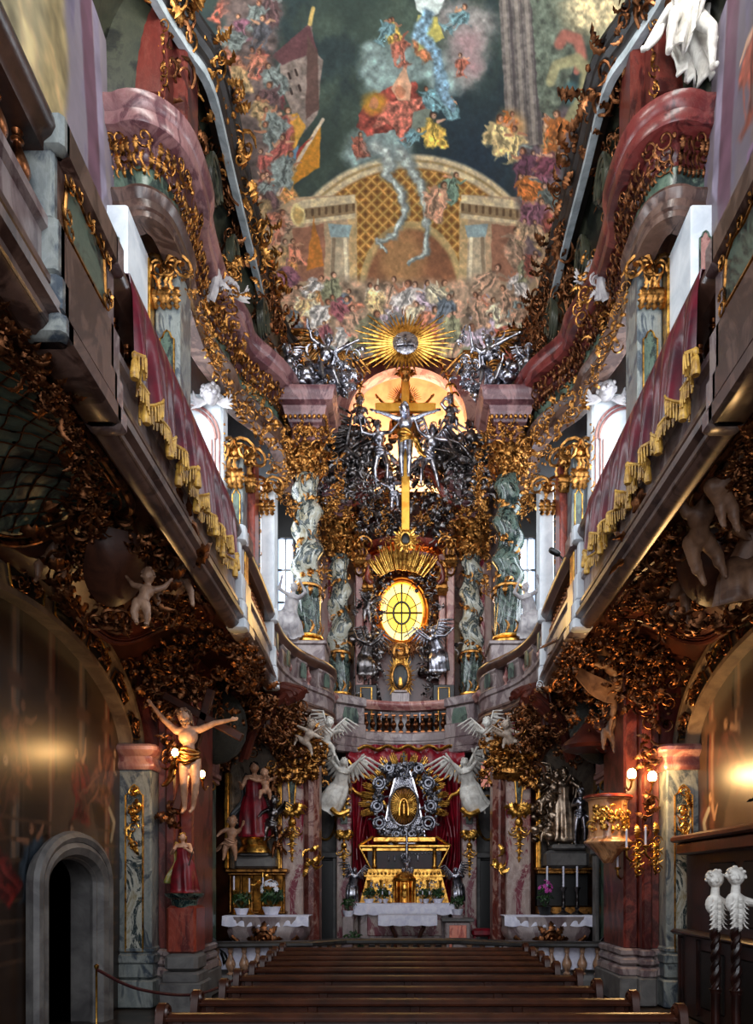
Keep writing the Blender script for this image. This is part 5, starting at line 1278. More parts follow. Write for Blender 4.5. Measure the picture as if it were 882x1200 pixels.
# corbels under the giant columns, and deck pieces
for s in (-1, 1):
    L = SIDE[s]; x = M(s, 2.45)
    m = MB(); V = [(M(s, a), b, 6.02) for a, b in GP if b > 17.2]+[(M(s, 3.6), b, 6.02) for a, b in GP if b > 17.2]; n = len(V)//2
    m.add(V, {4: [(i, i+1, n+i+1, n+i) for i in range(n-1)]}); V = [(p[0], p[1], 6.40) for p in V]; m.add(V, {4: [(i, i+1, n+i+1, n+i) for i in range(n-1)]})
    struct(m, 'ceiling_corbel_slab_%s' % L, GREYM, smooth=False)
    cb = thing('balcony_corbel', 'bulbous marble corbel with gilt shells and hanging lappets under the %s giant column' % L, 'corbel', (x, 18.55, 4.4)); T = (x, 18.55, 4.4)
    m = MB(); lathe(m, smoothprof([(.10,4.5), (.22,4.75), (.30,5.1), (.34,5.4), (.52,5.7), (.62,5.9), (.66,6.02)], 4), (x, 18.65, 0), 24); em_at(m, 'body', PINKM, cb, T)
    g = MB()
    for k in range(11):
        a = -pi+.1+(pi-.2)*k/10; put(g, 'l', (x+.50*cos(a), 18.65+.50*sin(a), 5.92), (cos(a), sin(a), -.3), .42, pi); put(g, 'b', (x+.5*cos(a), 18.65+.5*sin(a), 5.55), (cos(a), sin(a), -.3), .3, 0)
    for k in range(5):
        a = -pi+.3+(pi-.6)*k/4
        P = catmull([(x+.55*cos(a), 18.65+.55*sin(a), 5.85), (x+.40*cos(a), 18.65+.40*sin(a), 5.4), (x+.34*cos(a), 18.65+.34*sin(a), 5.0), (x+.16*cos(a), 18.65+.16*sin(a), 4.6)], 5); tube(g, P, .035, 6)
    for k in range(16):
        a = R0.uniform(-pi, 0); cluster(g, (x+.36*cos(a), 18.65+.36*sin(a), R0.uniform(4.6, 5.4)), (cos(a), sin(a), 0), .38, R0, 'llmsf', 5)
    em_at(g, 'gilt_shellwork', GOLDD, cb, T)
    g = MB()
    for k in range(9):
        d = 15.3+k*.26; px_, py_, a, _ = along([(M(s, q), w) for q, w in GP], d); put(g, 'l', (px_, py_, 6.02), (sin(a)*-s*-1, -cos(a), -.05), .46, pi); lathe(g, [(.01,.03), (.035,0), (.045,-.1), (.001,-.14)], (px_, py_, 5.66), 8)
    em_at(g, 'crimson_lappets', VELVET, cb, T)
# ---- upper altar retable
UA = thing('upper_altar', 'dark gilded upper altar framing the glowing oval window between the inner twisted columns', 'altar', (.06, 22.9, 6.4)); TU = (.06, 22.9, 6.4)
m = MB()
oc = PY(470.5, 719, 22.95)      # centre of the oval
a = np.linspace(0, 2*pi, 48, endpoint=False); V = []
for f in range(48):
    c_, s_ = cos(a[f]), sin(a[f]); k = min(1.45/max(abs(c_), 1e-6)*1.0, 1e9); kz = (3.7 if s_ > 0 else 3.2)/max(abs(s_), 1e-6); k = min(k, kz)
    V.append([(oc[0]+.74*c_, 22.9, oc[2]+.98*s_), (oc[0]+k*c_, 22.9, oc[2]+k*s_)])
V = np.array(V); V2 = V+np.array((0, .35, 0)); m.add(np.concatenate([V, V2[:, ::-1]], 1), {4: grid_faces(48, 4, True, True)}); em_at(m, 'retable_wall', DARKRED, UA, TU)
for sx, mt in ((-1, PINKM), (1, PINKM)):
    m = MB(); x = .06+sx*1.36; bbox(m, x-.12, x+.12, 22.4, 22.9, 7.0, 12.2, .03); bbox(m, x-.16, x+.16, 22.36, 22.9, 6.4, 7.0, .03); x2 = .06+sx*1.12; bbox(m, x2-.1, x2+.1, 22.55, 22.9, 6.4, 12.0, .03); em_at(m, 'pilaster', mt, UA, TU)
    g = MB(); capital(g, x-.16, x+.16, 22.38, 11.5, 12.3, R0, 4); capital(g, x2-.12, x2+.12, 22.5, 10.7, 11.6, R0, 4); em_at(g, 'pilaster_capital', GOLDD, UA, TU)
    m = MB(); x = .06+sx*1.15; bbox(m, x-.32, x+.32, 22.3, 22.8, 6.4, 8.0, .02); em_at(m, 'dark_panel', BLACK, UA, TU)
    g = MB(); tube(g, [(x-.16, 22.28, 6.6), (x-.16, 22.28, 7.9), (x+.16, 22.28, 7.9), (x+.16, 22.28, 6.6)], .025, 6, closed=True, up=(0,1,0)); em_at(g, 'gilt_frame', GOLD, UA, TU)
# concave entablature with gilt frieze, and broken pediment arcs
arcp = [(.06+1.05*sin(t), 23.2-.75*cos(t)) for t in np.linspace(-1.25, 1.25, 24)]
m = MB(); sweep(m, arcp, [(-.3,11.55), (.0,11.55), (.03,11.62), (.10,11.68), (.12,11.80), (.2,11.86), (.22,11.95), (-.3,11.98)], -1); sweep(m, arcp, [(-.3,12.18), (.1,12.18), (.2,12.22), (.26,12.30), (.3,12.36), (-.3,12.4)], -1); em_at(m, 'canopy_entablature', REDM, UA, TU)
g = MB(); sweep(g, arcp, [(-.3,11.95), (.05,11.95), (.08,12.18), (-.3,12.2)], -1)
for q in range(36):
    x, y, a_, _ = along(arcp, 2.6*q/35); cluster(g, (x+sin(a_)*.1, y-cos(a_)*.1, 12.07), (sin(a_), -cos(a_), 0), .24, R0, 'llmf', 3)
em_at(g, 'gilt_frieze', metal('fiery_gilding', (.95,.48,.16), (.62,.22,.08), .35, 12, .3), UA, TU)
for sx in (-1, 1):
    m = MB(); P = catmull([(.06+sx*1.7, 22.2, 13.35), (.06+sx*1.2, 22.1, 13.55), (.06+sx*.85, 22.1, 14.1), (.06+sx*.62, 22.15, 14.25)], 6)
    for o_, r_ in ((0, .14), (.14, .09), (-.14, .07)): tube(m, P+np.array((0, 0, o_)), r_, 10, flat=.8)
    P = catmull([(.06+sx*.85, 22.3, 11.75), (.06+sx*1.05, 22.3, 11.5), (.06+sx*1.12, 22.3, 11.15), (.06+sx*.98, 22.3, 11.0)], 6); tube(m, P, .08, 10)
    em_at(m, 'pediment_scroll', REDM, UA, TU)
g = MB()
for q in range(90):
    sx = R0.choice((-1, 1)); x = .06+sx*R0.uniform(.1, 1.45); z = R0.uniform(12.4, 14.6); cluster(g, (x, 22.5+R0.uniform(-.35, .25), z), (0,-1,-.1), R0.uniform(.35, .6), R0, 'llmsfb', 5)
for q in range(80):
    sx = R0.choice((-1, 1)); x = .06+sx*R0.uniform(.75, 1.3); z = R0.uniform(7.2, 11.6); cluster(g, (x, 22.62, z), (0,-1,0), R0.uniform(.22, .42), R0, 'llmsfb', 4)
em_at(g, 'bronze_foliage', BRONZE, UA, TU)
g = MB()
for q in range(70):
    sx = R0.choice((-1, 1)); x = .06+sx*R0.uniform(.3, 1.5); z = R0.uniform(12.2, 14.4); cluster(g, (x, 22.15+R0.uniform(-.1, .2), z), (0,-1,-.1), R0.uniform(.2, .32), R0, 'llmsf', 4)
for q in range(40):
    aa = R0.uniform(0, 2*pi); cluster(g, (oc[0]+1.0*cos(aa), 22.8, oc[2]+1.25*sin(aa)), (0,-1,0), .3, R0, 'llmfb', 4)
em_at(g, 'gilt_foliage', GOLDD, UA, TU)
def ray(mb, c, ang, r0, r1, w, y, dep=.02, rnd=0):
    d = np.array((cos(ang), 0, sin(ang))); p = np.array((c[0], y, c[2])); nrm = np.array((-sin(ang), 0, cos(ang)))
    P = [p+d*r0, p+d*(r0+(r1-r0)*.6), p+d*r1]; tube(mb, P, [w*.5, w*.9, w*.25], 4, flat=.5, up=(0,1,0))
g = MB()
for k in range(34):      # fan of gilt rays above the oval
    ang = radians(52+76*k/33); ray(g, oc, ang, 1.02, 1.1+R0.uniform(.5, .92)*(1-.25*abs(k-16.5)/16.5), .042, 22.2+R0.uniform(-.06, .06))
em_at(g, 'gilt_ray_fan', GOLD, UA, TU)
g = MB()
for k in range(120):
    ang = radians(130+280*k/119); ray(g, oc, ang, .95, .95+R0.uniform(.25, .62), .028, 22.76)
em_at(g, 'bronzed_rays', COPPER, UA, TU)
for k, (px_, py_, r) in enumerate(((432,700,.42), (430,745,.45), (435,775,.40), (508,745,.42), (505,780,.40), (418,720,.3), (512,700,.34), (452,668,.2), (500,668,.2))):
    pass
m = MB()
for (px_, py_, r) in ((430,755,.5), (436,784,.45), (508,760,.5), (503,790,.42), (446,682,.22), (500,680,.24), (428,715,.35)):
    cloudm(m, PY(px_, py_, 22.75), r*.8, R0, 8)
    for q in range(12): cluster(m, np.array(PY(px_, py_, 22.4))+np.array((R0.gauss(0,.22), R0.uniform(-.1,.1), R0.gauss(0,.3))), (0,-1,0), R0.uniform(.2,.36), R0, 'lmmsf', 4)
em_at(m, 'bronze_clouds', BRONZE, UA, TU)
# oval window
wo = MB(); 
for (rx, rz_, r, y) in ((.70, .93, .07, 22.82), (.80, 1.04, .05, 22.84)):
    aa = np.linspace(0, 2*pi, 48, endpoint=False); tube(wo, np.stack([oc[0]+rx*np.cos(aa), np.full(48, y), oc[2]+rz_*np.sin(aa)], 1), r, 8, closed=True, up=(0,1,0))
WN = wo.obj('window_3', metal('amber_gilding', (.98,.62,.22), (.80,.36,.08), .35, 6, .2)); WN['kind'] = 'structure'
zones = ((.0, .24, (1.0,.86,.30), 1.1), (.24, .46, (1.0,.82,.28), 1.05), (.46, .68, (1.0,.90,.55), 1.25))
for i, (r0, r1, c, st) in enumerate(zones):
    m = MB(); aa = np.linspace(0, 2*pi, 48, endpoint=False)
    V = [(oc[0]+r*cos(t), 22.93, oc[2]+r*1.33*sin(t)) for r in (max(r0, .001), r1) for t in aa]; m.add(V, {4: grid_faces(2, 48, False, True)}); m.obj('amber_pane', emit('amber_glass_%d' % i, c, st), WN)
m = MB(); aa = np.linspace(0, 2*pi, 40, endpoint=False)
for r, w in ((.25, .034), (.46, .014)): tube(m, np.stack([oc[0]+r*np.cos(aa), np.full(40, 22.9), oc[2]+1.33*r*np.sin(aa)], 1), w, 6, closed=True, up=(0,1,0))
tube(m, [(oc[0]-.68, 22.9, oc[2]), (oc[0]+.68, 22.9, oc[2])], .028, 6); tube(m, [(oc[0], 22.9, oc[2]-.9), (oc[0], 22.9, oc[2]+.9)], .026, 6)
for k in range(8):
    t = radians(22+45*k); tube(m, [(oc[0]+.25*cos(t), 22.9, oc[2]+.33*sin(t)), (oc[0]+.66*cos(t), 22.9, oc[2]+.88*sin(t))], .013, 5)
m.obj('glazing_bars', BLACK, WN)
pl = bpy.data.lights.new('oval_window_glow', 'AREA'); pl.shape = 'ELLIPSE'; pl.size = 1.3; pl.size_y = 1.7; pl.energy = 45; pl.color = (1, .62, .22)
po = bpy.data.objects.new('oval_window_glow', pl); COL.objects.link(po); po.location = (oc[0], 22.86, oc[2]); po.rotation_euler = (pi/2, 0, pi)
po.rotation_euler = (-pi/2, 0, 0)
# shrine below the window
sc_ = PY(469, 794, 22.35)
SH = thing('sunburst_shrine', 'small gilded shrine with a pointed sunburst and tiny figure, below the oval window', 'shrine', (sc_[0], 22.35, 6.5)); TS = (sc_[0], 22.35, 6.5)
g = MB()
for k in range(56):
    t = 2*pi*k/56; r1 = (.60 if k % 2 else .48); d = np.array((cos(t)*.62, 0, sin(t)))
    p = np.array(sc_); tube(g, [p+d*.36, p+d*(.36+(r1-.36)*.5), p+d*(r1+.12)], [.03, .028, .004], 4, flat=.5, up=(0,1,0))
em_at(g, 'sunburst', GOLD, SH, TS)
m = MB(); aa = np.linspace(0, 2*pi, 30, endpoint=False); tube(m, np.stack([sc_[0]+.23*np.cos(aa), np.full(30, 22.3), sc_[2]+.38*np.sin(aa)], 1), .05, 8, closed=True, up=(0,1,0)); em_at(m, 'niche_frame', GOLDD, SH, TS)
m = MB(); ellipsoid(m, (sc_[0], 22.25, sc_[2]), (.22, .05, .37)); em_at(m, 'niche', BLACK, SH, TS)
m = MB(); z = sc_[2]-.25
ellipsoid(m, (sc_[0], 22.27, z+.44), (.05, .05, .06)); capsule(m, (sc_[0], 22.27, z+.1), (sc_[0], 22.27, z+.34), .09, .055); capsule(m, (sc_[0]-.07, 22.3, z+.3), (sc_[0]-.02, 22.22, z+.2), .025, .02); capsule(m, (sc_[0]+.07, 22.3, z+.3), (sc_[0]+.02, 22.22, z+.2), .025, .02); capsule(m, (sc_[0], 22.27, z), (sc_[0], 22.27, z+.12), .1, .08)
em_at(m, 'figurine', GOLD, SH, TS)
m = MB(); c2 = PY(469, 763, 22.2); aa = np.linspace(0, 2*pi, 24, endpoint=False); tube(m, np.stack([c2[0]+.2*np.cos(aa), np.full(24, 22.2), c2[2]+.2*np.sin(aa)], 1), .05, 8, closed=True, up=(0,1,0)); ellipsoid(m, (c2[0], 22.35, c2[2]), (.14, .06, .14)); em_at(m, 'medallion', GOLDD, SH, TS)
m = MB(); bbox(m, sc_[0]-.28, sc_[0]+.28, 22.25, 22.4, 6.4, sc_[2]-.45, .03); bbox(m, sc_[0]-.2, sc_[0]+.2, 22.2, 22.3, sc_[2]-.48, sc_[2]-.40, .02); em_at(m, 'plinth', GREYM, SH, TS)
for sx in (-1, 1):
    x = sc_[0]+sx*.58; cnd = thing('candlestick', 'slim silver candlestick with white candle just %s of the sunburst shrine' % ('left' if sx < 0 else 'right'), 'candlestick', (x, 22.3, 6.42))
    m = MB(); lathe(m, [(.08,0), (.06,.03), (.02,.06), (.03,.15), (.02,.2), (.02,.4), (.05,.44), (.02,.46)], (0,0,0), 10); m.obj('stem', SILVER, cnd); m = MB(); lathe(m, [(.02,.46), (.02,.95), (.003,.96)], (0,0,0), 8); m.obj('candle', LINEN, cnd)
# ---- figures of the upper altar
BODY = BRONZE
SILB = metal('blackened_silver', (.72,.72,.76), (.22,.21,.24), .28, 7, .35)
def seat(name, label, px, py, Y, H, mat, **k):
    x, y, z = PY(px, py, Y); return figure(name, label, 'statue', (x, y, z), H, mat, anchor='pelvis', **k)
th_sit = ((-.35,-1,-.15), (.35,-1,-.35)); sh_dn = ((-.1,-.1,-1), (.1,.15,-1))
# cloud bank under the group
cl = MB()
for (px_, py_, r) in ((382,530,.45), (392,515,.5), (402,545,.5), (415,520,.5), (428,540,.45), (392,570,.45), (415,560,.35), (440,515,.35), (555,520,.5), (565,540,.5), (545,545,.5), (530,520,.45), (520,540,.4), (560,570,.45), (535,562,.35), (505,515,.35), (380,550,.4), (572,560,.4)):
    cloudm(cl, PY(px_, py_, 21.9), r*1.05, R0, 16)
for q in range(120):
    px_ = R0.choice((R0.uniform(376, 440), R0.uniform(508, 575))); cluster(cl, PY(px_, R0.uniform(500, 590), 21.5), (0,-1,-.2), R0.uniform(.25, .5), R0, 'mmsl', 4)
tag(cl.obj('cloud_bank', BRONZE), 'dark bronze clouds rolling over the upper altar on both sides of the gold cross', 'cloud')
seat('cherub_statue', 'dark cherub seated on the clouds left of the gold cross, hand on knee', 422, 492, 21.2, 1.15, SILB, kind='putto', th=th_sit, sh=sh_dn, ua=((-.6,-.4,-1), (.3,-.6,-.7)), fa=((.5,-.8,-.1), (.2,-.6,-.8)), cloth=True, hair='curl')
seat('cherub_statue', 'dark cherub seated on the clouds right of the gold cross, arm raised behind its head', 527, 492, 21.2, 1.2, SILB, kind='putto', th=((.35,-1,-.2), (.6,-1,-.5)), sh=sh_dn, ua=((-.6,-.2,.6), (.6,-.2,-.8)), fa=((.6,-.1,.9), (.1,-.8,-.3)), cloth=True, seed=2)
seat('angel_statue', 'bronze angel leaning head down under the left arm of the gold cross', 446, 530, 21.3, 1.7, SILB, spine=(-.15,-.5,.8), th=((-.2,.1,-1), (.25,-.3,-1)), sh=((.1,.3,-1), (.0,.1,-1)), ua=((-1,-.2,.2), (.6,-.6,-.3)), fa=((-.2,-.4,1), (.6,-.3,.5)), cloth=True, seed=3)
seat('angel_statue', 'bronze angel with long hanging legs under the right arm of the gold cross', 502, 535, 21.3, 1.75, SILB, spine=(.2,-.5,.8), th=((-.3,-.3,-1), (.3,.0,-1)), sh=((.0,.1,-1), (.25,.1,-1)), ua=((-.6,-.6,.1), (1,-.2,-.2)), fa=((-.3,-.4,.6), (.2,-.5,-.8)), cloth=True, wings=.8, seed=4)
seat('angel_statue', 'winged bronze angel flying at the left end of the cloud bank', 396, 540, 21.2, 1.6, BRONZE, spine=(.7,-.4,.4), side=(0,-1,.3), th=((-.9,.1,-.5), (-.8,.0,-.9)), sh=((-.9,.1,-.3), (-.5,.1,-1)), ua=((.6,-.5,.3), (.8,-.1,-.7)), fa=((.8,-.2,.2), (.6,-.2,-.5)), wings=1.0, cloth=True, seed=5)
seat('angel_statue', 'winged bronze angel flying at the right end of the cloud bank', 556, 540, 21.2, 1.6, BRONZE, spine=(-.7,-.4,.4), side=(0,1,.3), th=((.9,.1,-.5), (.8,.0,-.9)), sh=((.9,.1,-.3), (.5,.1,-1)), ua=((-.6,-.5,.3), (-.8,-.1,-.7)), fa=((-.8,-.2,.2), (-.6,-.2,-.5)), wings=1.0, cloth=True, seed=6)
seat('cherub_statue', 'small bronze cherub sliding down beneath the left side of the clouds', 462, 580, 21.6, 1.1, SILB, kind='putto', spine=(-.3,-.3,.7), ua=((-1,-.3,.3), (.6,-.6,-.3)), fa=((-.6,-.3,.4), (.6,-.5,-.4)), seed=7, cloth=True)
seat('window_angel_statue', 'dark bronze angel kneeling at the lower left of the glowing oval window', 428, 768, 22.2, 1.35, BRONZE, spine=(.25,-.2,1), th=((-.2,-.6,-.8), (.3,-.6,-.7)), sh=((0,.4,-1), (.1,.4,-1)), ua=((-.6,-.3,.2), (.8,-.3,.5)), fa=((-.3,-.5,.8), (.6,-.3,.8)), wings=.8, robe=1.0, seed=25)
seat('window_angel_statue', 'dark bronze angel reaching up at the lower right of the glowing oval window', 512, 762, 22.2, 1.45, SILB, spine=(-.35,-.2,1), th=((-.2,-.5,-.8), (.3,-.5,-.8)), sh=((0,.3,-1), (.1,.3,-1)), ua=((-.9,-.3,.5), (.7,-.3,-.1)), fa=((-.8,-.2,.6), (.6,-.3,.5)), wings=.8, robe=1.0, seed=26)
seat('window_cherub_statue', 'small dark cherub clinging to the left rim of the glowing oval window', 430, 715, 22.3, .95, BRONZE, kind='putto', spine=(.3,-.2,.9), ua=((-.6,-.3,.4), (.9,-.3,.3)), fa=((-.3,-.5,.8), (.9,-.3,.1)), wings=.8, seed=27)
# Father figure with triangular halo
fx, fy, fz = PY(474, 476, 21.7)
fr, _ = figure('bearded_father_statue', 'gilded bearded old man with triangular halo behind the top of the gold cross', 'statue', (fx, fy, fz-.55), 2.0, GOLDD, anchor='pelvis', th=th_sit, sh=sh_dn, ua=((-1,-.3,-.2), (1,-.3,-.2)), fa=((-.6,-.6,.3), (.6,-.6,.3)), robe=1.0, beard=True, seed=8, parts={'hair': SILVER})
m = MB(); c = PY(474, 462, 21.9)
extrude_poly(m, [(c[0]-.42, c[2]-.35), (c[0]+.42, c[2]-.35), (c[0]+.05, c[2]+.32), (c[0]-.05, c[2]+.32)], 21.95, 22.0)
for k in range(22): ray(m, (c[0], 0, c[2]-.2), radians(8+164*k/21), .2, .52, .02, 21.9)
tag(m.obj('triangular_halo', GOLD), 'gold triangular halo with fine rays behind the bearded statue', 'halo')
# the gold cross
cx, cy_, cz_ = PY(475, 478, 20.9)
CR = thing('tall_cross', 'tall golden cross hanging before the clouds, ending in a small gilt sunburst', 'cross', (cx, 20.9, 11.8)); TC = (cx, 20.9, 11.8)
zt = PY(475, 446, 20.9)[2]; zb = PY(475, 622, 20.9)[2]; hb = .115
CG = metal('flat_gilding', (.96,.74,.34), (.84,.58,.22), .42, 3, .1)
m = MB(); bbox(m, cx-hb, cx+hb, 20.86, 20.98, zb, zt, .015); em_at(m, 'upright', CG, CR, TC)
m = MB(); bbox(m, cx-.84, cx+.84, 20.85, 20.97, cz_-.125, cz_+.125, .015); em_at(m, 'crossbar', CG, CR, TC)
g = MB(); c = (cx, 0, PY(475, 632, 20.9)[2])
for k in range(22): ray(g, c, 2*pi*k/22, .16, .38 if k % 2 else .30, .05, 20.88)
aa = np.linspace(0, 2*pi, 24, endpoint=False); tube(g, np.stack([c[0]+.15*np.cos(aa), np.full(24, 20.88), c[2]+.19*np.sin(aa)], 1), .045, 8, closed=True, up=(0,1,0)); em_at(g, 'gilt_sunburst', GOLD, CR, TC)
m = MB(); ellipsoid(m, (c[0], 20.88, c[2]), (.12, .05, .16)); em_at(m, 'dark_boss', BLACK, CR, TC)
g = MB(); spray(g, (cx, 20.84, zt), (0,-1,0), .35, 'l', 7, -1.2, 1.2); ellipsoid(g, (cx, 20.88, zt+.12), (.14,.1,.2)); em_at(g, 'gilt_finial', GOLDD, CR, TC)
figure('crucified_christ_statue', 'silver crucified figure hanging on the tall golden cross, arms spread', 'statue', (cx, 20.70, PY(475, 514, 20.7)[2]), 2.05, metal('pale_silver', (.86,.88,.95), (.40,.42,.50), .3, 9, .3), anchor='pelvis',
       ua=((-1,0,.42), (1,0,.42)), fa=((-1,.1,.36), (1,.1,.36)), th=((-.03,-.12,-1), (.0,-.12,-1)), sh=((.06,.12,-1), (-.06,.12,-1)), head=(-.25,-.5,1), gaze=(-.3,-1,-.5), cloth=True, beard=True, hair='long', seed=9, parts={'cloth': GOLD})
# hanging sunburst with dove
sx_, sy_, sz_ = PY(475, 402, 20.2)
SB = thing('hanging_sunburst', 'silver oval disc with long gold rays and a dove, hanging below the ceiling painting', 'sunburst', (sx_, 20.2, sz_)); TB = (sx_, 20.2, sz_)
g = MB()
for k in range(44):
    t = 2*pi*k/44; ln = (1.0 if abs(cos(t)) > .75 else .62)*(1+.25*((k*7) % 3-1)*.5); d = np.array((cos(t), 0, sin(t)*.85)); p = np.array((sx_, 20.2, sz_)); 
    tube(g, [p+d*.32, p+d*(.32+ln*.35), p+d*(.32+ln)*.98], [.03, .04, .008], 4, flat=.5, up=(0,1,0))
em_at(g, 'rays', GOLD, SB, TB)
m = MB(); ellipsoid(m, (sx_, 20.22, sz_), (.40, .07, .34)); em_at(m, 'disc', SILVER, SB, TB)
m = MB(); ellipsoid(m, (sx_, 20.1, sz_-.1), (.06,.12,.08)); ellipsoid(m, (sx_, 20.0, sz_-.03), (.035,.04,.04))
for q in (-1, 1):
    for k in range(5): p = (sx_+q*.03, 20.1, sz_-.08); tube(m, [p, (sx_+q*(.12+.03*k), 20.1, sz_+.10-.05*k), (sx_+q*(.24+.01*k), 20.1, sz_+.12-.09*k)], [.03,.03,.008], 5, flat=.4, up=(0,1,0))
em_at(m, 'dove', SILVER, SB, TB)
m = MB(); 
for q in (-1, 1):
    P = catmull([PY(475+q*12, 405, 20.6), PY(475+q*38, 420, 20.9), PY(475+q*52, 450, 21.1), PY(475+q*58, 492, 21.3)], 8); tube(m, P, .035, 6)
    for k, p in enumerate(P[::2]): put(m, R0.choice('lm'), p, (0,-1,0), .24, q*-2.4+R0.uniform(-.5,.5)); put(m, R0.choice('lm'), p, (0,-1,0), .2, q*2.4)
em_at(m, 'palm_branches', GOLDD, SB, TB)
# angels on the giant columns' cornices
for s in (-1, 1):
    L = SIDE[s]; x = XO[s]
    k = 1 if s < 0 else -1
    figure('cornice_angel_statue', 'dark silver angel with gilt wings sitting on the %s giant column, leaning inwards' % L, 'statue', (x+k*.35, 18.85, 15.02), 1.7, SILB, anchor='pelvis', spine=(k*.45,-.3,.9), th=((-.2+k*.5,-.8,-.3), (.4+k*.4,-.8,-.4)), sh=((k*.2,-.1,-1), (k*.4,.1,-1)), ua=((-.8,-.2,.5), (.9,-.2,.4)), fa=((-.2,-.4,.9), (.9,-.2,.3)), wings=(.95, .4), robe=None, cloth=True, cloak=k, wmat=GOLDD, seed=12+s, parts={'cloak': SILB, 'cloth': GOLDD})
    figure('cornice_cherub_statue', 'small bronze cherub perched at the outer corner of the %s giant column cornice' % L, 'statue', (x-k*.35, 18.7, 14.85), 1.1, SILB, kind='putto', anchor='pelvis', spine=(-k*.3,-.2,.9), th=th_sit, sh=sh_dn, ua=((-.9,-.2,.6), (.8,-.3,-.5)), fa=((-.4,-.2,.9), (.6,-.6,.2)), wings=.7, seed=14+s)
    g = MB(); cloudm(g, (x+k*.1, 18.9, 14.75), .38, R0, 14); cloudm(g, (x+k*.8, 19.3, 14.7), .3, R0, 10); cloudm(g, (x+k*1.0, 19.3, 15.3), .25, R0, 8)
    for q in range(26): cluster(g, (x+k*R0.uniform(-.6, 1.2), 18.7+R0.uniform(0, .4), R0.uniform(14.5, 15.7)), (0,-1,-.2), R0.uniform(.3, .5), R0, 'lmsmf', 4)
    tag(g.obj('cornice_clouds', SILB), 'dark silver clouds and leaves piled on the %s giant column cornice' % L, 'cloud')
    g = MB(); garland(g, [(x-k*.45, 18.6, 13.2), (x-k*.5, 18.6, 12.0), (x-k*.35, 18.65, 11.2)], (0,-1,0), .3, R0, .2, 'llmf'); 
    garland(g, [(x+k*.5, 18.8, 13.4), (x+k*.75, 19.6, 12.6), (XI[s]-k*.35, 21.9, 12.6), (XI[s]-k*.42, 22.0, 11.6), (XI[s]-k*.4, 22.0, 10.8)], (0,-1,0), .28, R0, .16, 'llmsf')
    tag(g.obj('gilded_garland', GOLDD), 'gilt leaf garland slung between outer and inner twisted column on the %s' % L, 'ornament')
# ================================================================ HIGH ALTAR BELOW THE BALCONY
def oval(c, rx, rz_, y, n=36): 
    a = np.linspace(0, 2*pi, n, endpoint=False); return np.stack([c[0]+rx*np.cos(a), np.full(n, y), c[2]+rz_*np.sin(a)], 1)
def PXs(px, Y): return (px-VPX)/FPX*Y
def PZs(py, Y): return EYE+(VPY-py)/FPX*Y
YA = 20.3
# inner apse pilasters, passages
for s in (-1, 1):
    L = SIDE[s]
    x0, x1 = sorted((M(s, 1.93), M(s, 1.46)))
    pilaster('apse_pilaster', 'mottled rose marble pilaster with gilt pendant beside the crimson altar curtain on the %s' % L, s, 1.90, 1.50, 20.35, .16, 5.0, .6, ROSEM, None, capz=.5, base=False, cmat=GOLDD)
    g = MB(); cx = (x0+x1)/2
    drop(g, (cx, 20.3, 3.5), (0,-1,0), 1.3, .30, R0); em_ = g
    for z in (4.3, 4.0): spray(g, (cx, 20.3, z), (0,-1,0), .22, 'l', 6)
    tag(g.obj('gilded_pendant', GOLD), 'gilt foliage pendant on the rose marble pilaster beside the altar curtain on the %s' % L, 'ornament')
    m = MB(); bbox(m, cx-.09, cx+.09, 20.31, 20.36, 3.7, 4.4, .01); tag(m.obj('green_panel', GREENM), 'small upright green marble panel above the gilt pendant at the %s of the altar' % L, 'panel')
    # passage: door and oval window with gilt rim
    xa, xb = sorted((M(s, 2.72), M(s, 1.93)))
    m = MB(); box(m, xa, xb, 21.3, 21.5, 0, 6.3); struct(m, 'wall_passage_back_%s' % L, STONE, smooth=False)
    m = MB(); bbox(m, xa+.12, xb-.12, 21.2, 21.3, .3, 2.75, .02); o = struct(m, 'door_%d' % (2 if s < 0 else 3), BLACK)
    f = MB(); 
    for xx in (xa+.1, xb-.1): bbox(f, xx-.05, xx+.05, 21.14, 21.3, .16, 2.85, .015)
    bbox(f, xa, xb, 21.1, 21.3, 2.8, 2.98, .03); f.obj('door_frame', STONE, o)
    m = MB(); c = (M(s, 2.3), 0, 3.95); tube(m, oval(c, .30, .62, 21.24), .035, 8, closed=True, up=(0,1,0)); tag(m.obj('gilt_oval_frame', GOLD), 'thin gilt oval frame above the dark passage door on the %s' % L, 'frame')
    m = MB(); bbox(m, c[0]-.25, c[0]+.25, 21.2, 21.28, 4.75, 5.6, .02); o = struct(m, 'window_%d' % (4 if s < 0 else 5), BLACK)
    if s > 0:
        p = MB()
        for i in range(2):
            for j in range(3): box(p, c[0]-.2+.21*i, c[0]-.02+.21*i, 21.17, 21.19, 4.82+.25*j, 5.03+.25*j)
        p.obj('pane', emit('rosy_window', (.80,.52,.46), .55), o, smooth=False)
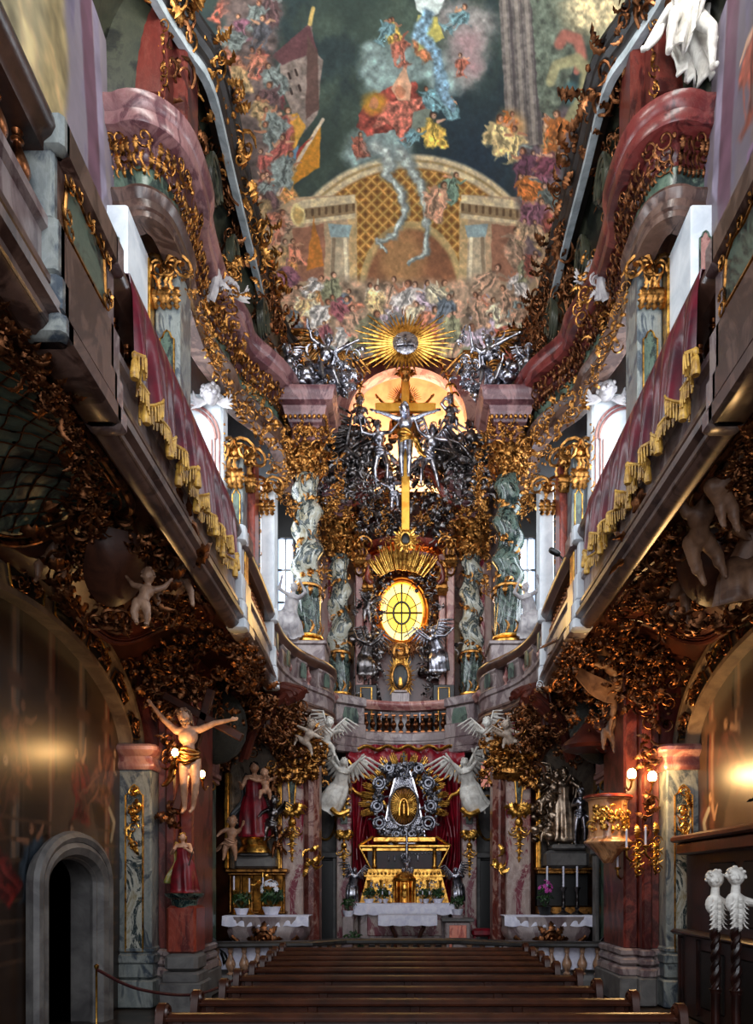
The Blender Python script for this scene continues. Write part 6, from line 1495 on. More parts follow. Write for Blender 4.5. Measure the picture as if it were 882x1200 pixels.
# curtain: canopy and side drapes
CU = thing('altar_curtain', 'crimson velvet curtain with gold hem gathered on both sides of the silver reliquary', 'curtain', (.05, 20.9, .5)); TCU = (.05, 20.9, .5)
def drape(m, x0, x1, zt, zb, Y, folds, sag=.0, amp=.06, th=.02, gather=None, n=60, k=12, ph=0):
    G = np.zeros((n, k, 3))
    for i in range(n):
        u = i/(n-1)
        for j in range(k):
            v = j/(k-1); xx = x0+(x1-x0)*u
            if gather is not None: xx = xx+(gather-xx)*.55*sin(pi*min(1, v*1.2))**2
            G[i, j] = (xx, Y-amp*sin(u*folds*2*pi+ph+v*1.5)*(.35+.65*v)-amp*.5*sin(u*folds*4.3+v*5), zt+(zb-zt)*v-sag*sin(pi*u)*v)
    sheet(m, G, th)
m = MB()
for s in (-1, 1):
    drape(m, M(s, 1.62), M(s, .62), 5.75, 1.45, 20.95, 6, amp=.11, gather=M(s, 1.35), ph=s)
    drape(m, M(s, 1.5), M(s, .9), 4.6, 1.2, 20.75, 3.5, amp=.12, gather=M(s, 1.42), ph=2+s)
drape(m, -1.6, 1.7, 6.0, 3.3, 21.15, 13, amp=.08, n=120)
em_at(m, 'curtain_cloth', VELVET, CU, TCU)
m = MB()
for s in (-1, 1):      # swagged canopy lappets
    G = np.zeros((30, 10, 3))
    for i in range(30):
        u = i/29
        for j in range(10):
            v = j/9; G[i, j] = (M(s, .1+1.5*u), 20.85-.12*sin(v*pi)-.05*sin(u*20), 5.85-.15*u-(.35+.75*sin(pi*u)**.7)*v*(1-.45*u))
    sheet(m, G, .02)
em_at(m, 'canopy_swag', VELVET, CU, TCU)
g = MB()
for s in (-1, 1):
    P = [(M(s, .1+1.5*u), 20.78, 5.85-.15*u-(.35+.75*sin(pi*u)**.7)*(1-.45*u)) for u in np.linspace(0, 1, 40)]; tube(g, P, .04, 6)
    P = catmull([(M(s, 1.6), 20.7, 4.75), (M(s, 1.3), 20.65, 4.55), (M(s, 1.0), 20.62, 4.25), (M(s, .75), 20.7, 4.4), (M(s, .5), 20.7, 4.1)], 6); tube(g, P+.03*np.sin(np.arange(len(P)))[:, None]*np.array((0,0,1)), .055, 6)
    P = catmull([(M(s, .55), 20.6, 3.2), (M(s, .8), 20.55, 2.7), (M(s, 1.15), 20.5, 2.2)], 6); tube(g, P, .035, 6)
P = [(x, 20.72, 5.83+.05*sin(x*11)) for x in np.linspace(-1.25, 1.35, 60)]; tube(g, P, .07, 6, flat=.8)
em_at(g, 'gold_hem', GOLD, CU, TCU)
# silver reliquary with gold oval sun
RC = PY(473, 945, YA)
RQ = thing('silver_reliquary', 'tall silver lattice reliquary with roses, gold rays and a gold oval sun in its middle', 'reliquary', (RC[0], YA, 3.2)); TR = (RC[0], YA, 3.2)
AGED = metal('aged_silver', (.50,.50,.53), (.14,.14,.16), .36, 16, .6)
g = MB(); rc2 = (RC[0], 0, RC[2]+.10)
for k in range(17):
    ang = radians(-14+208*k/16)
    for j in range(4): ray(g, rc2, ang+radians((j-1.5)*2.3), .62, 1.28-.06*abs(j-1.5)+(.16 if abs(ang-pi/2) < .5 else 0), .048, YA+.12)
for k in range(10):
    ang = radians(200+140*k/9); ray(g, rc2, ang, .6, .95, .04, YA+.14)
em_at(g, 'gold_rays', GOLD, RQ, TR)
sm = MB()
prof = [(-.34,-.98), (-.60,-.92), (-.52,-.55), (-.44,-.1), (-.36,.3), (-.24,.75), (-.12,1.05), (0,1.18), (.12,1.05), (.24,.75), (.36,.3), (.44,-.1), (.52,-.55), (.60,-.92), (.34,-.98), (.20,-.66), (-.20,-.66)]
pz = [(RC[0]+a_, RC[2]+b_) for a_, b_ in prof]
tube(sm, [(p[0], YA, p[1]) for p in pz], .035, 6, closed=True, up=(0,1,0))
def inside(x, z):
    c_ = False; n = len(pz)
    for i in range(n):
        (x1, z1), (x2, z2) = pz[i], pz[(i+1) % n]
        if (z1 > z) != (z2 > z) and x < (x2-x1)*(z-z1)/(z2-z1)+x1: c_ = not c_
    return c_
for dr in (1, -1):
    for q in np.arange(-2.2, 2.4, .115):
        run = []
        for w in np.linspace(-1.3, 1.3, 90):
            x = RC[0]+(w+dr*0)*.62+q*.55; z = RC[2]+w*dr*1.0
            if inside(x, z) and ((x-RC[0])/.40)**2+((z-RC[2])/.56)**2 > 1: run.append((x, YA, z))
            else:
                if len(run) > 1: tube(sm, [run[0], run[-1]], .017, 4)
                run = []
        if len(run) > 1: tube(sm, [run[0], run[-1]], .017, 4)
em_at(sm, 'silver_lattice', metal('bright_silver', (.9,.9,.92), (.6,.6,.64), .3, 12, .2), RQ, TR)
sm = MB(); 
extr = [(p[0]*.0+RC[0]+(p[0]-RC[0])*.95, RC[2]+(p[1]-RC[2])*.95) for p in pz]; extrude_poly(sm, extr, YA+.06, YA+.09); em_at(sm, 'dark_backing', BRONZE, RQ, TR)
sm = MB()
for k in range(64):
    t = R0.uniform(-.35, pi+.35); r = R0.uniform(.62, .86); p = (RC[0]+r*cos(t)*1.0, YA-.03, RC[2]+.12+r*sin(t)*1.25)
    put(sm, R0.choice('fflm'), p, (0,-1,0), R0.uniform(.2, .32), R0.uniform(0, 6))
for (dx, dz, r) in ((-.66,.62,.2), (.66,.62,.2), (-.72,.0,.19), (.72,0,.19), (-.66,-.45,.2), (.66,-.45,.22), (-.40,1.02,.16), (.40,1.02,.16), (-.2,-.75,.15), (.2,-.75,.15), (0,-.72,.18)):
    for q in range(2): tube(sm, oval((RC[0]+dx, 0, RC[2]+dz), r*(.8-.36*q), r*(.8-.36*q), YA-.08-.03*q, 10), .04, 6, closed=True, up=(0,1,0))
    for q in range(7): aq = q*.9+dx; put(sm, 'lmf'[q % 3], (RC[0]+dx+r*.8*cos(aq), YA-.1, RC[2]+dz+r*.8*sin(aq)), (0,-1,0), .17, aq-pi/2)
for k in range(22): put(sm, R0.choice('flms'), (RC[0]+R0.uniform(-.6,.6), YA-.05, RC[2]-.78+R0.uniform(-.2,.15)), (0,-1,0), .26, R0.uniform(0, 6))
em_at(sm, 'silver_roses', AGED, RQ, TR)
g = MB()
for k in range(40): ray(g, (RC[0], 0, RC[2]), 2*pi*k/40, .08, .35+.13*abs(sin(2*pi*k/40)), .026, YA-.06)
m = MB(); em_at(g, 'gold_sun', GOLD, RQ, TR); m = MB(); ellipsoid(m, (RC[0], YA+.02, RC[2]), (.37, .05, .51)); em_at(m, 'bronze_backplate', COPPER, RQ, TR)
m = MB(); tube(m, oval(RC, .39, .54, YA-.05), .035, 8, closed=True, up=(0,1,0)); em_at(m, 'oval_rim', SILVER, RQ, TR)
m = MB(); z = RC[2]-.2; ellipsoid(m, (RC[0], YA-.12, z+.3), (.05,.05,.06)); capsule(m, (RC[0], YA-.12, z), (RC[0], YA-.12, z+.22), .1, .06); 
P = [(RC[0]+.12*cos(t), YA-.1, z+.1+.30*sin(t)) for t in np.linspace(0, pi, 12)]; tube(m, [(RC[0]-.12, YA-.1, z-.05)]+P[::-1]+[(RC[0]+.12, YA-.1, z-.05)], .025, 6)
em_at(m, 'figurine', GOLD, RQ, TR)
m = MB(); c = (RC[0], YA-.05, RC[2]+1.3); bbox(m, c[0]-.02, c[0]+.02, c[1]-.02, c[1]+.02, c[2]-.12, c[2]+.14, .005); bbox(m, c[0]-.07, c[0]+.07, c[1]-.02, c[1]+.02, c[2]+.02, c[2]+.06, .005); em_at(m, 'finial_cross', BLACK, RQ, TR)
# glass shrine (reliquary chest)
SR = thing('glass_shrine', 'dark glass shrine with gilt mouldings and flaring corners under the silver reliquary', 'shrine', (.03, YA, 2.5)); TSR = (.03, YA, 2.5)
cx = .04; z0 = PZs(1018, YA); z1 = PZs(985, YA)
m = MB(); bbox(m, cx-1.15, cx+1.15, YA-.2, YA+.35, z1-.30, z1-.2, .02); bbox(m, cx-1.22, cx+1.22, YA-.26, YA+.4, z1-.2, z1-.12, .02); bbox(m, cx-.85, cx+.85, YA-.2, YA+.3, z1-.06, z1+.1, .03)
for sg in (-1, 1):
    tube(m, [(cx+sg*1.2, YA-.25, z1-.2), (cx+sg*.92, YA-.3, z0+.03)], .03, 6); lathe(m, [(.05,0), (.08,.05), (.05,.1), (.06,.3), (.045,.5), (.09,.58)], (cx+sg*.8, YA-.3, z0), 12)
    tube(m, [(cx+sg*.85, YA, z1+.1), (cx+sg*1.25, YA, z1-.15)], .04, 6)
em_at(m, 'gilt_mouldings', GOLD, SR, TSR)
m = MB(); bbox(m, cx-1.0, cx+1.0, YA-.18, YA+.35, z0-.02, z1-.25, .02); em_at(m, 'dark_case', plain('dark_plum_velvet', (.16,.04,.09), (.05,.02,.03), .5), SR, TSR)
m = MB()
for dx in (-.42, -.26, .36): capsule(m, (cx+dx, YA-.22, z0+.22), (cx+dx, YA-.22, z0+.34), .02, .02)
for k in range(9): ellipsoid(m, (cx+.2+.09*k, YA-.2, z1-.36-.02*sin(k)), (.02,.02,.025))
em_at(m, 'silver_votives', SILVER, SR, TSR)
# standing crucifix in front of the shrine
m = MB(); capsule(m, (cx+.06, YA-.42, z0-.1), (cx+.06, YA-.42, z1+.1), .03, .03); capsule(m, (cx-.16, YA-.42, z1-.1), (cx+.28, YA-.42, z1-.1), .028, .028); 
capsule(m, (cx+.06, YA-.46, z0+.25), (cx+.06, YA-.46, z1-.15), .045, .04)
for q in range(14): put(m, 'f', (cx+.06+R0.uniform(-.14,.14), YA-.44, z0+R0.uniform(-.1,.35)), (0,-1,0), .18, R0.uniform(0,6))
tag(m.obj('altar_crucifix', SILVER), 'silver crucifix with rose cluster standing before the glass shrine', 'crucifix')
# tabernacle and gold reredos
TB_ = thing('tabernacle', 'golden altar top with silver reliefs and a small domed centre behind the lace cloth', 'tabernacle', (cx, YA, 1.5)); TT = (cx, YA, 1.5)
zb = PZs(1060, YA); zt = z0
m = MB()
def trap(m, w0, w1, za, zb_, ya, yb):
    m.add([(cx-w0, ya, za), (cx+w0, ya, za), (cx+w1, ya, zb_), (cx-w1, ya, zb_), (cx-w0, yb, za), (cx+w0, yb, za), (cx+w1, yb, zb_), (cx-w1, yb, zb_)], {4: [(0,1,2,3), (5,4,7,6), (4,0,3,7), (1,5,6,2), (3,2,6,7), (4,5,1,0)]})
trap(m, 1.2, 1.0, zb, zt-.22, YA-.35, YA+.4); trap(m, 1.05, 1.08, zt-.22, zt-.18, YA-.42, YA+.4); trap(m, 1.0, .96, zt-.18, zt-.02, YA-.38, YA+.4)
trap(m, 1.22, 1.24, zb-.02, zb+.06, YA-.45, YA+.4)
em_at(m, 'gold_body', GOLD, TB_, TT)
m = MB()
for k in range(90): 
    x = cx+R0.choice((-1,1))*R0.uniform(.28, .98); cluster(m, (x, YA-.37, zb+R0.uniform(.1, .58)), (0,-1,0), .16, R0, 'lmsf', 2)
em_at(m, 'silver_relief', SILVER, TB_, TT)
m = MB()
for x in (-.95, -.62, -.28, .28, .62, .95): lathe(m, [(.05,0), (.035,.06), (.04,.3), (.03,.55), (.06,.62)], (cx+x, YA-.42, zb+.04), 10)
for x in np.linspace(-.9, .9, 19): put(m, 'b', (cx+x, YA-.42, zt-.13), (0,-1,0), .22, 0)
em_at(m, 'gold_columns', GOLD, TB_, TT)
m = MB(); lathe(m, [(.30,0), (.30,.06), (.25,.08), (.25,.60), (.30,.64), (.31,.70), (.22,.80), (.10,.86), (.02,.92)], (cx, YA-.42, zb), 20)
for x in (-.2, .2, -.1, .1): capsule(m, (cx+x, YA-.42-sqrt(.3*.3-x*x)+.02, zb+.08), (cx+x, YA-.42-sqrt(.3*.3-x*x)+.02, zb+.6), .028, .028)
em_at(m, 'domed_centre', metal('warm_gilding', (.95,.68,.30), (.50,.26,.08), .3, 9, .3), TB_, TT)
m = MB(); ellipsoid(m, (cx, YA-.68, zb+.38), (.09,.03,.2)); put(m, 'f', (cx, YA-.70, zb+.4), (0,-1,0), .15); em_at(m, 'tabernacle_door', GOLD, TB_, TT)
for sx in (-1, 1):
    px_ = 413 if sx < 0 else 536
    x, y, z = PY(px_, 1048, YA-.4)
    figure('silver_angel_statue', 'kneeling silver angel with raised wings at the %s end of the golden altar top' % ('left' if sx < 0 else 'right'), 'statue', (x, YA-.35, 2.05), 1.0, SILVER, kind='adult', anchor='pelvis', spine=(-sx*.2,-.2,1), th=((-.25,-.6,-.7), (.25,-.6,-.7)), sh=((0,.3,-1), (0,.3,-1)),
           ua=((-.5,-.6,-.3), (.5,-.6,-.3)), fa=((.3,-.8,.5), (-.3,-.8,.5)), wings=.75, robe=.8, hair='long', seed=30+sx)
    m = MB(); bbox(m, x-.18, x+.18, YA-.6, YA-.1, .5, 1.62, .04); tag(m.obj('angel_pedestal', ROSEM), 'low rose marble pedestal under the kneeling silver angel on the %s' % ('left' if sx < 0 else 'right'), 'pedestal')
# mensa and cloths
def table_cloth(m, x0, x1, ya, yb, z, dropf, scal=.035, n=70, side=.12):
    G = []
    for i in range(n):
        u = i/(n-1); x = x0+(x1-x0)*u; d = dropf+scal*abs(sin(u*(x1-x0)*9))
        G.append([(x, yb, z), (x, (ya+yb)/2, z+.004), (x, ya+.01, z), (x, ya-.02, z-.02), (x, ya-.035-.008*sin(u*60), z-d*.5), (x, ya-.04-.012*sin(u*60+1), z-d)])
    sheet(m, G, .012)
HA = thing('high_altar_table', 'wide rose marble altar table behind the rail, at the centre', 'altar', (cx, YA-1, .5)); TH = (cx, YA-1, .5)
zt_ = PZs(1059, YA-1); m = MB(); bbox(m, cx-1.28, cx+1.28, YA-1.3, YA-.5, zt_-.16, zt_, .03); em_at(m, 'table_slab', GREYM, HA, TH)
m = MB(); bbox(m, cx-1.15, cx+1.15, YA-1.15, YA-.5, .5, zt_-.16, .04); em_at(m, 'table_block', GREYM, HA, TH)
m = MB(); bbox(m, cx-.95, cx+.95, YA-1.18, YA-1.1, .75, zt_-.25, .02); em_at(m, 'front_panel', ROSEM, HA, TH)
m = MB(); table_cloth(m, cx-1.29, cx+1.26, YA-1.32, YA-.6, zt_+.01, .26); tag(m.obj('lace_cloth', LINEN), 'white lace cloth on the wide high altar table', 'tablecloth')
FT = thing('small_altar_table', 'narrow celebration table with dark curved legs in front of the high altar', 'table', (cx+.05, YA-2.6, .34)); TF = (cx+.05, YA-2.6, .34)
Yf = 17.7+.4; z_ = PZs(1073, Yf)
m = MB(); xl, xr = PXs(444, Yf), PXs(511, Yf); bbox(m, xl, xr, Yf, Yf+.7, z_-.07, z_, .02); em_at(m, 'table_top', WOOD, FT, TF)
for x in (xl+.28, xr-.28):
    sg = 1 if x > cx else -1; m = MB(); P = catmull([(x, Yf+.2, z_-.05), (x-sg*.02, Yf+.2, z_-.3), (x-sg*.12, Yf+.2, z_-.55), (x-sg*.10, Yf+.2, .2)], 5); tube(m, P, .05, 8); em_at(m, 'leg', WOOD, FT, TF)
m = MB(); table_cloth(m, xl-.02, xr+.02, Yf-.03, Yf+.7, z_+.01, .24, .02); tag(m.obj('linen_cloth', LINEN), 'plain white cloth on the narrow table in front of the high altar', 'tablecloth')
AM = thing('lectern', 'low square lectern block of pink marble to the right of the white cloth table', 'lectern', (PXs(536, 18.6), 18.6, .16)); TA = (PXs(536, 18.6), 18.6, .16)
m = MB(); bbox(m, PXs(521, 18.6), PXs(551, 18.6), 18.5, 19.0, .16, PZs(1080, 18.6), .03); em_at(m, 'block', GREYM, AM, TA)
m = MB(); bbox(m, PXs(517, 18.6), PXs(555, 18.6), 18.42, 19.05, PZs(1080, 18.6), PZs(1076, 18.6), .02); em_at(m, 'top_slab', STONE, AM, TA)
m = MB(); bbox(m, PXs(526, 18.6), PXs(546, 18.6), 18.46, 18.52, .35, PZs(1084, 18.6), .015); em_at(m, 'inlaid_panel', marble('salmon_marble', (.85,.45,.38), (.92,.62,.52), (.72,.30,.26), scale=2), AM, TA)
m = MB(); bbox(m, PXs(553, 18.9), PXs(577, 18.9), 18.9, 19.3, .75, .95, .05); 
for x in (PXs(556, 18.9), PXs(574, 18.9)): bbox(m, x-.03, x+.03, 18.95, 19.2, .34, .76, .01)
tag(m.obj('kneeler', VELVET), 'small red cushioned stool right of the pink lectern', 'stool')
# candlesticks and plants
def candlestick(label, x, y, z, h, mat, ch=.25, cr=.018, name='candlestick', group=None):
    t = thing(name, label, 'candlestick', (x, y, z), 0, group)
    m = MB(); lathe(m, [(.26*h,0), (.24*h,.03*h), (.10*h,.10*h), (.05*h,.16*h), (.09*h,.24*h), (.045*h,.30*h), (.075*h,.48*h), (.04*h,.55*h), (.05*h,.80*h), (.12*h,.93*h), (.13*h,.97*h), (.04*h,1.0*h)], (0,0,0), 12); m.obj('stem', mat, t)
    m = MB(); lathe(m, [(cr,h*.98), (cr,h+ch), (cr*.2,h+ch+.01)], (0,0,0), 8); m.obj('candle', LINEN, t); return t
for px_, lb in ((448, 'leftmost'), (456, 'second from the left'), (495, 'third from the left'), (503, 'rightmost')):
    candlestick('small brass candlestick on the high altar lace cloth, %s of the four' % lb, PXs(px_, YA-1.2), YA-1.2, zt_+.02, .22, GOLD, .08, .015, group='small candlesticks on the high altar')
def plant(label, x, y, z, h, w, flower=None, pot=LINEN, name='potted_plant', n=70, seed=1):
    rng = random.Random(seed); t = thing(name, label, 'plant', (x, y, z))
    m = MB(); ph = h*.24; lathe(m, [(w*.28,0), (w*.36,ph*.6), (w*.42,ph), (w*.38,ph), (w*.30,ph*.7)], (0,0,0), 14); m.obj('pot', pot, t)
    m = MB()
    for k in range(n):
        d = unit((rng.gauss(0,1), rng.gauss(0,1), rng.uniform(-.1,1.2))); p = np.array((0,0,ph+h*.25))+d*np.array((w*.42, w*.42, h*.36))*rng.uniform(.3, 1)
        put(m, rng.choice('lm'), p, d, w*.34, rng.uniform(0, 6))
    for k in range(8): 
        d = unit((rng.gauss(0,.6), rng.gauss(0,.6), 1)); tube(m, [(0,0,ph*.8), tuple(np.array((0,0,ph*.9))+d*h*.4)], .006, 5)
    m.obj('foliage', LEAFM, t)
    if flower is not None:
        m = MB()
        for k in range(14):
            d = unit((rng.gauss(0,.7), rng.gauss(0,.7)-.5, rng.uniform(.2,1.2))); p = np.array((0,0,ph+h*.42))+d*np.array((w*.42, w*.42, h*.32)); put(m, 'f', p, d, w*.34, rng.uniform(0, 6))
        m.obj('blossom', flower, t)
    return t
WF = plain('white_petals', (.92,.92,.94), (.80,.80,.84), .6); PF = plain('pink_petals', (.78,.30,.66), (.60,.18,.50), .6)
for i, (px_, py_, lb) in enumerate(((408, 1074, 'at the far left of the high altar by the silver angel'), (432, 1057, 'on the high altar lace cloth, outermost on the left'), (449, 1057, 'on the high altar, directly left of the tabernacle door'), (497, 1057, 'on the high altar, directly right of the tabernacle door'), (513, 1057, 'on the high altar lace cloth, outermost on the right'), (536, 1072, 'at the far right of the high altar by the silver angel'))):
    Y = YA-1.0 if i not in (0, 5) else YA-1.45
    z = zt_+.02 if i not in (0, 5) else PZs(py_, Y)
    if i in (0, 5):
        m = MB(); bbox(m, PXs(px_, Y)-.14, PXs(px_, Y)+.14, Y-.14, Y+.14, .5 if Y > 19.3 else .34, z, .02); tag(m.obj('plant_stand', GREYM), 'small marble stand holding a green plant at the %s end of the high altar' % ('left' if i == 0 else 'right'), 'stand')
    plant('leafy green potted plant %s' % lb, PXs(px_, Y), Y, z, .44 if i not in (0,5) else .6, .34 if i not in (0,5) else .36, None, seed=i+3)
plant('leafy plant in a white pot on the floor left of the high altar', PXs(413, 18.6), 18.6, .16, .9, .5, None, seed=23)
# white stucco angels holding the curtain, and putti above
for s in (-1, 1):
    L = SIDE[s]; px_ = 398 if s < 0 else 549; Y = 19.6; x, y, z = PY(px_, 915, Y); k = -s
    figure('white_angel_statue', 'large white stucco angel flying and holding the curtain on the %s of the reliquary' % L, 'statue', (x, Y, z-.1), 1.55, STUCCO, anchor='pelvis', spine=(k*.25,-.35,.8), th=((-.3+s*.3,-.3,-.8), (.1+s*.3,-.2,-.9)), sh=((s*.5,.2,-.6), (s*.4,.2,-.8)),
           ua=((-.6,-.5,.7), (.6,-.5,.7)), fa=((-.2+k*.5,-.4,.9), (.2+k*.6,-.4,.8)), wings=(1.0, .5), robe=1.1, hair='long', seed=40+s)
    m = MB(); P = catmull([(x-.2, Y-.2, z-.75), (x, Y-.25, z-.9), (x+.25, Y-.2, z-.8)], 5); tube(m, P, .07, 8); tag(m.obj('gilt_cloth_fold', GOLD), 'gilt fold of cloth trailing under the white angel on the %s of the reliquary' % L, 'ornament')
    px_ = 383 if s < 0 else 573; Y = 18.0; x, y, z = PY(px_, 872, Y)
    figure('white_cherub_statue', 'small white winged cherub beneath the balcony corbel on the %s of the altar' % L, 'statue', (x, Y-.25, z), 1.05, STUCCO, kind='putto', anchor='pelvis', spine=(k*.3,-.3,.9), th=((-.5,-.3,-.8), (.5,-.5,-.5)), sh=((-.1,.3,-1), (.3,.2,-1)), ua=((-.9,-.3,.3), (.9,-.3,.2)), fa=((-.3,-.5,.7), (.5,-.6,-.2)), wings=.9, seed=44+s)
    px_ = 357 if s < 0 else 600; x, y, z = PY(px_, 868, 16.9)
    figure('white_cherub_statue', 'pale cherub tumbling out of the gilt capital over the rose pilaster on the %s' % L, 'statue', (x, 16.95, z), .95, plain('ivory_stucco', (.80,.74,.68), (.56,.48,.42), .5, 5), kind='putto', anchor='pelvis', spine=(k*.5,-.4,.6), th=((-.5,-.3,.3), (.4,-.5,-.5)), sh=((-.3,.1,-1), (.3,.2,-1)), ua=((-.9,-.3,.3), (.9,-.3,-.5)), fa=((-.6,-.5,.2), (.5,-.6,-.2)), wings=.7, seed=48+s)
# ================================================================ SIDE ALTARS
for s in (-1, 1):
    L = SIDE[s]; Yp = 17.35
    # rose marble pilaster pair
    xa, xb = (PXs(330, Yp), PXs(355, Yp)) if s < 0 else (PXs(593, Yp), PXs(622, Yp))
    xc, xd = (PXs(355, Yp), PXs(373, Yp)) if s < 0 else (PXs(578, Yp), PXs(593, Yp))
    rp_ = thing('rose_pilaster', 'wide rose and white marble pilaster with gilt pendant between %s side altar and passage' % L, 'pilaster', ((xa+xb)/2, Yp, .16)); T = ((xa+xb)/2, Yp, .16)
    m = MB(); bbox(m, xa, xb, Yp, Yp+.7, .16, 5.3, .03); em_at(m, 'rose_shaft', ROSEM, rp_, T)
    m = MB(); bbox(m, xc, xd, Yp+.06, Yp+.8, .16, 5.3, .12); em_at(m, 'red_shaft', MOTT, rp_, T)
    m = MB(); bbox(m, min(xa,xc)-.05, max(xb,xd)+.05, Yp-.05, Yp+.8, .16, .5, .03); em_at(m, 'base', GREYM, rp_, T)
    g = MB(); c = (xa+xb)/2; capital(g, xa, xb, Yp, 4.45, 5.35, R0, 6); capital(g, xc, xd, Yp+.06, 4.5, 5.3, R0, 4)
    for q in range(34): cluster(g, (R0.uniform(min(xa,xc)-.15, max(xb,xd)+.15), Yp-.08-R0.uniform(0,.2), R0.uniform(4.5, 5.7)), (0,-1,-.2), R0.uniform(.25,.45), R0, 'llmsf', 5)
    em_at(g, 'gilt_capital', GOLDD, rp_, T)
    g = MB(); drop(g, (c, Yp-.03, 3.9), (0,-1,0), 1.35, .36, R0); 
    for x in (c-.1, c+.1): tube(g, [(x, Yp-.03, 4.6), (x*.5+c*.5, Yp-.03, 3.9)], .02, 6)
    for q in range(10): put(g, R0.choice('lm'), ((xc+xd)/2+R0.uniform(-.1,.1), Yp+.03, 2.65+R0.uniform(-.25,.25)), (0,-1,0), .26, R0.uniform(0,6))
    em_at(g, 'gilt_pendant', GOLD, rp_, T)
    m = MB(); extrude_poly(m, [(c-.13, 4.65), (c-.06, 3.85), (c+.06, 3.85), (c+.13, 4.65)], Yp-.03, Yp+.01); em_at(m, 'green_inlay', TWISTD, rp_, T)
    # niche backdrop + frame
    xl, xr = (PXs(262, 17.5), PXs(331, 17.5)) if s < 0 else (PXs(627, 17.5), PXs(705, 17.5))
    zl, zh = PZs(1018, 17.5), PZs(905, 17.5); cn = (xl+xr)/2; hw = (xr-xl)/2
    fr_ = thing('altar_niche', 'arched marble niche in a gilt frame under heavy brown scrolls, over the %s side altar' % L, 'niche', (cn, 17.6, zl)); T = (cn, 17.6, zl)
    m = MB(); pts = [(xl+.1, zl), (xr-.1, zl)]+[(cn+(hw-.1)*cos(t), zh+.75*sin(t)) for t in np.linspace(0, pi, 16)]; extrude_poly(m, pts, 17.75, 17.85); em_at(m, 'marble_back', marble('umber_marble', (.36,.30,.26), (.56,.50,.44), (.22,.17,.14), scale=1.2), fr_, T)
    m = MB()
    for xx in (xl+.07, xr-.07): bbox(m, xx-.07, xx+.07, 17.5, 17.85, zl, zh, .02); bbox(m, xx-.03, xx+.03, 17.44, 17.6, zl, zh, .01)
    em_at(m, 'gilt_uprights', GOLD, fr_, T)
    m = MB()
    for q, (rr, wv) in enumerate(((.0, .09), (.14, .06), (.26, .08))):
        P = [(cn+(hw+rr)*1.02*cos(t), 17.35-.1*sin(t), zh+(.8+rr)*abs(sin(t))**1.15) for t in np.linspace(0, pi, 30)]; tube(m, P, wv, 8)
    for sg in (-1, 1):
        aa = np.linspace(0, 2.6*pi, 26); rr = .26*(1-.8*aa/aa[-1]); P = np.stack([cn+sg*(hw+.1)+sg*rr*np.cos(aa)*-1, np.full(26, 17.2), zh-.05+rr*np.sin(aa)], 1); tube(m, P, .07*np.linspace(1,.5,26), 8)
    em_at(m, 'brown_arch_scrolls', plain('brown_gilt_moulding', (.42,.25,.15), (.2,.1,.06), .3, 3), fr_, T)
    g = MB()
    for t in np.linspace(0, pi, 26): cluster(g, (cn+(hw+.15)*cos(t), 17.15, zh+(.95)*abs(sin(t))), (0,-1,-.1), .34, R0, 'llmsf', 4)
    for q in range(46): cluster(g, (cn+R0.uniform(-hw-.4, hw+.4), 17.1+R0.uniform(-.3,.2), zh+R0.uniform(.8, 1.9)), (0,-1,-.2), R0.uniform(.3,.5), R0, 'llmsfb', 5)
    em_at(g, 'bronzed_foliage', COPPER, fr_, T)
    # stone table
    tl, tr = (PXs(266, 16.6), PXs(361, 16.6)) if s < 0 else (PXs(590, 16.6), PXs(692, 16.6))
    st_ = thing('side_altar_table', 'swelling grey marble side altar table with white cloth, %s of the passage' % ('left' if s < 0 else 'right'), 'altar', ((tl+tr)/2, 16.7, .16)); T = ((tl+tr)/2, 16.7, .16)
    zt2 = PZs(1074, 16.4); w = (tr-tl)/2; c2 = (tl+tr)/2
    m = MB(); G = []
    for (k_, z) in ((.70,.16), (.72,.30), (.62,.40), (.66,.62), (.84,.80), (.96,.92), (1.0,1.05), (.97,1.14), (.99,zt2-.06), (.99,zt2)):
        G.append([(c2+w*k_*cx_, 16.95-.65*(k_+.1)*cy2, z) for cx_, cy2 in ((-1,-.2), (-1,.5), (-.93,.85), (-.75,1), (0,1.04), (.75,1), (.93,.85), (1,.5), (1,-.2))])
    G = np.array(G); m.add(G, {4: grid_faces(len(G), 9), 'n': [list(range((len(G)-1)*9, len(G)*9))]}); em_at(m, 'swelling_body', GREYM, st_, T)
    m = MB()
    for sg in (-1, 1):
        P = catmull([(c2+sg*w*.15, 16.3, .6), (c2+sg*w*.5, 16.25, .72), (c2+sg*w*.8, 16.3, .95)], 5); tube(m, P, .05, 8)
    put(m, 'f', (c2, 16.2, .9), (0,-1,0), .5); spray(m, (c2, 16.22, .9), (0,-1,0), .4, 'l', 8); em_at(m, 'dark_cartouche', COPPER, st_, T)
    m = MB(); table_cloth(m, tl-.03, tr+.05, 16.28, 17.0, zt2+.012, .2, .03); tag(m.obj('lace_cloth', LINEN), 'white lace cloth spread over the %s side altar' % L, 'tablecloth')
    ob = bpy.data.objects[-1] if False else None
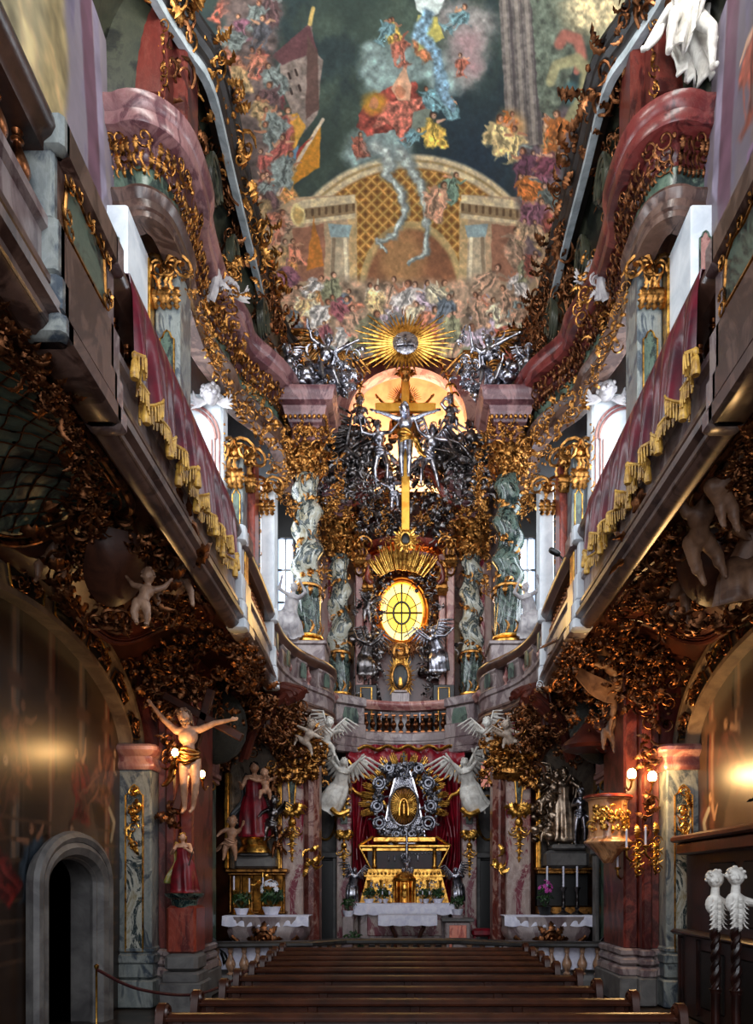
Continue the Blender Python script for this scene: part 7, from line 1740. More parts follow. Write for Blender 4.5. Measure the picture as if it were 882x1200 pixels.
# left: gilt cabinet, Madonna group
x0, x1 = PXs(267, 17.1), PXs(335, 17.1); zc = PZs(1018, 17.1); z0_ = PZs(1074, 16.4)
CB = thing('gilt_altar_cabinet', 'low gilded glass fronted cabinet with a gold cross standing on the left side altar', 'cabinet', ((x0+x1)/2, 17.1, z0_)); T = ((x0+x1)/2, 17.1, z0_)
m = MB(); bbox(m, x0, x1, 17.1, 17.5, z0_+.02, z0_+.1, .02); bbox(m, x0-.05, x1+.05, 17.0, 17.5, zc-.09, zc, .02); bbox(m, x0, x1, 17.05, 17.5, zc-.15, zc-.09, .02)
for x in np.linspace(x0+.05, x1-.05, 6): lathe(m, [(.045,0), (.03,.05), (.035,.4), (.028,.8), (.05,.86)], (x, 17.12, z0_+.08), 10)
em_at(m, 'gilt_frame', GOLDD, CB, T)
m = MB(); bbox(m, x0+.05, x1-.05, 17.25, 17.5, z0_+.08, zc-.12, .02); em_at(m, 'glowing_back', metal('tarnished_brass', (.70,.48,.20), (.26,.16,.08), .35, 5, .4), CB, T)  # back sheet of mottled tarnished brass
m = MB(); c = (x0+x1)/2+.15; capsule(m, (c, 17.0, z0_+.1), (c, 17.0, z0_+.95), .03, .025); capsule(m, (c-.14, 17.0, z0_+.75), (c+.14, 17.0, z0_+.75), .025, .025); cluster(m, (c, 16.98, z0_+.75), (0,-1,0), .3, R0, 'lmf', 8); lathe(m, [(.12,0), (.05,.1), (.03,.2)], (c, 17.0, z0_+.05), 12); em_at(m, 'gold_cross', GOLD, CB, T)
x, y, z = PY(298, 1000, 17.2)
m = MB(); bbox(m, x-.42, x+.5, 17.0, 17.6, zc, zc+.28, .06); bbox(m, x-.3, x+.35, 16.98, 17.6, zc+.28, zc+.36, .03); tag(m.obj('statue_plinth', STONE), 'grey stone plinth under the crimson robed mother statue of the left side altar', 'plinth')
m = MB(); lathe(m, [(.40,0), (.36,.08), (.28,.18), (.30,.30), (.36,.34)], (x, 17.2, zc+.36), 18); tag(m.obj('gilt_drum', GOLD), 'gilt drum carrying the crimson robed mother statue on the left side altar', 'plinth')
CRIM = plain('crimson_paint', (.52,.08,.14), (.28,.03,.07), .4, 3); NAVY = plain('dark_mantle', (.13,.13,.15), (.07,.07,.08), .4, 3)
figure('mother_and_child_statue', 'standing mother statue in crimson gown and dark mantle, holding a child, left side altar', 'statue', (x, 17.15, zc+.70), 1.75, SKIN, spine=(.03,-.02,1), th=((-.08,-.03,-1), (.1,-.1,-1)), ua=((-.35,-.3,-.9), (.45,-.4,-.8)), fa=((.1,-.8,.2), (.2,-.8,.5)), robe=1.15, cloak=-1, hair='long', seed=50, parts={'robe': CRIM, 'cloak': NAVY, 'hair': BLACK})
figure('child_statue', 'bare child figure carried on the arm of the crimson robed mother statue', 'statue', (x+.33, 16.85, zc+1.75), .85, SKIN, kind='putto', anchor='pelvis', spine=(-.1,-.1,1), th=th_sit, sh=sh_dn, ua=((-.9,-.3,.0), (.9,-.3,.2)), fa=((-.6,-.5,.2), (.5,-.6,.2)), seed=51)
for (px_, py_, H_, lb, mt) in ((276, 988, 1.1, 'bare putto leaning at the left foot of the crimson robed mother statue', SKIN), (324, 965, 1.1, 'silvery brown angel figure floating right of the crimson robed mother statue', BRONZE), (331, 990, .8, 'small dark putto at the lower right edge of the mother statue niche', COPPER), (325, 925, .7, 'tiny dark angel near the upper right of the mother statue niche', COPPER)):
    xx, yy, zz = PY(px_-6, py_, 17.1); figure('putto_statue', lb, 'statue', (xx, 17.1, zz), H_, mt, kind='putto', anchor='pelvis', spine=(.2,-.2,1), th=((-.3,-.3,-1), (.3,-.5,-.8)), sh=sh_dn, ua=((-.8,-.3,-.4), (.8,-.3,.6)), fa=((-.2,-.6,-.4), (.3,-.6,.8)), wings=.6 if mt is not SKIN else None, cloth=True, seed=int(px_))
for i, (px_, h_, lb) in enumerate(((274, .55, 'at the left end of the left side altar'), (292, .5, 'second from the left on the left side altar'), (308, .52, 'beside the white flowers on the left side altar'))):
    candlestick('gilt candlestick with pale candle %s' % lb, PXs(px_, 16.75), 16.75, z0_+.03, h_, GOLD, .3)
plant('white flowering plant in a pale pot on the left side altar', PXs(318, 16.5), 16.5, z0_+.03, .75, .5, WF, seed=60)
plant('dark green plant in a white vase behind the candlesticks on the left side altar', PXs(283, 16.6), 16.6, z0_+.03, .6, .4, None, seed=61)
# right: saint group
x0, x1 = PXs(629, 17.1), PXs(693, 17.1)
SHF = thing('gilt_shelf', 'long brown and gilt shelf across the back of the right side altar', 'shelf', ((x0+x1)/2, 17.2, z0_)); T = ((x0+x1)/2, 17.2, z0_)
m = MB(); bbox(m, x0, x1, 17.1, 17.5, zc-.12, zc, .02); bbox(m, x0-.04, x1+.04, 17.04, 17.5, zc-.04, zc+.03, .02); bbox(m, x0, x1, 17.0, 17.4, z0_+.02, z0_+.2, .02); em_at(m, 'gilt_boards', GOLDD, SHF, T)
m = MB(); bbox(m, x0+.03, x1-.03, 17.3, 17.5, z0_+.2, zc-.12, .01); em_at(m, 'dark_back', BLACK, SHF, T)
x, y, z = PY(662, 1000, 17.2)
m = MB(); bbox(m, x-.46, x+.5, 16.95, 17.6, zc, zc+.42, .08); bbox(m, x-.34, x+.42, 16.9, 17.6, zc+.42, zc+.55, .04); tag(m.obj('statue_plinth', STONE), 'grey stone plinth under the silvery saint group of the right side altar', 'plinth')
SB2 = metal('bronzed_silver', (.70,.62,.54), (.24,.17,.13), .34, 7, .4)
figure('saint_statue', 'silvery bronze bearded saint in long robe, tallest figure of the right side altar', 'statue', (x-.02, 17.2, zc+.6), 1.75, SB2, spine=(-.03,-.05,1), ua=((-.4,-.3,-.8), (.5,-.5,-.5)), fa=((.3,-.8,-.1), (-.2,-.8,.2)), robe=1.1, cloak=1, beard=True, seed=70)
figure('youth_statue', 'silvery youth with bare legs standing before the bearded saint on the right side altar', 'statue', (x+.26, 16.85, zc+.56), 1.25, SILB, spine=(.03,-.05,1), ua=((-.4,-.5,-.7), (.5,-.5,.2)), fa=((.3,-.8,.1), (.2,-.6,.7)), cloth=True, seed=71)
for (px_, py_, lb, H_) in ((643, 935, 'bronzed angel hovering upper left of the saint group, right side altar', 1.2), (640, 975, 'small bronzed putto crouching at the lower left of the saint group, right side altar', .8)):
    xx, yy, zz = PY(px_, py_, 17.2); figure('putto_statue', lb, 'statue', (xx, 17.2, zz), H_, SB2, kind='putto', anchor='pelvis', spine=(.4,-.2,.8), th=((-.5,-.3,-.8), (-.1,-.5,-.8)), sh=sh_dn, ua=((-.8,-.3,.4), (.8,-.3,.6)), fa=((-.2,-.6,.4), (.3,-.6,.8)), wings=.8, cloth=True, seed=int(px_))
m = MB(); cloudm(m, (x-.45, 17.45, zc+1.3), .35, R0, 14); cloudm(m, (x-.45, 17.45, zc+2.0), .3, R0, 12); cloudm(m, (x-.4, 17.45, zc+.8), .3, R0, 10); tag(m.obj('silver_clouds', SB2), 'column of bronzed silver clouds behind the saint group on the right side altar', 'cloud')
for i, (px_, lb) in enumerate(((641, 'leftmost of three on the right side altar'), (660, 'middle of three on the right side altar'), (676, 'rightmost of three on the right side altar'))):
    candlestick('dark candlestick with tall white candle, %s' % lb, PXs(px_, 16.75), 16.75, z0_+.03, .62, BRONZE, .45, .022)
plant('purple orchid in a dark pot on the right side altar', PXs(638, 16.5), 16.5, z0_+.03, .75, .38, PF, pot=BLACK, seed=62, n=30)
# dark niches with black figures beside the rail ends
for s in (-1, 1):
    L = SIDE[s]; px_ = 232 if s < 0 else 724; Y = 15.3 if s < 0 else 15.7; x = PXs(px_, Y)
    figure('dark_mourning_statue', 'black draped mourning figure in the dark niche beside the %s end of the rail' % L, 'statue', (x, Y, .17), 1.7, plain('black_figure', (.07,.065,.07), (.03,.03,.03), .35), spine=(.1*s,-.25,1), th=((-.3,-.4,-1), (.3,-.4,-1)), ua=((-.5,-.6,-.4), (.5,-.6,-.3)), fa=((.3,-.6,.3), (-.3,-.6,.5)), robe=1.5, cloak=-s, seed=80+s)

for s in (-1, 1):
    m = MB(); a_, b_ = sorted((M(s, 2.08), M(s, 3.2))); box(m, a_, b_, 22.6, 22.8, 6.4, 14.5); struct(m, 'wall_between_columns_%s' % SIDE[s], plain('rosy_plaster', (.70,.62,.58), (.58,.44,.44), .6, 1.2), smooth=False)
    m = MB(); a_, b_ = sorted((M(s, 2.20), M(s, 2.34))); bbox(m, a_, b_, 22.45, 22.6, 6.4, 12.2, .02); tag(m.obj('marble_strip', ROSEM), 'narrow rose marble strip on the wall between the two twisted columns on the %s' % SIDE[s], 'pilaster')
# ================================================================ PULPIT, CRUCIFIX, LAMPS, PEWS, RAIL
# ---- communion rail
rail = thing('communion_rail', 'long marble communion rail with dark top and tan balusters, crossing the church before the altar', 'balustrade', (.1, 15, 0))
RT = PZs(1104, 15.0)
segs = [((PXs(224, 15.0), 15.0), (PXs(362, 15.3), 15.3)), ((PXs(362, 15.3), 15.3), (PXs(402, 16.0), 16.0)), ((PXs(402, 16.0), 16.0), (PXs(540, 16.0), 16.0)), ((PXs(540, 16.0), 16.0), (PXs(598, 15.3), 15.3)), ((PXs(598, 15.3), 15.3), (PXs(740, 15.0), 15.0))]
path = [segs[0][0]]+[q[1] for q in segs]
m = MB(); sweep(m, path, [(-.17,RT-.11), (.17,RT-.11), (.20,RT-.08), (.20,RT-.03), (.16,RT), (-.16,RT), (-.20,RT-.03), (-.20,RT-.08)], 1); k = MB(); V, F = m.data(); k.add(V, F, t=(-.1,-15,0)); k.obj('top_rail', plain('dark_slate', (.20,.19,.18), (.12,.11,.11), .35), rail)
m = MB(); sweep(m, path, [(-.2,.0), (.2,.0), (.2,.13), (.15,.16), (.15,.26), (-.15,.26), (-.15,.16), (-.2,.13)], 1); k = MB(); V, F = m.data(); k.add(V, F, t=(-.1,-15,0)); k.obj('base_rail', STONE, rail)
for (px_, Y) in ((234, 15.0), (364, 15.3), (405, 16.0), (538, 16.0), (597, 15.3), (726, 15.0)):
    w = .20 if px_ in (234, 726) else .15; x = PXs(px_, Y)-.1; m = MB(); bbox(m, x-w, x+w, Y-15-.16, Y-15+.16, 0, RT-.1, .02); m.obj('rail_post', GREYM, rail)
hB = RT-.11-.26; BR = smoothprof([(.07,.0), (.075,.03), (.04,.07), (.06,.12), (.10,.22), (.095,.30), (.05,.42), (.035,.50), (.05,.53), (.05,.60), (.075,.66)], 3)
TANM = marble('tan_marble', (.58,.42,.32), (.72,.56,.44), (.44,.30,.22), scale=3)
m = MB(); lathe(m, [(r, z*hB/.66) for r, z in BR], seg=12); bm_ = m.mesh('baluster'); bm_.materials.append(TANM)
def rb_(px_, Y):
    o = bpy.data.objects.new('baluster', bm_); COL.objects.link(o); o.parent = rail; o.location = (PXs(px_, Y)-.1, Y-15, .26)
for px_ in range(254, 358, 16): rb_(px_, 15.0+(px_-224)/138*.3)
for px_ in (610, 628, 646, 664, 682, 700): rb_(px_, 15.3-(px_-598)/142*.3)
for px_ in (374, 386, 396, 550, 565, 582): rb_(px_, 15.65)
for px_ in range(416, 534, 13): rb_(px_, 16.0)
m = MB()
for (a_, b_, Y) in ((250, 352, 15.32), (608, 712, 15.32), (368, 398, 16.0), (545, 590, 16.0)):
    drape(m, PXs(a_, Y), PXs(b_, Y), RT-.1, .34, Y, 5, amp=.02, th=.01, n=30, k=4)
tag(m.obj('communion_cloths', LINEN), 'bright white communion cloths hanging behind the balusters of the rail', 'cloth')
# ---- pews
HK = metal('brass_hook', (.95,.85,.6), (.7,.55,.3), .25, 20, .1)
hm = MB(); tube(hm, [(0,0,0), (0,-.03,0), (0,-.045,-.02), (0,-.03,-.045)], .008, 6); ellipsoid(hm, (0,-.045,.0), (.014,.014,.014)); hookme = hm.mesh('bag_hook'); hookme.materials.append(HK)
wid = {6.66: (190, 797), 7.5: (230, 742), 8.4: (262, 700), 9.4: (278, 678), 10.3: (296, 652), 11.06: (308, 640), 11.85: (316, 634), 12.65: (322, 624), 13.45: (330, 616)}
names = ['nearest', 'second', 'third', 'fourth', 'fifth', 'sixth', 'seventh', 'eighth', 'farthest']
for i, Y in enumerate(sorted(wid)):
    a_, b_ = wid[Y]; x0, x1 = PXs(a_, Y)+.04, PXs(b_, Y)-.04
    x0, x1 = max(x0, -2.12), min(x1, 2.45)
    t = thing('pew', 'long dark wooden pew running right across the nave, %s row from the viewer' % names[i], 'pew', ((x0+x1)/2, Y, 0), 0, 'pews in the nave'); w = (x1-x0)/2
    m = MB(); bbox(m, -w, w, .0, .045, .12, .90, .01); 
    for q in range(5): xx = -w+.1+(2*w-.2)*q/4; bbox(m, xx-.05, xx+.05, -.02, .05, .12, .88, .008)
    bbox(m, -w, w, -.018, .05, .62, .70, .008); m.obj('back_panel', WOOD, t)
    m = MB(); sweep(m, [(-w, .02), (w, .02)], [(-.075,.88), (-.08,.905), (-.06,.93), (0,.95), (.06,.93), (.10,.905), (.09,.88), (.03,.865), (-.03,.865)], 1); m.obj('top_rail', WOOD, t)
    m = MB(); bbox(m, -w, w, -.45, -.08, .43, .47, .01); m.obj('seat', WOOD, t)
    m = MB(); bbox(m, -w, w, .18, .36, .60, .625, .008); bbox(m, -w, w, .10, .20, .62, .66, .01); m.obj('book_shelf', WOOD, t)
    for sg in (-1, 1):
        m = MB(); pts = catmull([(-.48,0), (-.50,.30), (-.42,.46), (-.44,.60), (-.30,.68), (-.16,.66), (-.14,.84), (-.10,.98), (-.02,1.04), (.08,1.0), (.12,.88), (.10,.70), (.18,.5), (.14,.2), (.16,0)], 3)
        P = [(p[0], p[1]) for p in pts]; extrude_poly(m, P, sg*(w+.03)-.035, sg*(w+.03)+.035, R=rotm(0,0,0)); V, F = m.data(); V2 = np.stack([V[:, 1], V[:, 0], V[:, 2]], 1); k = MB(); k.add(V2, {4: F[4][:, ::-1], 'n': [f[::-1] for f in F['n']]}); k.obj('pew_end', WOOD, t, smooth='x')
        m = MB(); aa = np.linspace(0, 3*pi, 22); rr = .07*(1-.8*aa/aa[-1]); 
        for xo in (-.04, .04): tube(m, np.stack([np.full(22, sg*(w+.03)+xo), -.01+rr*np.cos(aa), .95+rr*np.sin(aa)], 1), .018, 5)
        m.obj('end_scroll', WOOD, t)
    if i < 6:
        for xx in np.arange(-w+.25, w-.1, .48):
            o = bpy.data.objects.new('bag_hook', hookme); COL.objects.link(o); o.parent = t; o.location = (xx+(.12 if i % 2 else 0), -.02, .80)
# ---- left door casing
X = M(-1, 4.85)
D = MB()
def door_path(hw, r, zs=2.1, rise=.55): return [(10.5-hw, 0), (10.5-hw, zs)]+[(10.5-hw*cos(t), zs+rise*sin(t)) for t in np.linspace(.15, pi-.15, 14)]+[(10.5+hw, zs), (10.5+hw, 0)]
for hw, w_, xo in ((.98, .14, .12), (1.12, .09, .18), (.88, .07, .08)):
    P = door_path(hw, 0, rise=.50+(hw-.98)); tube(D, [(X+xo, p[0], p[1]) for p in P], w_, 8, flat=1.0, up=(1,0,0))
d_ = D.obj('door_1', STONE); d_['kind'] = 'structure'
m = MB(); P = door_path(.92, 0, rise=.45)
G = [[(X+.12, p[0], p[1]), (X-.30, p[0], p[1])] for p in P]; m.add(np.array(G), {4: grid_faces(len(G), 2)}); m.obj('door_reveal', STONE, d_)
m = MB(); box(m, X-1.7, X-1.6, 9.0, 14.5, 0, 3.2); box(m, X-1.7, X-.4, 14.4, 14.5, 0, 3.2); box(m, X-1.7, X-.4, 8.0, 8.1, 0, 3.2); box(m, X-1.7, X-.4, 8.0, 14.5, 3.1, 3.2); m.obj('dark_opening', BLACK, d_, smooth=False)  # black walls paint the darkness beyond the doorway
# ---- rope barrier
x, y = PXs(113, 9.6), 9.6
RB = thing('rope_stanchion', 'thin brass post holding a sagging dark red rope in front of the left door', 'barrier', (x, y, 0))
m = MB(); lathe(m, [(.14,0), (.14,.02), (.03,.04), (.014,.06), (.014,1.0), (.03,1.02), (.03,1.05), (.005,1.07)], (0,0,0), 14); m.obj('post', GOLD, RB)
m = MB(); P = catmull([(0,0,1.0), (.35,.5,.68), (.85,1.3,.48), (1.2,2.1,.55), (1.5,3.2,.78)], 8); tube(m, P, .022, 8); m.obj('rope', plain('dark_red_rope', (.26,.05,.07), (.15,.03,.04), .6, 40), RB)
# ---- left: crucifix on the pier with lamps and Mary statue
CX = M(-1, 4.02)
cr = thing('pier_crucifix', 'dark wooden cross fixed high on the left red marble pier', 'cross', (PXs(222, 12.45), 12.62, 2.9)); xx = PXs(222, 12.4); T = (xx, 12.62, 2.9)
m = MB(); A = rotm(0, .28, 0)
bbox(m, -.07, .07, -.05, .05, -.95, 1.15, .015); V, F = m.data(); k = MB(); k.add(V, F, A, (0,0,1.35)); k.obj('upright', WOOD, cr)
m = MB(); bbox(m, -.75, .75, -.05, .05, -.07, .07, .015); V, F = m.data(); k = MB(); k.add(V, F, rotm(0, .5, 0), (.18,0,2.0)); k.obj('crossbeam', WOOD, cr)
figure('pier_christ_statue', 'life size flesh coloured crucified figure on the left pier between two bright lamps', 'statue', (PXs(220, 12.3), 12.40, PZs(888, 12.3)), 1.75, SKIN, anchor='pelvis', spine=(-.05,-.05,1), ua=((-.8,0,.7), (.9,-.1,.35)), fa=((-.7,0,.9), (1,-.2,.15)), th=((.10,-.35,-1), (.12,-.35,-1)), sh=((-.10,.4,-1), (-.22,.35,-1)), head=(-.2,-.35,1), cloth=True, beard=True, hair='long', seed=90, parts={'hair': TAN, 'cloth': GOLDD})
x, y, z = PY(213, 1047, 12.2)
BK = thing('statue_bracket', 'red marble pedestal with green moulded top carrying the painted woman statue at the left pier', 'pedestal', (x, 12.35, 0)); T = (x, 12.35, 0)
m = MB(); lathe(m, [(.10,-.42), (.18,-.3), (.22,-.1), (.30,-.05), (.32,.0)], (x, 12.35, z), 20); em_at(m, 'green_bracket', TWISTD, BK, T)
m = MB(); bbox(m, x-.24, x+.24, 12.15, 12.75, .95, z-.2, .04); em_at(m, 'red_block', REDM, BK, T)
m = MB(); bbox(m, x-.30, x+.30, 12.08, 12.75, .48, .66, .03); bbox(m, x-.27, x+.27, 12.12, 12.75, .66, .96, .06); bbox(m, x-.34, x+.34, 12.05, 12.8, 0, .5, .03); em_at(m, 'stone_base', STONE, BK, T)
GRN = plain('green_gold_paint', (.35,.42,.22), (.66,.50,.20), .35, 6)
figure('painted_woman_statue', 'small painted woman statue in crimson gown and green mantle on the left pier bracket', 'statue', (x, 12.32, z+.0), 1.0, SKIN, spine=(-.04,-.05,1), ua=((-.4,-.4,-.8), (.4,-.4,-.8)), fa=((.4,-.8,.3), (-.4,-.8,.4)), gaze=(.3,-1,.6), robe=1.25, cloak=-1, hair='long', seed=91, parts={'robe': CRIM, 'cloak': GRN, 'hair': GOLD})
m = MB(); tube(m, [(x+.14, 12.1, z+.45), (x+.24, 12.05, z+.75)], [.02, .008], 4, flat=.3); tag(m.obj('silver_sword', SILVER), 'small silver sword piercing the painted woman statue on the left pier', 'sword')
def lamp(label, px_, py_, Y, r, power, star=True):
    x, y, z = PY(px_, py_, Y); t = thing('wall_lamp', label, 'lamp', (x, y, z))
    m = MB(); ellipsoid(m, (0,0,0), (r, r, r*1.25), seg=14, rings=10); m.obj('bulb', emit('warm_bulb', (1.0,.80,.45), 40), t)
    m = MB(); tube(m, catmull([(0,0,-r*1.1), (0,.05,-.2), (0,.2,-.24), (0,.35,-.16)], 5), .018, 6); lathe(m, [(.03,-.12), (.05,-.08), (.035,-.05)], (0,0,0), 10); m.obj('bracket', GOLDD, t)
    d = bpy.data.lights.new('lamp_light', 'POINT'); d.energy = power; d.color = (1.0, .60, .25); d.shadow_soft_size = r
    o = bpy.data.objects.new('lamp_light', d); COL.objects.link(o); o.location = (x, y-r*1.6, z)
lamp('bright warm wall lamp at the left arm side of the left pier crucifix', 205, 882, 12.2, .055, 26)
lamp('bright warm wall lamp low right of the left pier crucifix', 237, 907, 12.6, .048, 16)
# ---- right: pulpit
PX0, PYY = PXs(712, 13.0), 13.0
PU = thing('pulpit', 'rounded golden brown pulpit with relief panel hanging on the right red pier', 'pulpit', (PX0, PYY, 2.7)); T = (PX0, PYY, 2.7)
zt3, zb3 = PZs(930, 12.65), PZs(990, 12.65); h = zt3-zb3
OCH = marble('ochre_marble', (.72,.50,.32), (.84,.64,.44), (.56,.34,.20), scale=2.2)
m = MB(); lathe(m, smoothprof([(.08,-.30), (.22,-.12), (.36,0), (.41,.06), (.35,.12), (.33,.2), (.32,.45), (.33,h*.86), (.38,h*.92), (.39,h), (.35,h)], 3), (PX0, PYY, zb3), 32); em_at(m, 'drum', OCH, PU, T)
g = MB()
for q in range(60):
    a_ = R0.uniform(-pi*.85, -pi*.15); put(g, R0.choice('llmsfb'), (PX0+.335*cos(a_), PYY+.335*sin(a_), zb3+R0.uniform(.25, h*.8)), (cos(a_), sin(a_), 0), .15, R0.uniform(0,6))
em_at(g, 'gilt_relief', GOLD, PU, T)
m = MB(); lathe(m, [(.375,h*.93), (.42,h*.95), (.42,h*.99), (.37,h*1.01)], (PX0, PYY, zb3), 32); em_at(m, 'rim', REDM, PU, T)
# cloud and angel sounding board with ribbon
sb_ = thing('sounding_board', 'shell shaped sounding board of brown drapery, clouds and bronzed sprays above the right pulpit', 'canopy', (M(1, 3.7), 14.3, 5.4)); T = (M(1, 3.7), 14.3, 5.4)
g = MB(); 
for q in range(75): px_, py_ = R0.uniform(690, 772), R0.uniform(725, 850); cluster(g, PY(px_, py_, R0.uniform(13.2, 14.2)), (-.2,-1,-.2), R0.uniform(.22,.42), R0, 'llmsfb', 5)
em_at(g, 'bronzed_sprays', COPPER, sb_, T)
m = MB()
for k_ in range(2):
    u = np.linspace(0, 1, 26); P = catmull([PY(720, 815, 13.2), PY(690, 800, 13.0), PY(672, 780, 12.9), (PY(680, 762, 12.9)), PY(700, 756, 12.9), PY(722, 758, 13.1)], 6) if k_ == 0 else catmull([PY(722, 758, 13.1), PY(735, 768, 13.2), PY(742, 782, 13.3)], 6)
    G = [[p+np.array((0,0,.17))*v+np.array((.02,-.05,0))*sin(i*.5)*v for v in (-1,-.5,0,.5,1)] for i, p in enumerate(P)]; sheet(m, G, .02)
em_at(m, 'ribbon_banner', TAN, sb_, T)
m = MB(); bbox(m, M(1,3.5), M(1,4.2), 14.0, 14.5, 4.55, 5.3, .15); lathe(m, [(.5,0), (.56,.06), (.5,.14), (.3,.3), (.15,.5)], (PX0+.05, 14.4, 4.65), 20); em_at(m, 'canopy_body', DARKRED, sb_, T)
figure('pulpit_angel_statue', 'tan stucco angel swooping down above the right pulpit', 'statue', PY(722, 800, 13.3), 1.6, TAN, anchor='pelvis', spine=(-.3,-.5,.5), th=((.1,.1,-1), (.3,.2,-1)), sh=((-.1,.3,-1), (.1,.3,-.8)), ua=((-.9,-.4,.2), (.8,-.4,.1)), fa=((-.6,-.5,.5), (.5,-.5,-.3)), wings=1.0, cloth=True, seed=95)
for (px_, py_, lb) in ((712, 858, 'lower putto of the pair between sounding board and pulpit'), (729, 838, 'upper putto of the pair between sounding board and pulpit')):
    xx, yy, zz = PY(px_, py_, 13.7); figure('pulpit_putto_statue', lb, 'statue', (xx, yy, zz), .95, TAN, kind='putto', anchor='pelvis', spine=(.3,-.3,.6), th=((-.2,-.4,-1), (.3,-.3,-1)), sh=sh_dn, ua=((-.9,-.3,.2), (.9,-.3,.2)), fa=((-.3,-.5,.7), (.5,-.6,-.2)), wings=.7, seed=int(px_))
# door under the pulpit
m = MB(); bbox(m, M(1,3.98), M(1,4.06), 15.9, 16.2, .2, 2.7, .02); bbox(m, M(1,4.7), M(1,4.78), 15.9, 16.2, .2, 2.7, .02); bbox(m, M(1,3.93), M(1,4.83), 15.85, 16.2, 2.7, 2.85, .03); tag(m.obj('niche_surround', STONE), 'grey stone surround of the dark niche under the pulpit, holding a black figure', 'frame')
lamp('very bright warm lamp on the right red pier above the pulpit rim', 740, 907, 12.55, .075, 75)
lamp('bright warm lamp at the right edge of the right red pier', 764, 910, 12.5, .075, 62)
def sconce(label, px_, py_, Y):
    x, y, z = PY(px_, py_, Y); t = thing('candle_sconce', label, 'sconce', (x, y, z))
    m = MB(); 
    for k_ in range(5): put(m, 'l', (0,.04,.18-.12*k_), (0,-1,0), .22-.025*k_, pi+.0); put(m, 's', (.03*(-1)**k_,.02,.15-.12*k_), (0,-1,0), .16, 0, mir=bool(k_ % 2)); put(m, 'm', (0,.03,.15-.1*k_), (0,-1,0), .13, pi*.5*(-1)**k_)
    put(m, 'l', (0,.04,.25), (0,-1,0), .25, 0); m.obj('backplate', GOLD, t)
    m = MB(); tube(m, catmull([(0,0,-.05), (-.1,-.12,-.14), (-.22,-.2,-.08), (-.24,-.22,.04)], 6), .02, 6); lathe(m, [(.01,-.02), (.05,.0), (.06,.03), (.02,.04)], (-.24,-.22,.05), 12); m.obj('arm', GOLD, t)
    m = MB(); lathe(m, [(.018,.08), (.018,.38), (.003,.39)], (-.24,-.22,0), 8); m.obj('candle', LINEN, t)
sconce('gilt scroll sconce with white candle on the right red pier, nearer the pulpit', 746, 1000, 12.6)
sconce('gilt scroll sconce with white candle on the right red pier, nearer the grey pilaster', 768, 997, 12.6)
sconce('dim gilt sconce under the rounded pulpit on the right', 735, 1022, 13.4)
# ---- right: white putto herms on dark twisted posts, confessional
CF = thing('confessional', 'dark carved wooden confessional along the right wall under the painting', 'confessional', (M(1, 4.4), 9.5, 0)); T = (M(1, 4.4), 9.5, 0)
xa = M(1, 4.35); xb = M(1, 4.8)
DW = plain('dark_red_wood', (.17,.075,.055), (.08,.035,.03), .3, 3)
m = MB(); bbox(m, xa, xb, 7.6, 12.2, 0, 1.3, .03); 
for Y in np.linspace(7.9, 12.0, 7): bbox(m, xa-.05, xa+.02, Y-.05, Y+.05, .1, 1.25, .015)
bbox(m, xa-.1, xb, 7.6, 12.25, 1.28, 1.36, .03); bbox(m, xa+.15, xb, 7.6, 12.2, 1.3, 2.75, .02); em_at(m, 'carcass', DW, CF, T)
m = MB(); bbox(m, xa-.02, xb, 8.0, 12.2, 2.55, 2.75, .03); bbox(m, xa-.10, xb, 7.9, 12.25, 2.75, 2.86, .03); em_at(m, 'cornice', plain('red_brown_wood', (.34,.15,.10), (.2,.09,.06), .3, 3), CF, T)
m = MB()
for (ya, yb) in ((8.2, 9.0), (9.3, 10.1), (10.4, 11.2)): bbox(m, xa+.11, xa+.16, ya, yb, 1.5, 2.4, .02); bbox(m, xa-.02, xa+.02, ya, yb, .25, 1.1, .03)
em_at(m, 'dark_panel', BLACK, CF, T)
m = MB(); aa = np.linspace(0, 4*pi, 40); rr = .24*(1-.75*aa/aa[-1]); tube(m, np.stack([np.full(40, xa-.05), 8.9+rr*np.cos(aa), 2.75+rr*np.sin(aa)+.2], 1), .03, 6); P = catmull([(xa-.05, 9.3, 2.5), (xa-.05, 9.0, 2.75), (xa-.05, 8.6, 2.75), (xa-.05, 8.2, 3.0)], 6); tube(m, P, .05, 8)
for k_ in range(30): put(m, R0.choice('lmsf'), (xa-.06, R0.uniform(8.0, 9.2), R0.uniform(2.7, 3.2)), (-1,-.2,0), .22, R0.uniform(0,6))
em_at(m, 'black_scroll_crest', BLACK, CF, T)
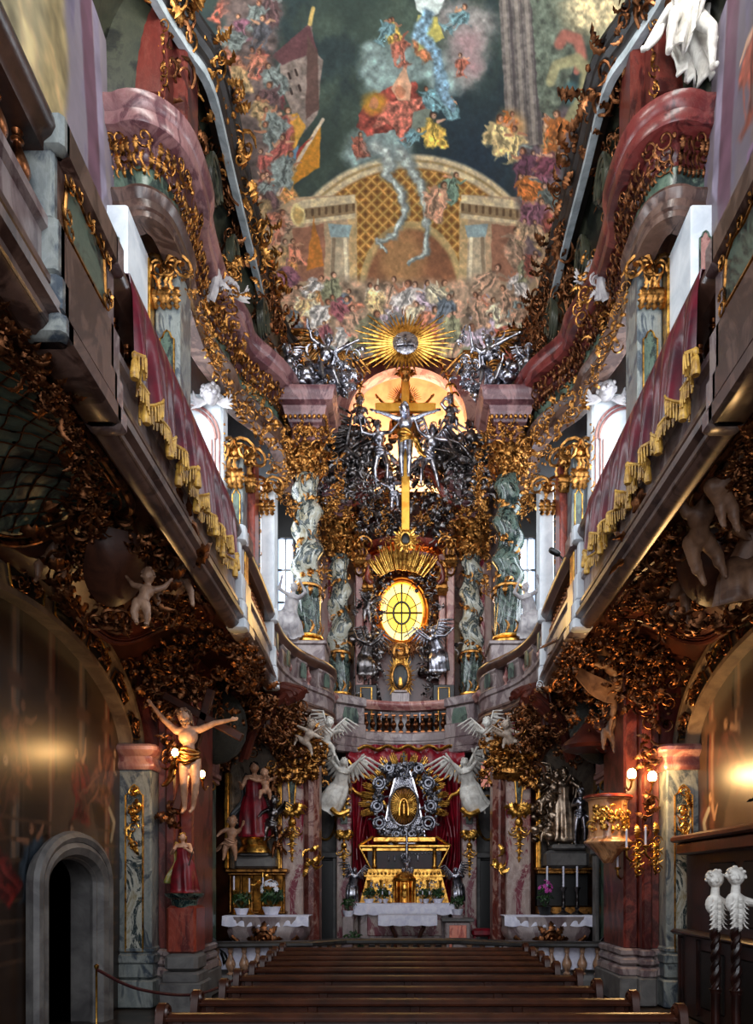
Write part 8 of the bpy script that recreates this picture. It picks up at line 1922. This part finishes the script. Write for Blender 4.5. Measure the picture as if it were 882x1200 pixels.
def herm(label, px_, py_, Y):
    x, y, z = PY(px_, py_, Y); t = thing('cherub_herm', label, 'statue', (x, y, z)); m = MB()
    r = .088; c = np.array((0,0,0)); ellipsoid(m, c, (r, r*1.02, r*1.12), seg=14, rings=10); ellipsoid(m, (-.02,-r*.4,-r*.45), (r*.62, r*.6, r*.5)); capsule(m, (-.02,-r*.95,.01), (-.02,-r*1.12,-r*.25), .012, .018, 7)
    for sg in (-1, 1): ellipsoid(m, (-.02+sg*r*.42,-r*.72,-r*.22), (r*.34, r*.3, r*.32)); ellipsoid(m, (-.02+sg*r*.34,-r*.86,r*.1), (.016,.01,.01)); ellipsoid(m, (sg*r*.92, 0, 0), (.014,.02,.026))
    capsule(m, (0,0,-r), (0,.01,-r*1.9), .045, .05); ellipsoid(m, (0,.01,-.28), (.11,.08,.12)); ellipsoid(m, (.02,-.01,-.40), (.085,.07,.11)); ellipsoid(m, (0,-.01,-.52), (.05,.05,.08)); V, F = m.data()
    o = m.obj('bust', STUCCO, t, 'all'); md = o.modifiers.new('remesh', 'REMESH'); md.mode = 'VOXEL'; md.voxel_size = .009; md.use_smooth_shade = True
    h_ = MB(); rg = random.Random(int(px_))
    for q in range(46):
        d = unit((rg.gauss(0,1), rg.gauss(0,1)+.4, rg.uniform(-.2,1.2)))
        if d[1] < -.6 and d[2] < .6: continue
        ellipsoid(h_, d*r*np.array((1,1,1.12)), (.024,.024,.02), seg=7, rings=5)
    h_.obj('curls', STUCCO, t)
    g = MB()
    for k_ in range(6):
        for sg in (-1, 1): put(g, 'm', (sg*.055,-.055,-.20-.05*k_), (sg*.4,-1,0), .11, pi+sg*.3, mir=sg < 0)
        put(g, 'l', (0,-.075,-.2-.055*k_), (0,-1,0), .11, pi)
    g.obj('leaf_sheath', STUCCO, t)
    g = MB(); tube(g, catmull([(.04,-.02,-.24), (.12,-.04,-.26), (.22,-.03,-.25), (.36,-.02,-.26)], 5), [.045]*16, 8) if False else tube(g, [(.05,-.02,-.25), (.16,-.03,-.27), (.28,-.02,-.26), (.40,-.02,-.27)], [.05,.035,.03,.04], 8); g.obj('scroll_arm', STUCCO, t)
    p = MB(); n = 60; zz = np.linspace(-1.25, -.52, n)
    V = np.stack([.022*np.cos(zz*26), .022*np.sin(zz*26), zz], 1); tube(p, V, .04, 8); tube(p, np.stack([.022*np.cos(zz*26+pi), .022*np.sin(zz*26+pi), zz], 1), .03, 8); lathe(p, [(.07,-z), (.07,-z+.1), (.05,-z+.15), (.05,-1.25), (.07,-1.2)], (0,0,0), 12); p.obj('twisted_post', DW, t)
herm('white cherub headed herm on a twisted dark post, left of the pair', 838, 1030, 8.2)
herm('white cherub headed herm on a twisted dark post, right of the pair', 862, 1027, 7.9)
m = MB(); P = catmull([(M(1,3.3), 7.0, .95), (M(1,3.6), 7.3, .8), (M(1,3.9), 8.0, .95)], 6); 
# ---- figures and ornaments under the galleries
def soff_fig(label, px_, py_, z, H, mat, **k):
    x, y, zz = PZ(px_, py_, z); return figure('stucco_putto', label, 'statue', (x, y, zz), H, mat, kind='putto', anchor='pelvis', **k)
soff_fig('tan winged putto seated on the moulding of the left wall arch, under the gallery', 62, 655, 5.95, .95, TAN, spine=(.2,-.4,.8), th=((-.4,-.5,-.6), (.5,-.7,-.3)), sh=((-.1,.1,-1), (.3,.1,-1)), ua=((-.6,-.5,-.3), (.8,-.3,.4)), fa=((.3,-.6,.3), (.3,-.5,.8)), wings=(1.0, .6), seed=101)
soff_fig('tan putto reaching down with both arms under the far end of the left gallery', 203, 688, 6.0, 1.15, plain('ivory_tan', (.66,.52,.42), (.42,.30,.23), .5, 4), spine=(.3,-.7,-.1), th=((-.4,.3,.7), (.1,.4,.6)), sh=((-.6,.2,.2), (-.3,.2,.5)), ua=((-.3,-.3,-.9), (.4,-.3,-.8)), fa=((-.1,-.2,-1), (.2,-.2,-1)), seed=102)
soff_fig('pale putto legs and body slipping from the scroll beside the left pier arch', 166, 706, 5.4, .8, plain('ivory_tan', (.66,.52,.42), (.42,.30,.23), .5, 4), spine=(.2,.3,.8), th=((-.2,-.3,-1), (.3,-.3,-1)), sh=((.2,.2,-1), (-.1,.2,-1)), ua=((-.8,.2,.3), (.8,.2,.3)), fa=((-.5,.1,.6), (.5,.1,.6)), seed=103)
soff_fig('brown putto hanging head down under the right gallery above the arch', 800, 690, 5.9, 1.15, TAN, spine=(.5,-.4,.6), th=((-.5,-.2,-.8), (-.1,-.3,-1)), sh=((.1,.2,-1), (.2,.2,-1)), ua=((-.7,-.4,.3), (.7,-.4,.3)), fa=((-.5,-.4,.5), (.3,-.4,.8)), seed=104, wings=.6)
soff_fig('brown curly headed putto with bent arm in the middle of the right gallery underside', 818, 632, 5.9, 1.25, TAN, spine=(-.2,-.7,.5), th=((.3,.3,-.8), (.6,.2,-.6)), sh=((.4,.2,-.6), (.4,.1,-.8)), ua=((-.6,-.2,.8), (.8,-.3,.5)), fa=((.6,-.1,.8), (-.3,-.3,.9)), seed=105)
soff_fig('large tan draped putto at the right edge of the picture beside the arch top', 880, 660, 5.8, 1.5, TAN, spine=(.1,-.4,.9), th=((-.5,-.4,-.6), (.2,-.4,-.8)), sh=((.2,.2,-1), (.1,.1,-1)), ua=((-.8,-.3,-.4), (.8,-.3,.4)), fa=((.3,-.5,-.6), (.3,-.4,.8)), robe=1.0, seed=106)
soff_fig('brown putto with raised arm under the near part of the right gallery', 842, 572, 6.0, 1.1, TAN, spine=(.4,-.5,.5), th=((.5,.3,-.6), (.6,.2,-.6)), sh=((.2,.2,-1), (.3,.2,-1)), ua=((-.8,-.2,.6), (.4,-.3,.9)), fa=((.2,-.2,1), (.6,-.2,.6)), seed=107)
for s in (-1, 1):      # capitals / consoles of leaf and scroll over the side altars
    L = SIDE[s]; R2 = random.Random(200+s)
    g = MB()
    for q in range(85):
        x_ = R2.uniform(2.3, 4.4); Y = 14.4+R2.uniform(0, 2.6); z = 5.0+R2.uniform(0, 1.0)-.25*(x_ > 3.4)
        cluster(g, (M(s, x_), Y, z), (-s*.2,-1,-.3), R2.uniform(.22,.38), R2, 'llmsfb', 5)
    tag(g.obj('bronzed_shellwork', COPPER), 'bronzed shells and sprays bunched above the %s side altar arch' % L, 'ornament')
    m = MB()
    for (xa_, za, xb_, zb_) in ((4.3, 5.0, 3.3, 6.1), (3.4, 4.7, 2.5, 5.9), (2.9, 5.4, 2.3, 6.0)):
        P = catmull([(M(s, xa_), 15.6, za), (M(s, (xa_+xb_)/2+.15), 15.4, za+.65), (M(s, xb_), 15.3, zb_), (M(s, xb_-.15), 15.2, zb_-.1)], 6)
        for o_, r_ in ((0, .10), (.13, .06), (-.12, .05)): tube(m, P+np.array((o_*.6, 0, o_*.6)), r_, 8)
    tag(m.obj('brown_ribs', DARKRED), 'curved red brown stucco ribs spreading over the %s side altar' % L, 'ornament')
    m = MB(); ellipsoid(m, (M(s, 3.8), 14.9, 5.2), (.62, .25, .75)); tag(m.obj('ribbed_shell', plain('combed_green_stucco', (.20,.19,.15), (.11,.10,.08), .45, 30, .8, .03)), 'dark green combed stucco bulge above the %s inner pilaster' % L, 'ornament')
# ---- upper sculptures: cherub heads, gilt crests on the entablature, draped legs, kneeling statues
def head_(label, px_, py_, Y, r, mat):
    x, y, z = PY(px_, py_, Y); t = thing('cherub_ornament', label, 'statue', (x, y, z)); m = MB(); k_ = -1 if x > 0 else 1
    ellipsoid(m, (0,0,0), (r*.9, r, r*1.1), seg=14, rings=10); ellipsoid(m, (k_*.2*r,-r*.5,-r*.4), (r*.55, r*.5, r*.5)); capsule(m, (k_*.2*r,-r*.95,r*.05), (k_*.2*r,-r*1.1,-r*.2), r*.12, r*.18, 7)
    for sg in (-1, 1): ellipsoid(m, (k_*.2*r+sg*r*.4,-r*.75,-r*.2), (r*.33, r*.3, r*.3))
    m.obj('face', mat, t, 'all'); g = MB(); rg = random.Random(int(px_))
    for q in range(40):
        d = unit((rg.gauss(0,1), rg.gauss(0,1)+.4, rg.uniform(-.2,1.2)))
        if d[1] < -.6 and d[2] < .6: continue
        ellipsoid(g, d*r*np.array((.95,1,1.1)), (r*.26,)*3, seg=7, rings=5)
    g.obj('curls', mat, t); g = MB()
    for sg in (-1, 1):
        for q in range(5): a_ = -.4+q*.35; tube(g, [(sg*r*.6, .05, -r*.7), (sg*r*(1.4+.1*q), .03, -r*.9+r*.5*sin(a_)), (sg*r*2.3*cos(a_*.5), .05, -r*.8+r*1.6*sin(a_))], [r*.2, r*.3, r*.05], 6, flat=.4, up=(0,1,0))
    g.obj('small_wings', mat, t)
IV = plain('ivory_white', (.72,.70,.70), (.52,.50,.52), .5, 5)
head_('white winged cherub head on the left window pier above the valance', 247, 462, 16.35, .20, IV)
head_('white winged cherub head on the right window pier above the valance', 711, 458, 16.35, .20, IV)
head_('white cherub head at the tip of the left upper cornice below the dark cove', 268, 338, 15.6, .19, IV)
head_('white cherub head at the tip of the right upper cornice below the dark cove', 697, 318, 15.6, .19, IV)
for s in (-1, 1):
    L = SIDE[s]; cpx = 252 if s < 0 else 705; g = MB(); R2 = random.Random(300+s); c = np.array(PY(cpx, 350, 15.5))
    for q in range(40): cluster(g, c+np.array((R2.gauss(0,.3), R2.uniform(-.3,.2), R2.gauss(0,.5))), (-s*.4,-1,0), R2.uniform(.25,.45), R2, 'llmsb', 4)
    tag(g.obj('gilt_crest', GOLDD), 'gilt crest of acanthus breaking the upper cornice on the %s' % L, 'ornament')
    m = MB(); 
    for q in range(3): P = catmull([c+np.array((-.1*q, -.35, -.3)), c+np.array((-s*.15, -.5, .0+.1*q)), c+np.array((-s*.05, -.45, .45))], 6); tube(m, P, .09-.02*q, 8)
    cluster(m, c+np.array((0,-.35,0)), (0,-1,0), .5, R2, 'mls', 8); tag(m.obj('white_stucco_scroll', IV), 'white stucco scroll in the gilt crest of the %s upper cornice' % L, 'ornament')
figure('draped_figure_statue', 'white stucco figure with hanging drapery and legs on the red attic pier, top right', 'statue', (M(1, 4.35), 11.75, 15.75), 2.3, STUCCO, anchor='pelvis', spine=(.1,-.2,1), th=((-.3,-.5,-.6), (.3,-.4,-.8)), sh=((-.15,.05,-1), (.05,.1,-1)), ua=((-.8,-.2,.2), (.8,-.2,.5)), fa=((-.4,-.4,.6), (.4,-.2,.9)), cloak=1, robe=None, cloth=True, seed=120)
m = MB(); G = np.zeros((26, 14, 3))
for i in range(26):
    for j in range(14): u, v = i/25, j/13; G[i, j] = (M(1, 4.0)+.75*u+.06*sin(v*9+u*4), 11.62-.09*sin(u*24+v*2.2)-.12*v, 16.9-1.6*v-.45*sin(u*5.2)*v)
sheet(m, G, .03); tag(m.obj('stucco_drapery', STUCCO), 'white stucco cloth falling in folds beside the draped figure at the top right', 'drapery')
for s in (-1, 1):
    px_ = 338 if s < 0 else 622; x, y, z = PY(px_, 715, 18.4)
    figure('kneeling_white_statue', 'white kneeling statue at the window behind the %s giant twisted column' % SIDE[s], 'statue', (x, 18.55, z), 1.5, IV, anchor='pelvis', spine=(-s*.3,-.3,1), th=((-.2,-.7,-.7), (.2,-.7,-.7)), sh=((0,.6,-.8), (0,.6,-.8)), ua=((-.5,-.5,.2), (.5,-.5,.2)), fa=((.3,-.5,.6), (-.3,-.5,.6)), robe=1.2, seed=130+s)
    m = MB(); lathe(m, [(.08,-.5), (.2,-.2), (.32,-.05), (.34,0)], (x, 18.6, z-.52), 16); bbox(m, x-.25, x+.25, 18.4, 18.9, 6.4, z-.9, .03); tag(m.obj('gilt_console', GREYM), 'grey console under the kneeling white statue beside the %s giant column' % SIDE[s], 'console')
# camera / loudspeaker arm on the right handrail
x, y, z = PY(646, 645, 13.6); t = thing('microphone_arm', 'black microphone on a thin arm rising from the right gallery handrail', 'microphone', (x, y, z))
m = MB(); capsule(m, (0,0,0), (.11,0,-.06), .055, .055, 12); m.obj('head', BLACK, t); m = MB(); tube(m, [(.11,0,-.06), (.34,0,-.28)], .018, 6); tube(m, [(.34,0,-.28), (.42,0,-.5), (.42,0,-.62)], .014, 6); m.obj('arm', BLACK, t)
